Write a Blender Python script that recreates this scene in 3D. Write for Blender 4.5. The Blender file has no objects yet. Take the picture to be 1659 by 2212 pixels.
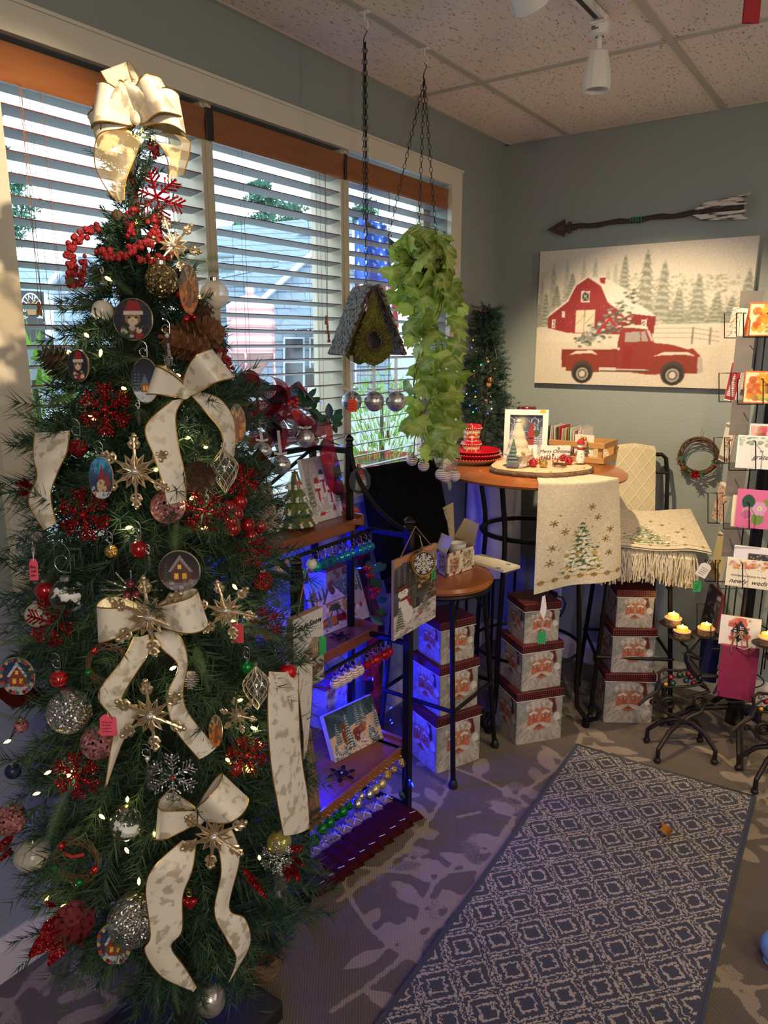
import bpy, math, random
import numpy as np
from mathutils import Vector, Matrix
random.seed(7); np.random.seed(7)
PI = math.pi
SC = bpy.context.scene; COL = SC.collection
V = Vector
# ------------------------------------------------------------------ camera
YAW, PITCH, F = math.radians(34.985), math.radians(13.009), 1579.1
CAM = V((1.656, -3.357, 1.552)); ROOM_H = 2.453
FW = V((-math.sin(YAW)*math.cos(PITCH), math.cos(YAW)*math.cos(PITCH), -math.sin(PITCH)))
RT = V((math.cos(YAW), math.sin(YAW), 0)); DN = FW.cross(RT)
cd = bpy.data.cameras.new('camera'); cam = bpy.data.objects.new('camera', cd); COL.objects.link(cam)
m3 = Matrix((RT, -DN, -FW)).transposed().to_4x4(); m3.translation = CAM; cam.matrix_world = m3
cd.sensor_fit = 'HORIZONTAL'; cd.sensor_width = 36; cd.lens = 36*F/1659; cd.clip_start = .05; cd.clip_end = 200
SC.camera = cam
# ------------------------------------------------------------------ sky, light, exposure
SC.view_settings.view_transform = 'Standard'; SC.view_settings.look = 'None'
SC.view_settings.gamma = 1; SC.view_settings.use_curve_mapping = False
SC.view_settings.exposure = 0.6
wd = bpy.data.worlds.new('sky'); SC.world = wd; wd.use_nodes = True
nt = wd.node_tree; bg = nt.nodes['Background']
bg.inputs[0].default_value = (.80, .91, 1, 1); bg.inputs[1].default_value = 3.0
def lamp(name, kind, loc, energy, color, aim=None, size=.05, angle=60, blend=.5, parent=None):
    l = bpy.data.lights.new(name, kind); l.energy = energy; l.color = color
    if kind == 'SPOT': l.spot_size = math.radians(angle); l.spot_blend = blend; l.shadow_soft_size = size
    elif kind == 'POINT': l.shadow_soft_size = size
    elif kind == 'AREA': l.shape = 'RECTANGLE'; l.size = size; l.size_y = angle
    o = bpy.data.objects.new(name, l); COL.objects.link(o); o.location = loc
    if aim is not None: o.rotation_euler = (V(aim)-V(loc)).to_track_quat('-Z', 'Y').to_euler()
    return o
WARM = (1, .76, .47)
lamp('unseen_fill_area', 'AREA', (2.6, -4.2, 2.40), 14, (1, .84, .70), (2.6, -4.2, 0), 1.1, .6)  # this and the next: area fill added out of view, no panel modelled
lamp('unseen_fill_area', 'AREA', (3.6, -1.6, 2.40), 12, (1, .84, .70), (3.6, -1.6, 0), 1.1, .6)
lamp('track_spot_tree', 'SPOT', (1.75, -2.75, 2.33), 120, WARM, (.36, -2.42, 1.90), .02, 27, .6)
lamp('track_spot_table', 'SPOT', (.71, -1.24, 2.27), 78, WARM, (.78, -.12, 1.0), .02, 74, .55)
lamp('unseen_fill_point', 'POINT', (2.9, -4.4, 1.75), 40, (1, .86, .72), size=.12)  # this and the next: unseen fill added to brighten ceiling and walls
lamp('unseen_fill_point', 'POINT', (3.9, -2.4, 1.75), 24, (1, .86, .72), size=.12)
lamp('track_spot_rug', 'SPOT', (1.9, -1.5, 2.33), 34, WARM, (1.0, -.75, .0), .03, 62, .9)
# ------------------------------------------------------------------ pixel rays (1659 x 2212 photograph)
def ray(u, v): return FW + RT*((u-829.5)/F) + DN*((v-1106)/F)
def X(u, v, x=0.):
    t = ray(u, v); return CAM + t*((x-CAM.x)/t.x)
def Y(u, v, y=0.):
    t = ray(u, v); return CAM + t*((y-CAM.y)/t.y)
def Z(u, v, z=0.):
    t = ray(u, v); return CAM + t*((z-CAM.z)/t.z)
def D(u, v, d): return CAM + ray(u, v)*d            # at depth d
def dep(P): return (V(P)-CAM).dot(FW)
def px(n, P): return n*dep(P)/F                      # n photo pixels at P, in metres
VR = V((RT.x, RT.y, 0)); VT = V((math.sin(YAW), -math.cos(YAW), 0)); UP = V((0, 0, 1))
# ------------------------------------------------------------------ mesh builder
def frame(n, up=UP):
    n = V(n).normalized(); r = V(up).cross(n)
    if r.length < 1e-4: r = V((1, 0, 0)).cross(n)
    r.normalize(); return r, n.cross(r), n           # right, up, normal
class MB:
    def __init__(s): s.v = []; s.f = []; s.mi = []; s.cur = 0
    def add(s, vs, fs):
        b = len(s.v); s.v += [tuple(p) for p in vs]; s.f += [tuple(i+b for i in f) for f in fs]; s.mi += [s.cur]*len(fs); return s
    def m(s, i): s.cur = i; return s
    def box(s, a, b, M=None):
        x0, y0, z0 = a; x1, y1, z1 = b
        vs = [V(p) for p in ((x0,y0,z0),(x1,y0,z0),(x1,y1,z0),(x0,y1,z0),(x0,y0,z1),(x1,y0,z1),(x1,y1,z1),(x0,y1,z1))]
        if M: vs = [M @ p for p in vs]
        return s.add(vs, [(0,3,2,1),(4,5,6,7),(0,1,5,4),(1,2,6,5),(2,3,7,6),(3,0,4,7)])
    def cbox(s, c, sx, sy, sz, M=None):
        c = V(c); h = V((sx/2, sy/2, sz/2)); return s.box(c-h, c+h, M)
    def rbox(s, a, b, r=.003, M=None):                # box with chamfered edges (three stacked rings)
        x0, y0, z0 = a; x1, y1, z1 = b
        R = [(r, r, z0), (0, 0, z0+r), (0, 0, z1-r), (r, r, z1)]; rings = []
        for ix, iy, z in R:
            k = r
            rings.append([(x0+ix+k, y0+iy, z), (x1-ix-k, y0+iy, z), (x1-ix, y0+iy+k, z), (x1-ix, y1-iy-k, z), (x1-ix-k, y1-iy, z), (x0+ix+k, y1-iy, z), (x0+ix, y1-iy-k, z), (x0+ix, y0+iy+k, z)])
        vs = [V(p) for q in rings for p in q]
        if M: vs = [M @ p for p in vs]
        fs = [tuple(range(7, -1, -1)), tuple(range(24, 32))]
        for k in range(3):
            for j in range(8): fs.append((k*8+j, k*8+(j+1)%8, k*8+8+(j+1)%8, k*8+8+j))
        return s.add(vs, fs)
    def tube(s, pts, r, n=6, closed=False, cap=True):
        P = [V(p) for p in pts]; k = len(P); R = r if isinstance(r, (list, tuple)) else [r]*k
        vs = []; prev = None
        for i in range(k):
            if closed: t = P[(i+1) % k]-P[i-1]
            else: t = P[min(i+1, k-1)]-P[max(i-1, 0)]
            if t.length < 1e-9: t = V((0, 0, 1))
            t.normalize()
            if prev is None:
                a = V((0, 0, 1)) if abs(t.z) < .9 else V((1, 0, 0)); prev = t.cross(a).normalized()
            u = prev-t*prev.dot(t)
            if u.length < 1e-6: u = t.orthogonal()
            u.normalize(); w = t.cross(u); prev = u
            for j in range(n):
                a = 2*PI*j/n; vs.append(P[i]+(u*math.cos(a)+w*math.sin(a))*R[i])
        fs = []
        for i in range(k if closed else k-1):
            for j in range(n):
                a = i*n; b = ((i+1) % k)*n; fs.append((a+j, a+(j+1) % n, b+(j+1) % n, b+j))
        if not closed and cap: fs += [tuple(range(n-1, -1, -1)), tuple(range((k-1)*n, k*n))]
        return s.add(vs, fs)
    def lathe(s, prof, c=(0, 0, 0), n=16, axis=UP, cap=False):
        c = V(c); r_, u_, a_ = frame(axis, (0, 1, 0) if abs(V(axis).z) > .9 else UP); vs = []; k = len(prof)
        for (r, z) in prof:
            for j in range(n):
                a = 2*PI*j/n; vs.append(c+r_*(r*math.cos(a))+u_*(r*math.sin(a))+a_*z)
        fs = [(i*n+j, i*n+(j+1) % n, (i+1)*n+(j+1) % n, (i+1)*n+j) for i in range(k-1) for j in range(n)]
        if cap: fs += [tuple(range(n-1, -1, -1)), tuple(range((k-1)*n, k*n))]
        return s.add(vs, fs)
    def cyl(s, p, q, r, r2=None, n=12):
        p = V(p); q = V(q); L = (q-p).length; return s.lathe([(r, 0), (r if r2 is None else r2, L)], p, n, q-p, True)
    def ball(s, c, r, n=16, m=10, sq=(1, 1, 1), axis=UP):
        pr = [(r*max(math.sin(PI*i/m), 1e-4), -r*math.cos(PI*i/m)*sq[2]) for i in range(m+1)]
        b = len(s.v); s.lathe(pr, c, n, axis)
        if sq[0] != 1 or sq[1] != 1:
            c = V(c)
            for i in range(b, len(s.v)):
                p = V(s.v[i])-c; s.v[i] = (c.x+p.x*sq[0], c.y+p.y*sq[1], c.z+p.z)
        return s
    def prism(s, poly, o, ax, ay, d):                 # 2-D outline on plane (o, ax, ay), extruded along d
        o = V(o); ax = V(ax); ay = V(ay); d = V(d); k = len(poly)
        vs = [o+ax*x+ay*y for x, y in poly]; vs += [p+d for p in vs]
        return s.add(vs, [tuple(range(k-1, -1, -1)), tuple(range(k, 2*k))]+[(j, (j+1) % k, k+(j+1) % k, k+j) for j in range(k)])
    def strip(s, L, R):
        k = len(L); return s.add(list(L)+list(R), [(i, k+i, k+i+1, i+1) for i in range(k-1)])
    def grid(s, fn, nu, nv):
        vs = [fn(i/nu, j/nv) for j in range(nv+1) for i in range(nu+1)]; w = nu+1
        return s.add(vs, [(j*w+i, j*w+i+1, j*w+w+i+1, j*w+w+i) for j in range(nv) for i in range(nu)])
    def data(s, name, mat, smooth=True):
        me = bpy.data.meshes.new(name); me.from_pydata(s.v, [], s.f)
        for q in (mat if isinstance(mat, (list, tuple)) else [mat]): me.materials.append(q)
        if len(me.materials) > 1: me.polygons.foreach_set('material_index', s.mi)
        if smooth: shade(me, smooth if not isinstance(smooth, bool) else 40)
        me.update(); return me
def shade(me, ang=40):
    me.polygons.foreach_set('use_smooth', [True]*len(me.polygons))
    try: me.set_sharp_from_angle(angle=math.radians(ang))
    except Exception: pass
def soup(name, mat, tv, quads=False):                 # numpy (N,3,3) triangles or (N,4,3) quads to a mesh
    k = 4 if quads else 3; n = len(tv); me = bpy.data.meshes.new(name)
    me.vertices.add(n*k); me.vertices.foreach_set('co', np.asarray(tv, np.float32).ravel())
    me.loops.add(n*k); me.loops.foreach_set('vertex_index', np.arange(n*k, dtype=np.int32))
    me.polygons.add(n); me.polygons.foreach_set('loop_start', np.arange(n, dtype=np.int32)*k)
    me.materials.append(mat); me.update(calc_edges=True); return me
# ------------------------------------------------------------------ objects
def link(name, me, parent=None, loc=None):
    o = bpy.data.objects.new(name, me); COL.objects.link(o)
    if parent is not None: o.parent = parent
    if loc is not None: o.location = loc
    return o
def tag(o, label=None, cat=None, group=None, kind=None):
    for k, v in (('label', label), ('category', cat), ('group', group), ('kind', kind)):
        if v: o[k] = v
    return o
def thing(name, label, cat, loc=(0, 0, 0), group=None, rz=0.):
    o = link(name, None, None, loc); o.rotation_euler.z = rz; o.empty_display_size = .02
    return tag(o, label, cat, group)
def wloc(o):
    p = V((0, 0, 0))
    while o is not None: p += V(o.location); o = o.parent
    return p
def part(root, name, mb, mat, smooth=True, world=False, label=None, kind=None):
    if world:
        s = wloc(root); mb.v = [(p[0]-s.x, p[1]-s.y, p[2]-s.z) for p in mb.v]
    o = link(name, mb if isinstance(mb, bpy.types.Mesh) else mb.data(name, mat, smooth), root)
    return tag(o, label, None, None, kind)
def solo(name, mb, mat, label, cat, group=None, smooth=True, kind=None):
    return tag(link(name, mb if isinstance(mb, bpy.types.Mesh) else mb.data(name, mat, smooth)), label, cat, group, kind)
def struct(name, mb, mat, smooth=False):
    return tag(link(name, mb if isinstance(mb, bpy.types.Mesh) else mb.data(name, mat, smooth)), None, None, None, 'structure')
def copy_tree(o, parent=None):
    c = o.copy(); COL.objects.link(c); c.parent = parent
    for ch in o.children: copy_tree(ch, c)
    return c
ORD = ['first', 'second', 'third', 'fourth', 'fifth', 'sixth', 'seventh', 'eighth', 'ninth', 'tenth', 'eleventh', 'twelfth', 'thirteenth', 'fourteenth', 'fifteenth', 'sixteenth']
# ------------------------------------------------------------------ materials
def lin(c):
    if isinstance(c, str): c = [int(c[i:i+2], 16)/255 for i in (0, 2, 4)]
    return tuple(x/12.92 if x <= .04045 else ((x+.055)/1.055)**2.4 for x in c)
class E:                                              # arithmetic on shader sockets
    def __init__(s, t, k): s.t = t; s.k = k
    def op(s, o, *a):
        n = s.t.nodes.new('ShaderNodeMath'); n.operation = o
        for i, q in enumerate((s,)+a):
            if isinstance(q, E): s.t.links.new(q.k, n.inputs[i])
            else: n.inputs[i].default_value = q
        return E(s.t, n.outputs[0])
    def __add__(s, o): return s.op('ADD', o)
    def __sub__(s, o): return s.op('SUBTRACT', o)
    def __mul__(s, o): return s.op('MULTIPLY', o)
    def __truediv__(s, o): return s.op('DIVIDE', o)
    def fr(s): return s.op('FRACT')
    def fl(s): return s.op('FLOOR')
    def ab(s): return s.op('ABSOLUTE')
    def gt(s, o): return s.op('GREATER_THAN', o)
    def lt(s, o): return s.op('LESS_THAN', o)
    def mx(s, o): return s.op('MAXIMUM', o)
    def mn(s, o): return s.op('MINIMUM', o)
    def sin(s): return s.op('SINE')
class T:                                              # one material under construction
    def __init__(s, name):
        s.m = bpy.data.materials.new(name); s.m.use_nodes = True; s.t = s.m.node_tree
        s.b = s.t.nodes['Principled BSDF']; s.out = s.t.nodes['Material Output']
    def n(s, k, **kw):
        q = s.t.nodes.new('ShaderNode'+k)
        for a, b in kw.items(): setattr(q, a, b)
        return q
    def L(s, a, b): s.t.links.new(a.k if isinstance(a, E) else a, b)
    def co(s, k='Object', scale=None, rot=None):
        c = s.n('TexCoord').outputs[k]
        if scale is None and rot is None: return c
        q = s.n('Mapping'); s.L(c, q.inputs[0])
        if scale: q.inputs['Scale'].default_value = scale
        if rot: q.inputs['Rotation'].default_value = rot
        return q.outputs[0]
    def xyz(s, v=None):
        q = s.n('SeparateXYZ'); s.L(v or s.co(), q.inputs[0]); return [E(s.t, o) for o in q.outputs]
    def noise(s, sc, det=2, v=None, rough=.5):
        q = s.n('TexNoise'); q.inputs['Scale'].default_value = sc; q.inputs['Detail'].default_value = det; q.inputs['Roughness'].default_value = rough
        s.L(v or s.co(), q.inputs['Vector']); return E(s.t, q.outputs['Fac'])
    def vor(s, sc, v=None, out='Distance', feat='F1'):
        q = s.n('TexVoronoi'); q.feature = feat; q.inputs['Scale'].default_value = sc; s.L(v or s.co(), q.inputs['Vector']); return E(s.t, q.outputs[out])
    def mix(s, f, a, b):
        q = s.n('MixRGB')
        for i, k in enumerate((f, a, b)):
            if isinstance(k, E) or isinstance(k, bpy.types.NodeSocket): s.L(k, q.inputs[i])
            elif i == 0: q.inputs[0].default_value = k
            else: q.inputs[i].default_value = lin(k)+(1,)
        return q.outputs[0]
    def step(s, e, a, b):
        q = s.n('MapRange'); q.inputs[1].default_value = a; q.inputs[2].default_value = b; s.L(e, q.inputs[0]); return E(s.t, q.outputs[0])
    def attr(s, name='Col'):
        q = s.n('Attribute'); q.attribute_name = name; return q
    def col(s, c):
        if isinstance(c, (str, tuple)): s.b.inputs['Base Color'].default_value = lin(c)+(1,)
        else: s.L(c, s.b.inputs['Base Color'])
    def set(s, **k):
        for a, v in k.items():
            i = s.b.inputs[{'rough': 'Roughness', 'metal': 'Metallic', 'spec': 'Specular IOR Level', 'coat': 'Coat Weight', 'sheen': 'Sheen Weight', 'trans': 'Transmission Weight', 'alpha': 'Alpha', 'sub': 'Subsurface Weight', 'es': 'Emission Strength'}[a]]
            if isinstance(v, (E, bpy.types.NodeSocket)): s.L(v, i)
            else: i.default_value = v
        return s
    def bump(s, h, st=.3, dist=.01):
        q = s.n('Bump'); q.inputs['Strength'].default_value = st; q.inputs['Distance'].default_value = dist; s.L(h, q.inputs['Height']); s.L(q.outputs[0], s.b.inputs['Normal'])
    def emit(s, c, st): s.b.inputs['Emission Color'].default_value = lin(c)+(1,); s.b.inputs['Emission Strength'].default_value = st
def mat(name, c, rough=.5, metal=0., nz=(30, .12), bump=None, **k):
    t = T(name); c0 = lin(c)
    if nz:
        f = t.noise(nz[0], 3); a = tuple(x*(1-nz[1]) for x in c0); b = tuple(min(1, x*(1+nz[1])) for x in c0)
        q = t.n('MixRGB'); t.L(f, q.inputs[0]); q.inputs[1].default_value = a+(1,); q.inputs[2].default_value = b+(1,); t.col(q.outputs[0])
    else: t.col(c)
    t.set(rough=rough, metal=metal, **k)
    if bump: t.bump(t.noise(bump[0], 3), bump[1], bump[2] if len(bump) > 2 else .005)
    return t.m
def emat(name, c, st, base='202020'):
    t = T(name); t.col(base); t.emit(c, st); return t.m
def glitter(name, c, sc=500, k=.9, rough=.3, metal=.85, c2=None):
    t = T(name); q = t.n('TexVoronoi'); q.inputs['Scale'].default_value = sc; t.L(t.co(), q.inputs['Vector'])
    g = t.n('NewGeometry'); a = t.n('VectorMath', operation='SUBTRACT'); t.L(q.outputs['Color'], a.inputs[0]); a.inputs[1].default_value = (.5, .5, .5)
    b = t.n('VectorMath', operation='SCALE'); t.L(a.outputs[0], b.inputs[0]); b.inputs['Scale'].default_value = k*2
    d = t.n('VectorMath', operation='ADD'); t.L(g.outputs['Normal'], d.inputs[0]); t.L(b.outputs[0], d.inputs[1])
    e = t.n('VectorMath', operation='NORMALIZE'); t.L(d.outputs[0], e.inputs[0]); t.L(e.outputs[0], t.b.inputs['Normal'])
    t.col(t.mix(t.noise(sc*.3, 1), c, c2 or c)); t.set(rough=rough, metal=metal); return t.m
def glass(name, c=(1, 1, 1), amt=.08, rough=.03, body=None, bamt=0.):   # thin clear shell: transparent + fresnel gloss
    t = T(name); tr = t.n('BsdfTransparent'); tr.inputs[0].default_value = lin(c)+(1,); gl = t.n('BsdfGlossy'); gl.inputs['Roughness'].default_value = rough
    lw = t.n('LayerWeight'); lw.inputs[0].default_value = .35; f = E(t.t, lw.outputs['Facing'])
    f = f*f*.75+amt
    mx = t.n('MixShader'); t.L(f, mx.inputs[0]); t.L(tr.outputs[0], mx.inputs[1]); t.L(gl.outputs[0], mx.inputs[2]); o = mx
    if body:
        df = t.n('BsdfDiffuse'); df.inputs[0].default_value = lin(body)+(1,); o = t.n('MixShader')
        if isinstance(bamt, float): o.inputs[0].default_value = bamt
        else: t.L(bamt(t), o.inputs[0])
        t.L(mx.outputs[0], o.inputs[1]); t.L(df.outputs[0], o.inputs[2])
    t.L(o.outputs[0], t.out.inputs[0]); return t.m
# ------------------------------------------------------------------ flat print: little painter whose pixels become a colour attribute
class Art:
    def __init__(s, w, h, c='ffffff', asp=None):
        s.w, s.h = w, h; s.a = np.zeros((h, w, 3)); s.a[:] = s.c(c)
        s.A = asp or w/h
        s.x, s.y = np.meshgrid((np.arange(w)+.5)/w*s.A, 1-(np.arange(h)+.5)/h)   # x 0..A, y 0..1 upward
    def c(s, c): return np.array([int(c[i:i+2], 16)/255 for i in (0, 2, 4)] if isinstance(c, str) else c, float)
    def put(s, m, c, al=1.):
        m = np.clip(m*1., 0, 1)[..., None]*al; s.a = s.a*(1-m)+s.c(c)*m; return s
    def ell(s, cx, cy, rx, ry, c, al=1.): return s.put(((s.x-cx)/rx)**2+((s.y-cy)/ry)**2 < 1, c, al)
    def ring(s, cx, cy, r0, r1, c, al=1.):
        d = np.hypot(s.x-cx, s.y-cy); return s.put((d > r0) & (d < r1), c, al)
    def rect(s, x0, y0, x1, y1, c, al=1.): return s.put((s.x > x0) & (s.x < x1) & (s.y > y0) & (s.y < y1), c, al)
    def inside(s, P):
        m = np.zeros(s.x.shape, bool); k = len(P)
        for i in range(k):
            (x0, y0), (x1, y1) = P[i], P[i-1]
            if y0 == y1: continue
            m ^= ((y0 > s.y) != (y1 > s.y)) & (s.x < (x1-x0)*(s.y-y0)/(y1-y0)+x0)
        return m
    def poly(s, P, c, al=1.): return s.put(s.inside(P), c, al)
    def line(s, P, w, c, al=1.):
        m = np.zeros(s.x.shape, bool)
        for (x0, y0), (x1, y1) in zip(P[:-1], P[1:]):
            dx, dy = x1-x0, y1-y0; q = dx*dx+dy*dy+1e-12; t = np.clip(((s.x-x0)*dx+(s.y-y0)*dy)/q, 0, 1)
            m |= np.hypot(s.x-x0-t*dx, s.y-y0-t*dy) < w
        return s.put(m, c, al)
    def vgrad(s, c0, c1, y0=0, y1=1):
        t = np.clip((s.y-y0)/(y1-y0), 0, 1)[..., None]; s.a = s.c(c0)*(1-t)+s.c(c1)*t; return s
    def spots(s, n, box, r, c, al=1.):
        x0, y0, x1, y1 = box
        for _ in range(n):
            q = r*random.uniform(.5, 1.4); s.ell(random.uniform(x0, x1), random.uniform(y0, y1), q, q*random.uniform(.6, 1), random.choice(c) if isinstance(c, list) else c, al)
        return s
    def fir(s, cx, y0, h, w, c, snow=None, n=7):
        for i in range(n):
            t = i/n; yb = y0+h*t; hw = w*(1-t)*.5+.008; yt = min(y0+h, yb+h*1.7/n)
            P = [(cx-hw, yb+random.uniform(-.01, .01)*h)]
            for k in range(1, 6): P.append((cx-hw+2*hw*k/6, yb+(.02 if k % 2 else -.02)*h))
            P += [(cx+hw, yb), (cx, yt)]; s.poly(P, c)
            if snow: s.poly([(cx-hw*.95, yb+.02*h), (cx-hw*.2, yb+.045*h), (cx+hw*.3, yb+.03*h), (cx+hw*.85, yb+.03*h), (cx+hw*.2, yb+.085*h), (cx-hw*.3, yb+.09*h)], snow, .8)
        return s
    def grain(s, amt, cell=1):
        q = np.random.rand(-(-s.h//cell), -(-s.w//cell), 1); q = np.kron(q, np.ones((cell, cell, 1)))[:s.h, :s.w]
        s.a = np.clip(s.a*(1+amt*(q-.5)*2), 0, 1); return s
    def blur(s, k=1):
        for _ in range(k):
            p = np.pad(s.a, ((1, 1), (1, 1), (0, 0)), 'edge'); s.a = (p[1:-1, 1:-1]*2+p[:-2, 1:-1]+p[2:, 1:-1]+p[1:-1, :-2]+p[1:-1, 2:])/6
        return s
    def flake(s, cx, cy, r, c, w=.004, arms=6, al=1.):
        for k in range(arms):
            a = 2*PI*k/arms+PI/2; dx, dy = math.cos(a), math.sin(a); s.line([(cx, cy), (cx+dx*r, cy+dy*r)], w, c, al)
            for q in (.5, .75):
                for g in (.8, -.8):
                    e = r*.28; s.line([(cx+dx*r*q, cy+dy*r*q), (cx+dx*r*q+math.cos(a+g)*e, cy+dy*r*q+math.sin(a+g)*e)], w, c, al)
        return s
    def mesh(s, name, mt, fn, keep=None):             # fn(u 0..1, v 0..1 upward) -> point
        h, w = s.h, s.w; uu = np.arange(w)/(w-1); vv = 1-np.arange(h)/(h-1)
        co = np.array([fn(u, v) for v in vv for u in uu], np.float32)
        i = np.arange(h-1)[:, None]*w+np.arange(w-1)[None, :]
        q = np.stack([i+w, i+w+1, i+1, i], -1).reshape(-1, 4)
        if keep is not None: q = q[keep[:-1, :-1].ravel()]
        me = bpy.data.meshes.new(name); me.vertices.add(len(co)); me.vertices.foreach_set('co', co.ravel())
        me.loops.add(q.size); me.loops.foreach_set('vertex_index', q.ravel().astype(np.int32))
        me.polygons.add(len(q)); me.polygons.foreach_set('loop_start', (np.arange(len(q))*4).astype(np.int32)); me.update(calc_edges=True)
        ca = me.color_attributes.new('Col', 'FLOAT_COLOR', 'POINT')
        a = s.a; l = np.where(a <= .04045, a/12.92, ((a+.055)/1.055)**2.4); l = np.concatenate([l, np.ones((h, w, 1))], 2)
        ca.data.foreach_set('color', l.astype(np.float32).ravel()); me.materials.append(mt); return me
def print_mat(name, rough=.55, sub=380, bumpy=0., coat=0.):
    t = T(name); a = t.attr(); g = t.noise(sub, 2); q = t.n('MixRGB', blend_type='MULTIPLY'); q.inputs[0].default_value = .16; t.L(a.outputs['Color'], q.inputs[1])
    r = t.mix(g, 'b0b0b0', 'ffffff'); t.L(r, q.inputs[2]); t.col(q.outputs[0]); t.set(rough=rough, coat=coat)
    if bumpy: t.bump(t.noise(900, 2), bumpy, .001)
    return t.m
PRINT = print_mat('printed_ink'); GLOSSY_PRINT = print_mat('glossy_print', .25, 380, 0, .4)
def text(root, body, size, loc, right, up, mt, name='lettering', shear=0., align='CENTER', ext=.0004, bold=0.):
    c = bpy.data.curves.new(name, 'FONT'); c.body = body; c.size = size; c.shear = shear; c.align_x = align; c.align_y = 'CENTER'; c.extrude = ext; c.offset = bold; c.resolution_u = 2
    q = bpy.data.objects.new(name, c); COL.objects.link(q); me = bpy.data.meshes.new_from_object(q); bpy.data.objects.remove(q); bpy.data.curves.remove(c)
    me.materials.clear(); me.materials.append(mt); o = link(name, me, root); r = V(right).normalized(); u = V(up).normalized(); n = r.cross(u)
    M = Matrix((r, u, n)).transposed().to_4x4(); M.translation = V(loc)-wloc(root); o.matrix_local = M; return o
def proj(P):
    q = V(P)-CAM; z = q.dot(FW); return 829.5+F*q.dot(RT)/z, 1106+F*q.dot(DN)/z
def solve(fn, u=None, v=None, lo=0., hi=1.):          # parameter whose point meets photo row v (or column u)
    best = min((lo+(hi-lo)*i/600 for i in range(601)), key=lambda k: abs(proj(fn(k))[1]-v) if v is not None else abs(proj(fn(k))[0]-u)); return best
# ================================================================== ROOM
H = ROOM_H
def wallmat(name, c):
    t = T(name); t.col(t.mix(t.noise(3, 2), c, c)); t.set(rough=.55, spec=.35)
    t.bump(t.noise(90, 3), .35, .004); return t.m
SAGE = wallmat('sage_wall_paint', '949c98'); SAGE2 = wallmat('sage_wall_paint_side', '8f9896')
TRIM = mat('cream_trim_paint', 'd8d2c2', .35, nz=(8, .03), bump=(60, .12, .002))
RX, RY, T0 = 5.2, -6.6, .14
OY0, OY1, OZ0, OZ1 = -2.43, -.525, 1.0, 2.19      # window opening
b = MB()
b.box((-T0, RY, 0), (0, OY0, H)).box((-T0, OY1, 0), (0, T0, H)).box((-T0, OY0, 0), (0, OY1, OZ0)).box((-T0, OY0, OZ1), (0, OY1, H))
struct('wall_left', b, SAGE2)
struct('wall_back', MB().box((0, 0, 0), (RX, T0, H)), SAGE)
# pendant fittings made up for the two added fill lights behind the camera
for gp in ((2.9, -4.4, 1.75), (3.9, -2.4, 1.75)):
    pg_ = thing('added_pendant', 'added pendant fitting of an unseen fill light behind the viewpoint, %s window wall' % ('nearer the' if gp[0] < 3 else 'farther from the'), 'lamp', gp)
    part(pg_, 'cord', MB().cyl((0, 0, .2), (0, 0, H-gp[2]), .004, n=6), TRIM); part(pg_, 'canopy', MB().cyl((0, 0, H-gp[2]-.03), (0, 0, H-gp[2]), .05), TRIM); part(pg_, 'socket', MB().cyl((0, 0, .15), (0, 0, .22), .03), TRIM)
struct('wall_right', MB().box((RX, RY, 0), (RX+T0, 0, H)), SAGE2)
struct('wall_front', MB().box((0, RY-T0, 0), (RX, RY, H)), SAGE2)
def base(pts):
    b = MB(); (x0, y0), (x1, y1), (nx, ny) = pts
    P = [(0, 0), (.014, 0), (.014, .085), (.009, .1), (.006, .115), (0, .115)]
    b.prism(P, (x0, y0, 0), (nx, ny, 0), UP, (x1-x0, y1-y0, 0)); return b
struct('baseboard_left', base(((0, RY), (0, 0), (1, 0))), TRIM)
struct('baseboard_back', base(((0, 0), (RX, 0), (0, -1))), TRIM)
# ---- carpet: leafy figure kept as a mask in a colour attribute, thresholded in the material
fx0, fx1, fy0, fy1 = 0, 2.3, -3.1, 0
A = Art(345, 465, '000000', asp=fx1/(-fy0)*1.0); k = 1/(-fy0)
def leaf2(x, y, a, L, w, val):
    c, s_ = math.cos(a), math.sin(a)
    A.poly([(x+c*L*t-s_*w*math.sin(PI*t)**.8*g, y+s_*L*t+c*w*math.sin(PI*t)**.8*g) for t, g in [(i/8, 1) for i in range(9)]+[(1-i/8, -1) for i in range(1, 8)]], val)
rs = random.Random(11)
for st in range(44):
    x, y, a = rs.uniform(0, .75), rs.uniform(0, 1), rs.uniform(0, 6.3); P = [(x, y)]; bend = rs.uniform(-.2, .2)
    for i in range(10):
        a += bend+rs.uniform(-.12, .12); x += math.cos(a)*.030; y += math.sin(a)*.030; P.append((x, y))
        for g in (1, -1):
            if rs.random() < .62: leaf2(x, y, a+g*rs.uniform(.6, 1.2), rs.uniform(.024, .050), rs.uniform(.0065, .0125), (rs.uniform(.6, 1),)*3)
    A.line(P, .0034, 'e0e0e0')
A.blur(1)
t = T('floral_carpet'); at = t.attr(); msk = E(t.t, t.n('SeparateColor').outputs[0]); t.L(at.outputs['Color'], msk.k.node.inputs[0])
n1 = t.noise(140, 2); n2 = t.noise(14, 3); pile = t.noise(420, 1); x, y, z = t.xyz()
f = t.step(msk+(n1-.5)*.35+(n2-.5)*.15, .38, .56)
rib = ((x*.8+y*.6)*900).sin()*.5+.5
c1 = t.mix(f, t.mix(n2, '5c4f40', '716351'), t.mix(n2, '8d7d66', 'a39276'))
t.col(t.mix(rib*.22+pile*.45, c1, t.mix(f, '4c453d', '85796a'))); t.set(rough=.95, spec=.1, sheen=.2); t.bump(rib*.5+pile, .6, .004); CARPET = t.m
struct('floor', A.mesh('carpet', CARPET, lambda u, v: (fx0+(fx1-fx0)*u, fy0+(fy1-fy0)*v, 0)), CARPET)
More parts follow.
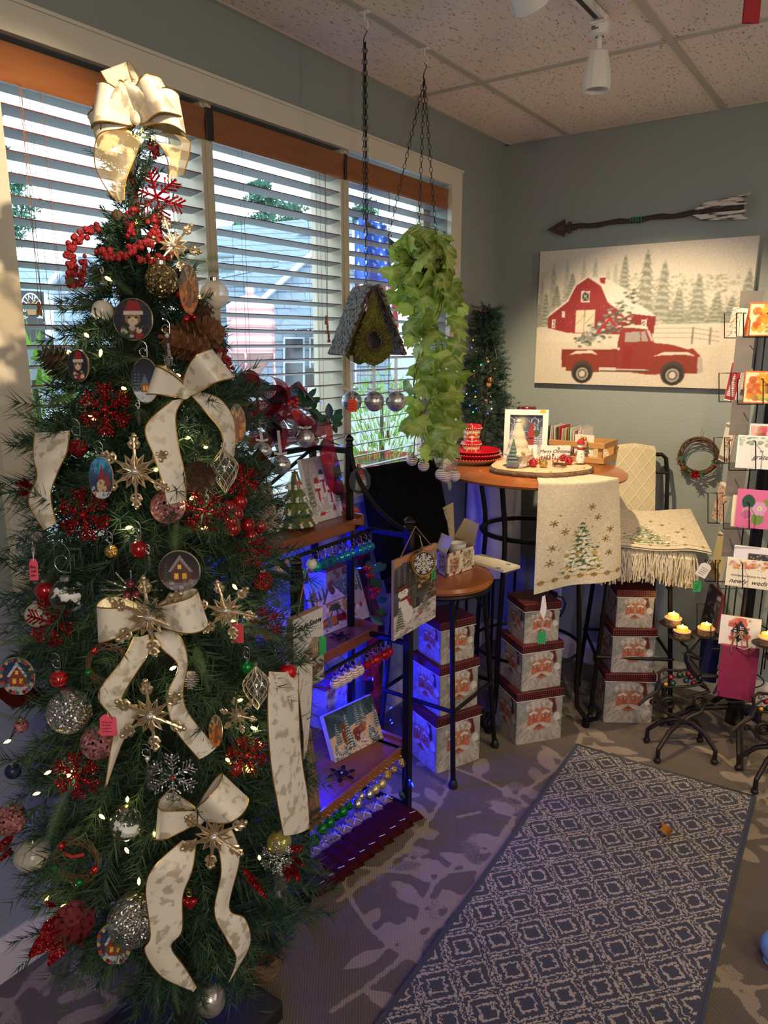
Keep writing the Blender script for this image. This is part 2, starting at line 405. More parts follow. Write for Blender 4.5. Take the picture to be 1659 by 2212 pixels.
struct('floor', MB().box((0, RY, -.05), (RX, fy0, 0)).box((fx1, fy0, -.05), (RX, 0, 0)).box((0, fy0, -.05), (fx1, 0, -.004)), CARPET)
# ---- suspended ceiling: tiles, T bars
t = T('fissured_ceiling_tile'); v = t.co('Object', (170, 52, 1), (0, 0, .35)); n1 = t.noise(1, 2, v, .6); v2 = t.co('Object', (160, 160, 1)); n3 = t.noise(1, 1, v2)
hole = t.step(n1, .61, .68)*.85
t.col(t.mix(hole, t.mix(t.noise(2, 1), 'f2e8df', 'eadfd5'), '8d7f73')); t.set(rough=.9, spec=.1); t.bump(hole*-1., .5, .004); TILE = t.m
TBAR = mat('grid_bar_paint', 'bcb8ae', .45, nz=(5, .03))
xs = [0.0]+[.301+.642*i for i in range(8)]+[RX]; ys = [0.0]+[-.816-1.28*i for i in range(5)]+[RY]
ceil = struct('ceiling', MB().box((0, RY, H+.03), (RX, 0, H+.06)), TILE)
tiles = {}
for i in range(len(xs)-1):
    for j in range(len(ys)-1):
        w, l = xs[i+1]-xs[i], ys[j]-ys[j+1]
        if w < .02 or l < .02: continue
        o = part(ceil, 'ceiling_tile', MB().rbox((xs[i]+.006, ys[j+1]+.006, H-.002), (xs[i+1]-.006, ys[j]-.006, H+.014), .002), TILE, False)
for x in xs[1:-1]: part(ceil, 'grid_bar', MB().box((x-.012, RY, H-.006), (x+.012, 0, H)).box((x-.002, RY, H), (x+.002, 0, H+.03)), TBAR, False)
for y in ys[1:-1]: part(ceil, 'grid_bar', MB().box((0, y-.012, H-.0055), (RX, y+.012, H)), TBAR, False)
part(ceil, 'wall_angle', MB().box((0, -.018, H-.007), (RX, 0, H)), TBAR, False); part(ceil, 'wall_angle', MB().box((0, RY, H-.007), (.018, 0, H)), TBAR, False)
# ---- window: casing, frame, mullions, panes, sill
CW = .085
b = MB(); P = [(0, 0), (CW, 0), (CW, .012), (CW-.01, .02), (.012, .02), (0, .012)]
b.box((0, OY0-CW, OZ1), (.020, OY1+CW, OZ1+CW*.72)).box((0, OY0-CW, OZ0-.02), (.020, OY0, OZ1)).box((0, OY1, OZ0-.02), (.020, OY1+CW, OZ1))
b.box((0, OY0-CW-.004, OZ1+CW*.72), (.026, OY1+CW+.004, OZ1+CW*.72+.008))
struct('trim_1', b, TRIM)
ALU = mat('window_frame_paint', 'c7bda6', .4, nz=(8, .04))
win = struct('window_1', MB().box((-T0, OY0, OZ0), (-.10, OY0+.03, OZ1)).box((-T0, OY1-.03, OZ0), (-.10, OY1, OZ1)).box((-T0, OY0, OZ0), (-.10, OY1, OZ0+.035)).box((-T0, OY0, OZ1-.03), (-.10, OY1, OZ1)), ALU)
MUL = [(-1.858, -1.818), (-1.243, -1.198)]
for a, c in MUL: part(win, 'mullion', MB().box((-T0, a, OZ0), (-.004, c, OZ1)).box((-.004, a+.012, OZ0), (0, c-.012, OZ1)), ALU, False)
PANE = glass('window_pane', 'f2f8fa', .03, .01)
BAYS = [(OY0, MUL[0][0]), (MUL[0][1], MUL[1][0]), (MUL[1][1], OY1)]
for a, c in BAYS:
    part(win, 'pane', MB().box((-.124, a+.002, OZ0+.03), (-.120, c-.002, OZ1-.028)), PANE, False)
part(win, 'window_sill', MB().rbox((-.10, OY0, OZ0-.03), (.05, OY1, OZ0), .004), TRIM, False)
# ---- wooden blinds
t = T('blind_wood'); v = t.co('Object', (40, 3, 40)); t.col(t.mix(t.noise(1.5, 4, v), '7a4626', 'a3683c')); t.set(rough=.35, coat=.3); WOODB = t.m
SLAT = mat('slat_varnish', '8f949b', .4, nz=(20, .04)); EDGE = mat('slat_edge_stain', '6b3327', .45); CORD = mat('blind_cord', '96694a', .8)
BL = ['left third of the window, behind the decorated tree', 'middle third of the window', 'right third of the window, behind the ivy']
CLIP = mat('clip_plastic', '2a2220', .3)
for k, (a, c) in enumerate(BAYS):
    a += .004; c -= .004
    bl = thing('wooden_blind', 'wooden slatted blind let down over the '+BL[k], 'blind', (-.03, (a+c)/2, OZ1), 'wooden blinds across the window')
    hw = (c-a)/2; ext = .02
    vb = MB().prism([(0, -.078), (.010, -.078), (.014, -.070), (.012, -.045), (.014, -.018), (.018, -.008), (.016, 0), (0, 0)], (.018, -hw-ext, -.015), (1, 0, 0), UP, (0, 2*(hw+ext)-.003, 0))
    part(bl, 'valance', vb, WOODB)
    if k < 2: part(bl, 'valance_clip', MB().rbox((.030, hw+.014, -.094), (.039, hw+(.042 if k == 0 else .026), -.012), .002), CLIP, False); part(bl, 'headrail', MB().box((-.028, -hw, -.055), (.014, hw, -.012)), SLAT, False)
    sm = MB(); ca, sa = math.cos(math.radians(9)), math.sin(math.radians(9)); d, th = .025, .0014
    pts = [(d*ca, d*sa), (-d*ca, -d*sa)]; n_ = (-sa, ca)
    (x0, z0), (x1, z1) = pts; vs = []
    for yy in (-hw, hw):
        vs += [(x0-n_[0]*th, yy, z0-n_[1]*th), (x0+n_[0]*th, yy, z0+n_[1]*th), (x1+n_[0]*th, yy, z1+n_[1]*th), (x1-n_[0]*th, yy, z1-n_[1]*th)]
    sm.m(0).add(vs, [(1, 2, 6, 5), (3, 0, 4, 7), (0, 1, 2, 3), (7, 6, 5, 4)]); sm.m(1).add(vs, [(0, 4, 5, 1), (2, 6, 7, 3)])
    me = sm.data('slat', [SLAT, EDGE], False); ns = 23
    for i in range(ns): link('slat', me, bl, (0, random.uniform(-.001, .001), -.093-.0462*i))
    zb = -.093-.0462*ns; part(bl, 'bottom_rail', MB().rbox((-.025, -hw, zb-.008), (.025, hw, zb+.008), .003), SLAT, False)
    cb = MB()
    for yy in (-hw*.62, hw*.62):
        for xx in (-.0265, .0265): cb.tube([(xx, yy, -.05), (xx, yy, zb)], .0007, 4)
        cb.tube([(0, yy+.012, -.05), (0, yy+.012, zb)], .0007, 4)
        for i in range(ns): cb.tube([(.0265, yy, -.089-.0462*i), (-.0265, yy, -.098-.0462*i)], .0005, 3)
    part(bl, 'ladder_cords', cb, CORD, kind='stuff')
    yy = [-hw+.05, hw-.09, -hw+.23][k]; L = [.55, .55, .98][k]
    lc = MB()
    for q in range(3): lc.tube([(.032, yy+q*.004, -.08), (.034, yy+.008*math.sin(q*2), -L*.6), (.034, yy+.006*(q-1), -L-.03*q)], .0008, 4)
    part(bl, 'pull_cord', lc, CORD)
    for q in range(3 if k == 1 else 1): part(bl, 'tassel', MB().lathe([(.001, .03), (.004, .028), (.0045, .018), (.003, .014), (.007, .004), (.006, 0), (.001, -.001)], (.034, yy+.006*(q-1), -L-.03*q-.025), 10), mat('tassel_wood', '9a5a2b', .4))
# ================================================================== OUTSIDE
ASPH = mat('asphalt', '8d9298', .9, nz=(3, .1)); PAVE = mat('pavement', 'b9b6ae', .9, nz=(2, .06))
GZ = -.25
struct('street', MB().box((-90, -30, GZ-.1), (-3.2, 90, GZ)), ASPH); struct('pavement', MB().box((-3.2, -30, GZ-.1), (-T0, 90, GZ+.02)), PAVE)
def slats(name, c0, c1, n, ax=2, w=1.4):
    t = T(name); q = t.xyz(); r = (q[2]*n); row = r.fl(); f = r.fr(); cx_ = ((q[1]+q[0]*.3)*w+row*.37).fr()
    t.col(t.mix(t.noise(6, 2), c0, c1)); e = (f.lt(.14)).mx(cx_.lt(.05)*.8)
    t.col(t.mix(e, t.mix(t.noise(7, 2), c0, c1), '56606c')); t.set(rough=.8); return t.m
ROOF = slats('grey_roof_shingle', '6d7f92', '8496a8', 3.2, w=2.2); SIDING = slats('blue_grey_wall_shingle', '8596a6', '94a5b4', 3.6, w=2.6)
OUTW = mat('outside_white_paint', 'dfe6ea', .6); DARKG = mat('dark_shop_glass', '3c4a55', .15, spec=.8); BLK = mat('black_paint', '17181a', .5)
def face(pts, dv, b=None):
    b = b or MB(); k = len(pts); vs = [V(p) for p in pts]; vs += [p+V(dv) for p in vs]
    return b.add(vs, [tuple(range(k)), tuple(range(2*k-1, k-1, -1))]+[(j, k+j, k+(j+1) % k, (j+1) % k) for j in range(k)])
BACKV = V((-math.sin(YAW), math.cos(YAW), 0))
def bld(name, label, base_px, d):
    return thing(name, label, 'building', D(base_px[0], base_px[1], d))
def fp(root, name, uvd, m, back=.3, rough=None): return part(root, name, face([D(*q) for q in uvd], BACKV*back), m, False, True)
B1 = bld('shingled_building', 'blue-grey shingled building across the street behind the left blind', (60, 830), 24)
fp(B1, 'roof', [(-60, 628, 23.2), (150, 640, 23.2), (150, 572, 27), (-60, 550, 27)], ROOF, .4)
fp(B1, 'gable_roof', [(98, 612, 22.5), (104, 618, 22.5), (160, 556, 22.5), (158, 545, 22.5)], OUTW, .5)
fp(B1, 'wall', [(-60, 850, 24), (130, 850, 24), (130, 622, 24), (-60, 622, 24)], SIDING, .4)
fp(B1, 'gable_wall', [(116, 860, 22.8), (260, 860, 22.8), (260, 560, 22.8), (165, 552, 22.8), (116, 606, 22.8)], SIDING, .3)
w_ = fp(B1, 'window', [(142, 632, 22.7), (160, 632, 22.7), (160, 600, 22.7), (142, 600, 22.7)], OUTW, .1); 
fp(w_, 'pane', [(145, 629, 22.66), (157, 629, 22.66), (157, 603, 22.66), (145, 603, 22.66)], DARKG, .03)
fp(B1, 'shopfront', [(40, 850, 23.9), (112, 850, 23.9), (112, 735, 23.9), (40, 735, 23.9)], DARKG, .08)
SG = thing('hanging_shop_sign', 'black upright shop sign with a white oval and lettering, seen through the left blind', 'sign', D(70, 720, 23))
fp(SG, 'surround', [(84, 728, 23.1), (122, 730, 23.1), (120, 640, 23.1), (88, 632, 23.1)], OUTW, .08)
fp(SG, 'board', [(45, 738, 23), (95, 740, 23), (91, 630, 23), (43, 627, 23)], BLK, .1)
WH = emat('white_sign_paint', 'ffffff', 0, 'f2f4f4')
ov = MB(); c0 = D(69, 672, 22.95); r0, u0, n0 = frame(-BACKV); R0 = px(24, c0); R1 = px(38, c0)
ov.grid(lambda u, v: c0+r0*(math.cos(2*PI*u)*R0*(.9+.1*v))+u0*(math.sin(2*PI*u)*R1*(.93+.07*v))-n0*0, 40, 1); part(SG, 'oval_line', ov, WH, False, True)
for i, ch in enumerate('PENINSULA'):
    a = math.radians(205-230*i/8); pos = c0+r0*math.cos(a)*R0*.70+u0*math.sin(a)*R1*.74; 
    text(SG, ch, px(15, c0), pos, r0*math.sin(a)-u0*math.cos(a), r0*math.cos(a)+u0*math.sin(a), WH)
text(SG, 'Brewing', px(14, c0), c0-u0*px(25, c0), r0, u0, WH, shear=.3)
part(SG, 'emblem', MB().prism([(-.16, 0), (.16, 0), (.2, .3), (.1, .55), (0, .42), (-.1, .55), (-.2, .3)], c0-u0*px(8, c0), r0*.8, u0*.8, n0*.02), mat('emblem_ochre', '8a6a3a', .6), False, True)
B2 = bld('gabled_shop', 'long blue-grey shop with shingled gables and a lower porch roof across the street', (640, 840), 27)
fp(B2, 'roof', [(440, 640, 25.5), (560, 660, 25.5), (720, 505, 30), (700, 470, 33), (470, 490, 33)], ROOF, .4)
fp(B2, 'gable_fascia', [(555, 650, 24.6), (563, 655, 24.6), (700, 528, 24.6), (830, 640, 24.6), (838, 632, 24.6), (700, 515, 24.6)], OUTW, .4)
fp(B2, 'gable_wall', [(560, 860, 25), (850, 860, 25), (830, 640, 25), (700, 526, 25), (560, 655, 25)], SIDING, .3)
fp(B2, 'dormer_wall', [(478, 600, 26), (600, 575, 26), (600, 560, 26), (478, 560, 26)], SIDING, .3)
fp(B2, 'back_gable', [(640, 500, 31), (760, 520, 31), (760, 470, 31), (700, 440, 31)], SIDING, .3)
fp(B2, 'porch_roof', [(600, 712, 23.2), (860, 700, 23.2), (860, 664, 25), (630, 666, 25)], ROOF, .2)
fp(B2, 'left_wall', [(420, 850, 26.5), (565, 850, 26.5), (565, 610, 26.5), (420, 610, 26.5)], SIDING, .3)
for k, u in enumerate((612, 668, 724)):
    w_ = fp(B2, 'window', [(u, 838, 24.9), (u+46, 838, 24.9), (u+46, 728, 24.9), (u, 728, 24.9)], OUTW, .1)
    fp(w_, 'pane', [(u+4, 834, 24.85), (u+42, 834, 24.85), (u+42, 784, 24.85), (u+4, 784, 24.85)], DARKG, .04); fp(w_, 'pane', [(u+4, 779, 24.85), (u+42, 779, 24.85), (u+42, 732, 24.85), (u+4, 732, 24.85)], DARKG, .04)
ls = thing('eave_light_string', 'string of white bulbs along the porch eave of the gabled shop', 'lights', D(612, 716, 23.1)); EB = emat('eave_bulb', 'e8f4ff', 1.5)
part(ls, 'wire', MB().tube([D(612+i*9, 714+2*math.sin(i*1.7), 23.1) for i in range(26)], .012, 4), BLK, False, True)
for i in range(26): link('bulb', bpy.data.meshes.get('bulb') or MB().ball((0, 0, 0), .04, 6, 4).data('bulb', EB), ls, D(612+i*9, 716+2*math.sin(i*1.7), 23.1)-wloc(ls))
fp(B2, 'chimney', [(786, 560, 27), (820, 560, 27), (820, 500, 27), (786, 500, 27)], SIDING, .8)
t = T('ribbed_pink_steel'); z = t.xyz()[2]; t.col(t.mix(((z*26).sin()*.5+.5), 'c98f8f', 'efc7c4')); t.set(rough=.35, metal=.3); STEEL = t.m
TK = D(548, 838, 23); s_ = px(1, TK); tk = thing('grain_silo', 'ribbed pink steel grain silo with a cone bottom on legs outside the shop', 'silo', TK)
part(tk, 'upper_tank', MB().lathe([(.001, 196*s_), (28*s_, 186*s_), (50*s_, 172*s_), (50*s_, 126*s_), (48*s_, 124*s_)], (0, 0, 0), 32), STEEL)
part(tk, 'lower_tank', MB().lathe([(49*s_, 124*s_), (50*s_, 74*s_), (47*s_, 72*s_)], (0, 0, 0), 32), STEEL)
part(tk, 'cone', MB().lathe([(48*s_, 72*s_), (10*s_, 22*s_), (6*s_, 14*s_)], (0, 0, 0), 32), mat('rust_cone', 'b98f86', .5))
part(tk, 'vent', MB().cyl((0, 0, 190*s_), (0, 0, 210*s_), 9*s_), STEEL)
for q in range(4): part(tk, 'leg', MB().cyl((47*s_*math.cos(q*PI/2+.5), 47*s_*math.sin(q*PI/2+.5), GZ-TK.z), (47*s_*math.cos(q*PI/2+.5), 47*s_*math.sin(q*PI/2+.5), 120*s_), 3*s_, n=6), STEEL)
def leafcloud(name, m, blobs, n, size, nz=.0):
    out = []
    for (c, r) in blobs:
        k = int(n*1.0); d = np.random.normal(size=(k, 3)); d /= np.linalg.norm(d, axis=1)[:, None]; p = np.array(c)+d*np.array(r)*np.random.uniform(.55, 1, (k, 1))
        a = np.random.normal(size=(k, 3)); a /= np.linalg.norm(a, axis=1)[:, None]; e = np.cross(a, d); e /= np.linalg.norm(e, axis=1)[:, None]+1e-9
        L = size*np.random.uniform(.5, 1.3, (k, 1)); out.append(np.stack([p-a*L-e*L*.3, p+a*L, p-a*L*.2+e*L*.6], 1))
    return soup(name, m, np.concatenate(out))
PINE = mat('outdoor_pine_green', '3f6a56', .9, nz=(2, .4)); BARKM = mat('pine_bark', '4a3c33', .9)
def pine(label, spec, d, tu, tv):
    Bp = D(tu, tv, d); t_ = thing('pine_tree', label, 'tree', Bp, 'pine trees behind the street')
    bl_ = []
    for (u, v, ru, rv) in spec:
        P = D(u, v, d); s = px(1, P); bl_.append((P-Bp, (ru*s, ru*s, rv*s)))
    link('foliage', leafcloud('foliage', PINE, bl_, 330, px(7, Bp)), t_)
    part(t_, 'trunk', MB().tube([(0, 0, min(0, GZ-Bp.z)), V(bl_[0][0])*.5, bl_[0][0]], [.3, .25, .12], 8), BARKM)
pine('tall dark pine at the far left edge of the window', [(-6, 235, 18, 14), (-4, 320, 22, 18), (25, 395, 38, 22), (40, 440, 50, 24), (38, 480, 46, 26), (20, 515, 40, 22), (10, 580, 26, 40)], 34, 5, 760)
pine('green pine above the roof seen through the middle blind', [(560, 402, 30, 10), (570, 430, 45, 12), (620, 450, 48, 14), (575, 475, 55, 16), (640, 480, 32, 14), (530, 490, 30, 10)], 42, 590, 640)
pine('dark pine showing behind the flag in the right blind', [(790, 455, 30, 26), (815, 520, 26, 40), (770, 470, 20, 20)], 46, 800, 680)
SHR = mat('bright_shrub_green', '7fae3c', .8, nz=(8, .35))
def shrub(label, c, h, r, n):
    n = int(n*2.4)
    t_ = thing('feathery_shrub', label, 'shrub', c, 'evergreen shrubs outside the window'); out = []
    for _ in range(n):
        a = random.uniform(0, 2*PI); q = random.random()**.6*r*(.5+.5*random.random()); p = V((math.cos(a)*q, math.sin(a)*q, random.uniform(0, h)*(1-.5*q/r))); d = V((math.cos(a)*.5, math.sin(a)*.5, 1)).normalized()*random.uniform(.04, .075); w = d.cross(V((random.random(), random.random(), 0))).normalized()*.006
        for s in range(4):
            f = s/4; o = p+d*f; out += [(o-w*2.2*(1-f), o+d*.35, o+w*.3), (o+w*2.2*(1-f), o+d*.35, o-w*.3)]
    link('foliage', soup('foliage', SHR, np.array([[tuple(q) for q in t3] for t3 in out])), t_)
    part(t_, 'stem', MB().cyl((0, 0, 0), (0, 0, h*.7), .02, .008, 8), BARKM)
S1 = X(825, 995, -1.0); S1b = V((S1.x, S1.y, S1.z-.05)); hs = (X(825, 770, -1.0)-S1).z
shrub('feathery bright green shrub in a red planter outside the right blind', S1b, hs, .40, 330)
pl = thing('red_planter', 'red round planter standing outside below the right blind', 'planter', (S1.x, S1.y, GZ+.02))
zr = S1.z-GZ
part(pl, 'pot', MB().lathe([(.18, 0), (.24, zr*.5), (.30, zr-.12), (.335, zr-.1), (.335, zr), (.30, zr), (.28, zr-.06), (.001, zr-.06)], (0, 0, 0), 28), mat('red_glaze', 'b8343a', .3))
part(pl, 'soil', MB().lathe([(.29, zr-.05), (.001, zr-.045)], (0, 0, 0), 20), mat('potting_soil', '4a3a2c', .95))
S2 = X(80, 880, -.55); shrub('feathery bright green shrub outside the left end of the window', S2-V((0, 0, .35)), .62, .26, 260)
S3 = X(880, 960, -1.3); shrub('pale green grassy shrub behind the hanging ivy outside', V((S3.x, S3.y, GZ)), S3.z-GZ+.25, .3, 190)
# flag
fa = Art(60, 110, 'd8d4d4'); 
for i in range(7): fa.rect(0, 1-.17*i/1-.085-.0, 9, 1-.17*i, 'c0303c')
fa.a[:, :] = fa.a
for i in range(5): fa.rect((2*i)*fa.A/9, 0, (2*i+1)*fa.A/9, 1, 'b93642'); fa.rect((2*i+1)*fa.A/9, 0, (2*i+2)*fa.A/9, 1, 'e8e6ea')
fa.rect(0, .38, .34, 1, '2f57b8'); fa.rect(0, .42, 9, 1, '3f74e8')
def star(A, cx, cy, r, c): A.poly([(cx+r*(1 if k % 2 == 0 else .4)*math.cos(PI/2+k*PI/5), cy+r*(1 if k % 2 == 0 else .4)*math.sin(PI/2+k*PI/5)) for k in range(10)], c)
for i in range(8):
    for j in range(5): star(fa, .06+.115*j+(.055 if i % 2 else 0), .955-.064*i, .03, 'f4f6fb')
FB = D(765, 478, 3.1); fr, fu = VR*px(1, FB), UP*px(1, FB)
flag = thing('national_flag', 'blue starred and red striped flag hanging outside the right blind', 'flag', FB)
part(flag, 'cloth', fa.mesh('cloth', print_mat('flag_cloth', .8, 200), lambda u, v: fr*(u*(70+28*(1-v)))+fu*(-215*(1-v)+8*math.sin(u*5))-VT*(.02*math.sin(u*11+v*2))), None)
part(flag, 'pole', MB().cyl(-fr*20+fu*28, fr*85-fu*46-VT*.02, .012, n=8), BLK)
# pavement sign
A1 = Z(688, 892, GZ); ab = thing('pavement_sign', 'dark A-board with a white notice standing on the pavement behind the middle blind', 'sign', A1); s = px(1, A1)
part(ab, 'board', MB().box((-.02, -38*s, 0), (.02, 30*s, 96*s)), BLK, False); part(ab, 'notice', MB().box((.02, -36*s, 4*s), (.024, 28*s, 58*s)), OUTW, False)
for tx, zz in (('NOW O', 44), ('DTOW', 18)): text(ab, tx, 22*s, A1+V((.026, -4*s, zz*s)), (0, 1, 0), UP, BLK)
# ================================================================== FURNITURE AND THINGS ON WALLS AND CEILING
IRON = mat('black_wrought_iron', '1d1b1c', .42, .6, nz=(20, .2)); BRONZE = mat('bronze_iron', '2d2622', .5, .55, nz=(40, .3), bump=(80, .2, .002))
def wood(name, a, b_, rough=.35, sc=(3, 40, 40), coat=.2):
    t = T(name); v = t.co('Object', sc); t.col(t.mix(t.noise(1.2, 4, v), a, b_)); t.set(rough=rough, coat=coat); return t.m
CHERRY = wood('cherry_veneer', '8a4a22', 'b06a36', .28, (14, 3, 14)); SHELFW = wood('shelf_wood', '7d4326', '94552f', .35, (20, 2, 20)); OAK = wood('crate_oak', 'a8763f', 'c79a5e', .6, (4, 40, 40), 0)
WHITE = mat('white_paint', 'ece8e0', .4, nz=(10, .03)); CARD = mat('white_card', 'f0ece4', .7, nz=(60, .03)); SILVERM = mat('silver_metal', 'c9ccd0', .22, .95, nz=None); GOLDM = mat('gold_metal', 'c9a048', .28, .9, nz=(40, .15))
WIRE = mat('gold_hook_wire', 'c7a878', .3, .9, nz=None); TWINE = mat('jute_twine', '9a7752', .9, nz=(200, .3)); STR = mat('white_string', 'e4e2de', .8)
RED = mat('glossy_red', 'a5101c', .15, .2, coat=.6); GREENT = mat('green_tag_paper', '2fa45a', .7); PINKT = mat('pink_tag_paper', 'e0506c', .7); ORT = mat('orange_tag_paper', 'f0512a', .7)
INK = mat('dark_ink', '2a2026', .7)
def scrawl(root, P, r, u, n, w, h, m=None):           # handwriting: short wavy lines
    b = MB()
    for i in range(n):
        y = h*(.5-(i+.5)/n); x0 = -w/2+random.uniform(0, .1)*w
        b.tube([P+r*(x0+k*w*.06)+u*(y+h/n*.28*math.sin(k*2.3+i)*(1 if k % 3 else .3)) for k in range(int(13+random.random()*3))], h*.012+.0002, 3)
    part(root, 'handwriting', b, m or INK, False, True, kind=None)
def tagcard(label, P, w, h, m, n, up=UP, lines=3, hang=.03, cat='price tag', ink=None):
    r, u, n_ = frame(n, up); t_ = thing('price_tag', label, cat, P); b = MB()
    b.prism([(-w/2, -h), (w/2, -h), (w/2, -h*.18), (w*.25, 0), (-w*.25, 0), (-w/2, -h*.18)], P, r, u, n_*.0006); part(t_, 'card', b, m, False, True)
    part(t_, 'string', MB().tube([P-u*h*.1+n_*.001, P+u*hang*.5+r*w*.15, P+u*hang, P+u*hang*.5-r*w*.1, P-u*h*.1-n_*.001], .0006, 4), STR, True, True)
    if lines: scrawl(t_, P-u*h*.58+n_*.0012, r, u, lines, w*.75, h*.6, ink)
    return t_
# ---- canvas with barn and truck
q = lambda x, y: (1.53*(x-185)/1410*(1+.00004*(x-900)), ((1278+.015*(x-160))-y)/((1278+.015*(x-160))-(432-.0828*(x-203))))
Q = lambda *p: [q(p[i], p[i+1]) for i in range(0, len(p), 2)]
A = Art(330, 216, 'd9d2c4', 1.53); A.vgrad('cfc6b6', 'dad3c6', .4, 1)
for x, yb, yt, w in [(300, 900, 500, 90), (400, 860, 480, 80), (520, 830, 470, 90), (600, 800, 460, 80), (690, 800, 520, 70), (740, 760, 490, 60), (215, 920, 600, 70)]:
    a, b_ = q(x, yb), q(x, yt); A.fir(a[0], a[1], b_[1]-a[1], w/930*1.1, random.choice(['b3b1a6', 'a9a99f', 'aeb0a8']), 'c4c1b6')
for x, yb, yt, w in [(250, 910, 690, 90), (440, 740, 560, 110), (200, 910, 760, 60), (330, 780, 640, 80), (800, 700, 440, 110), (940, 870, 405, 190), (1050, 860, 470, 170), (1150, 880, 640, 150), (1260, 880, 560, 180), (1370, 880, 660, 150), (1530, 860, 520, 150), (1450, 880, 690, 130), (1590, 860, 480, 120)]:
    a, b_ = q(x, yb), q(x, yt); A.fir(a[0], a[1], b_[1]-a[1], w/930*1.15, random.choice(['7d8274', '747a6c', '868a7d']), 'bdbcae', 9)
for _ in range(500):
    x, y = random.uniform(850, 1600), random.uniform(560, 880); c = q(x, y); A.ell(c[0], c[1], .012, .006, random.choice(['7b8072', '9c9f92', '8b8f81', 'b4b4a8']), .6)
A.blur(1)
A.poly(Q(170, 915, 330, 900, 450, 935, 1020, 940, 1040, 880, 1300, 870, 1620, 860, 1640, 1330, 140, 1330), 'd6cdbd'); A.spots(200, (0, 0, 1.53, .3), .03, ['cdc2ae', 'ddd5c6', 'c8bda9', 'b9ae9c'], .3)
A.poly(Q(170, 1000, 500, 1010, 900, 1080, 1640, 980, 1640, 1330, 140, 1330), 'd2c7b4')
A.poly(Q(553, 580, 690, 596, 800, 650, 835, 670, 855, 735, 920, 760, 1020, 826, 900, 830, 770, 772, 700, 735, 650, 636), 'd8d2c8')
A.poly(Q(273, 845, 415, 742, 468, 642, 553, 590, 645, 640, 702, 745, 775, 790, 818, 838, 818, 950, 430, 945, 273, 915), '8e2a2e'); A.poly(Q(818, 838, 870, 815, 1018, 830, 1015, 940, 818, 940), '842629')
for i in range(40): x = 285+i*18; A.line(Q(x, 760 if 430 < x < 700 else 860, x, 930), .0012, '6f2024', .7)
A.line(Q(268, 842, 415, 738, 466, 638, 553, 583, 648, 633, 706, 740, 775, 783), .007, 'dcd6cc'); A.poly(Q(633, 583, 675, 580, 673, 628, 640, 620), '9a3034'); A.rect(q(630, 583)[0], q(630, 590)[1], q(678, 583)[0], q(630, 578)[1], 'e0dad0')
A.poly(Q(480, 797, 617, 792, 615, 935, 480, 945), 'd3c7b0'); A.line(Q(545, 797, 542, 940), .003, '8d7c64'); A.line(Q(485, 890, 540, 830), .003, 'a8977c'); A.line(Q(550, 880, 610, 820), .003, 'a8977c')
for (x0, y0, x1, y1) in [(512, 675, 572, 745), (377, 807, 397, 845), (303, 860, 330, 915), (930, 850, 965, 898)]:
    A.poly(Q(x0, y0, x1, y0, x1, y1, x0, y1), 'e2dccf'); A.poly(Q(x0+7, y0+8, x1-7, y0+8, x1-7, y1-8, x0+7, y1-8), '3c3a3a'); A.line(Q(x0, y0, x1, y1), .0025, 'e2dccf'); A.line(Q(x1, y0, x0, y1), .0025, 'e2dccf')
for y in (915, 945, 975): A.line(Q(1020, y-8, 1250, y-14, 1400, y+10), .003, 'a59a8c')
for x in (1250, 1350): A.line(Q(x, 900, x, 1000), .007, '8d8377')
for _ in range(260):                                   # snowy tree lying in the truck bed
    tt = random.random(); x = 520+tt*350+random.uniform(-40, 40); y = 1010-tt*330*abs(random.gauss(.75, .25))+random.uniform(-30, 30); c = q(x, min(y, 1035)); A.ell(c[0], c[1], .016, .008, random.choice(['4c5148', '5f645a', '9b9d93', 'd5d2c8', '7a7d73']), .85)
A.line(Q(640, 940, 720, 850, 760, 890), .009, 'a52a2c'); A.line(Q(720, 850, 690, 845), .006, 'b03030')
A.poly(Q(388, 1050, 785, 1040, 785, 1165, 395, 1170), '7d2a24'); A.poly(Q(420, 1075, 770, 1060, 770, 1155, 425, 1160), '872e26'); A.line(Q(382, 1050, 785, 1042), .005, 'c9bca6')
A.poly(Q(785, 1010, 800, 920, 850, 893, 960, 893, 995, 920, 1018, 985, 1150, 1000, 1260, 1035, 1305, 1080, 1310, 1195, 1000, 1210, 785, 1185), '8c2f27'); A.poly(Q(785, 1010, 1000, 1005, 1000, 1195, 785, 1185), '882d26')
A.poly(Q(832, 935, 960, 925, 985, 990, 832, 1000), 'a39b94'); A.line(Q(930, 925, 938, 995), .003, '7a2a24'); A.poly(Q(968, 920, 985, 918, 1018, 985, 1003, 993), 'bdb6ae')
A.poly(Q(820, 905, 850, 888, 965, 888, 980, 915, 900, 906), 'dcd5c8'); A.poly(Q(1020, 985, 1150, 996, 1258, 1030, 1230, 1040, 1130, 1010, 1020, 1000), 'd9d1c2')
for cx_, r_ in ((550, 105), (1150, 130)):
    A.poly(Q(cx_-r_*1.15, 1195, cx_-r_*1.1, 1110, cx_-r_*.5, 1062, cx_+r_*.6, 1058, cx_+r_*1.1, 1100, cx_+r_*1.15, 1200), '84301f'); A.poly(Q(cx_-r_, 1090, cx_-r_*.5, 1060, cx_+r_*.6, 1056, cx_+r_, 1085, cx_+r_*.5, 1075, cx_-r_*.5, 1080), 'd8d0c2')
    c = q(cx_, 1208); A.ell(c[0], c[1]+.01, .085, .085, '453833'); A.ell(c[0], c[1]-.004, .07, .07, '2b2726'); A.ell(c[0], c[1]-.004, .048, .048, 'a9a096'); A.ell(c[0], c[1]-.004, .036, .036, '5c544e'); A.ell(c[0], c[1]-.004, .024, .024, 'c9c0b4')
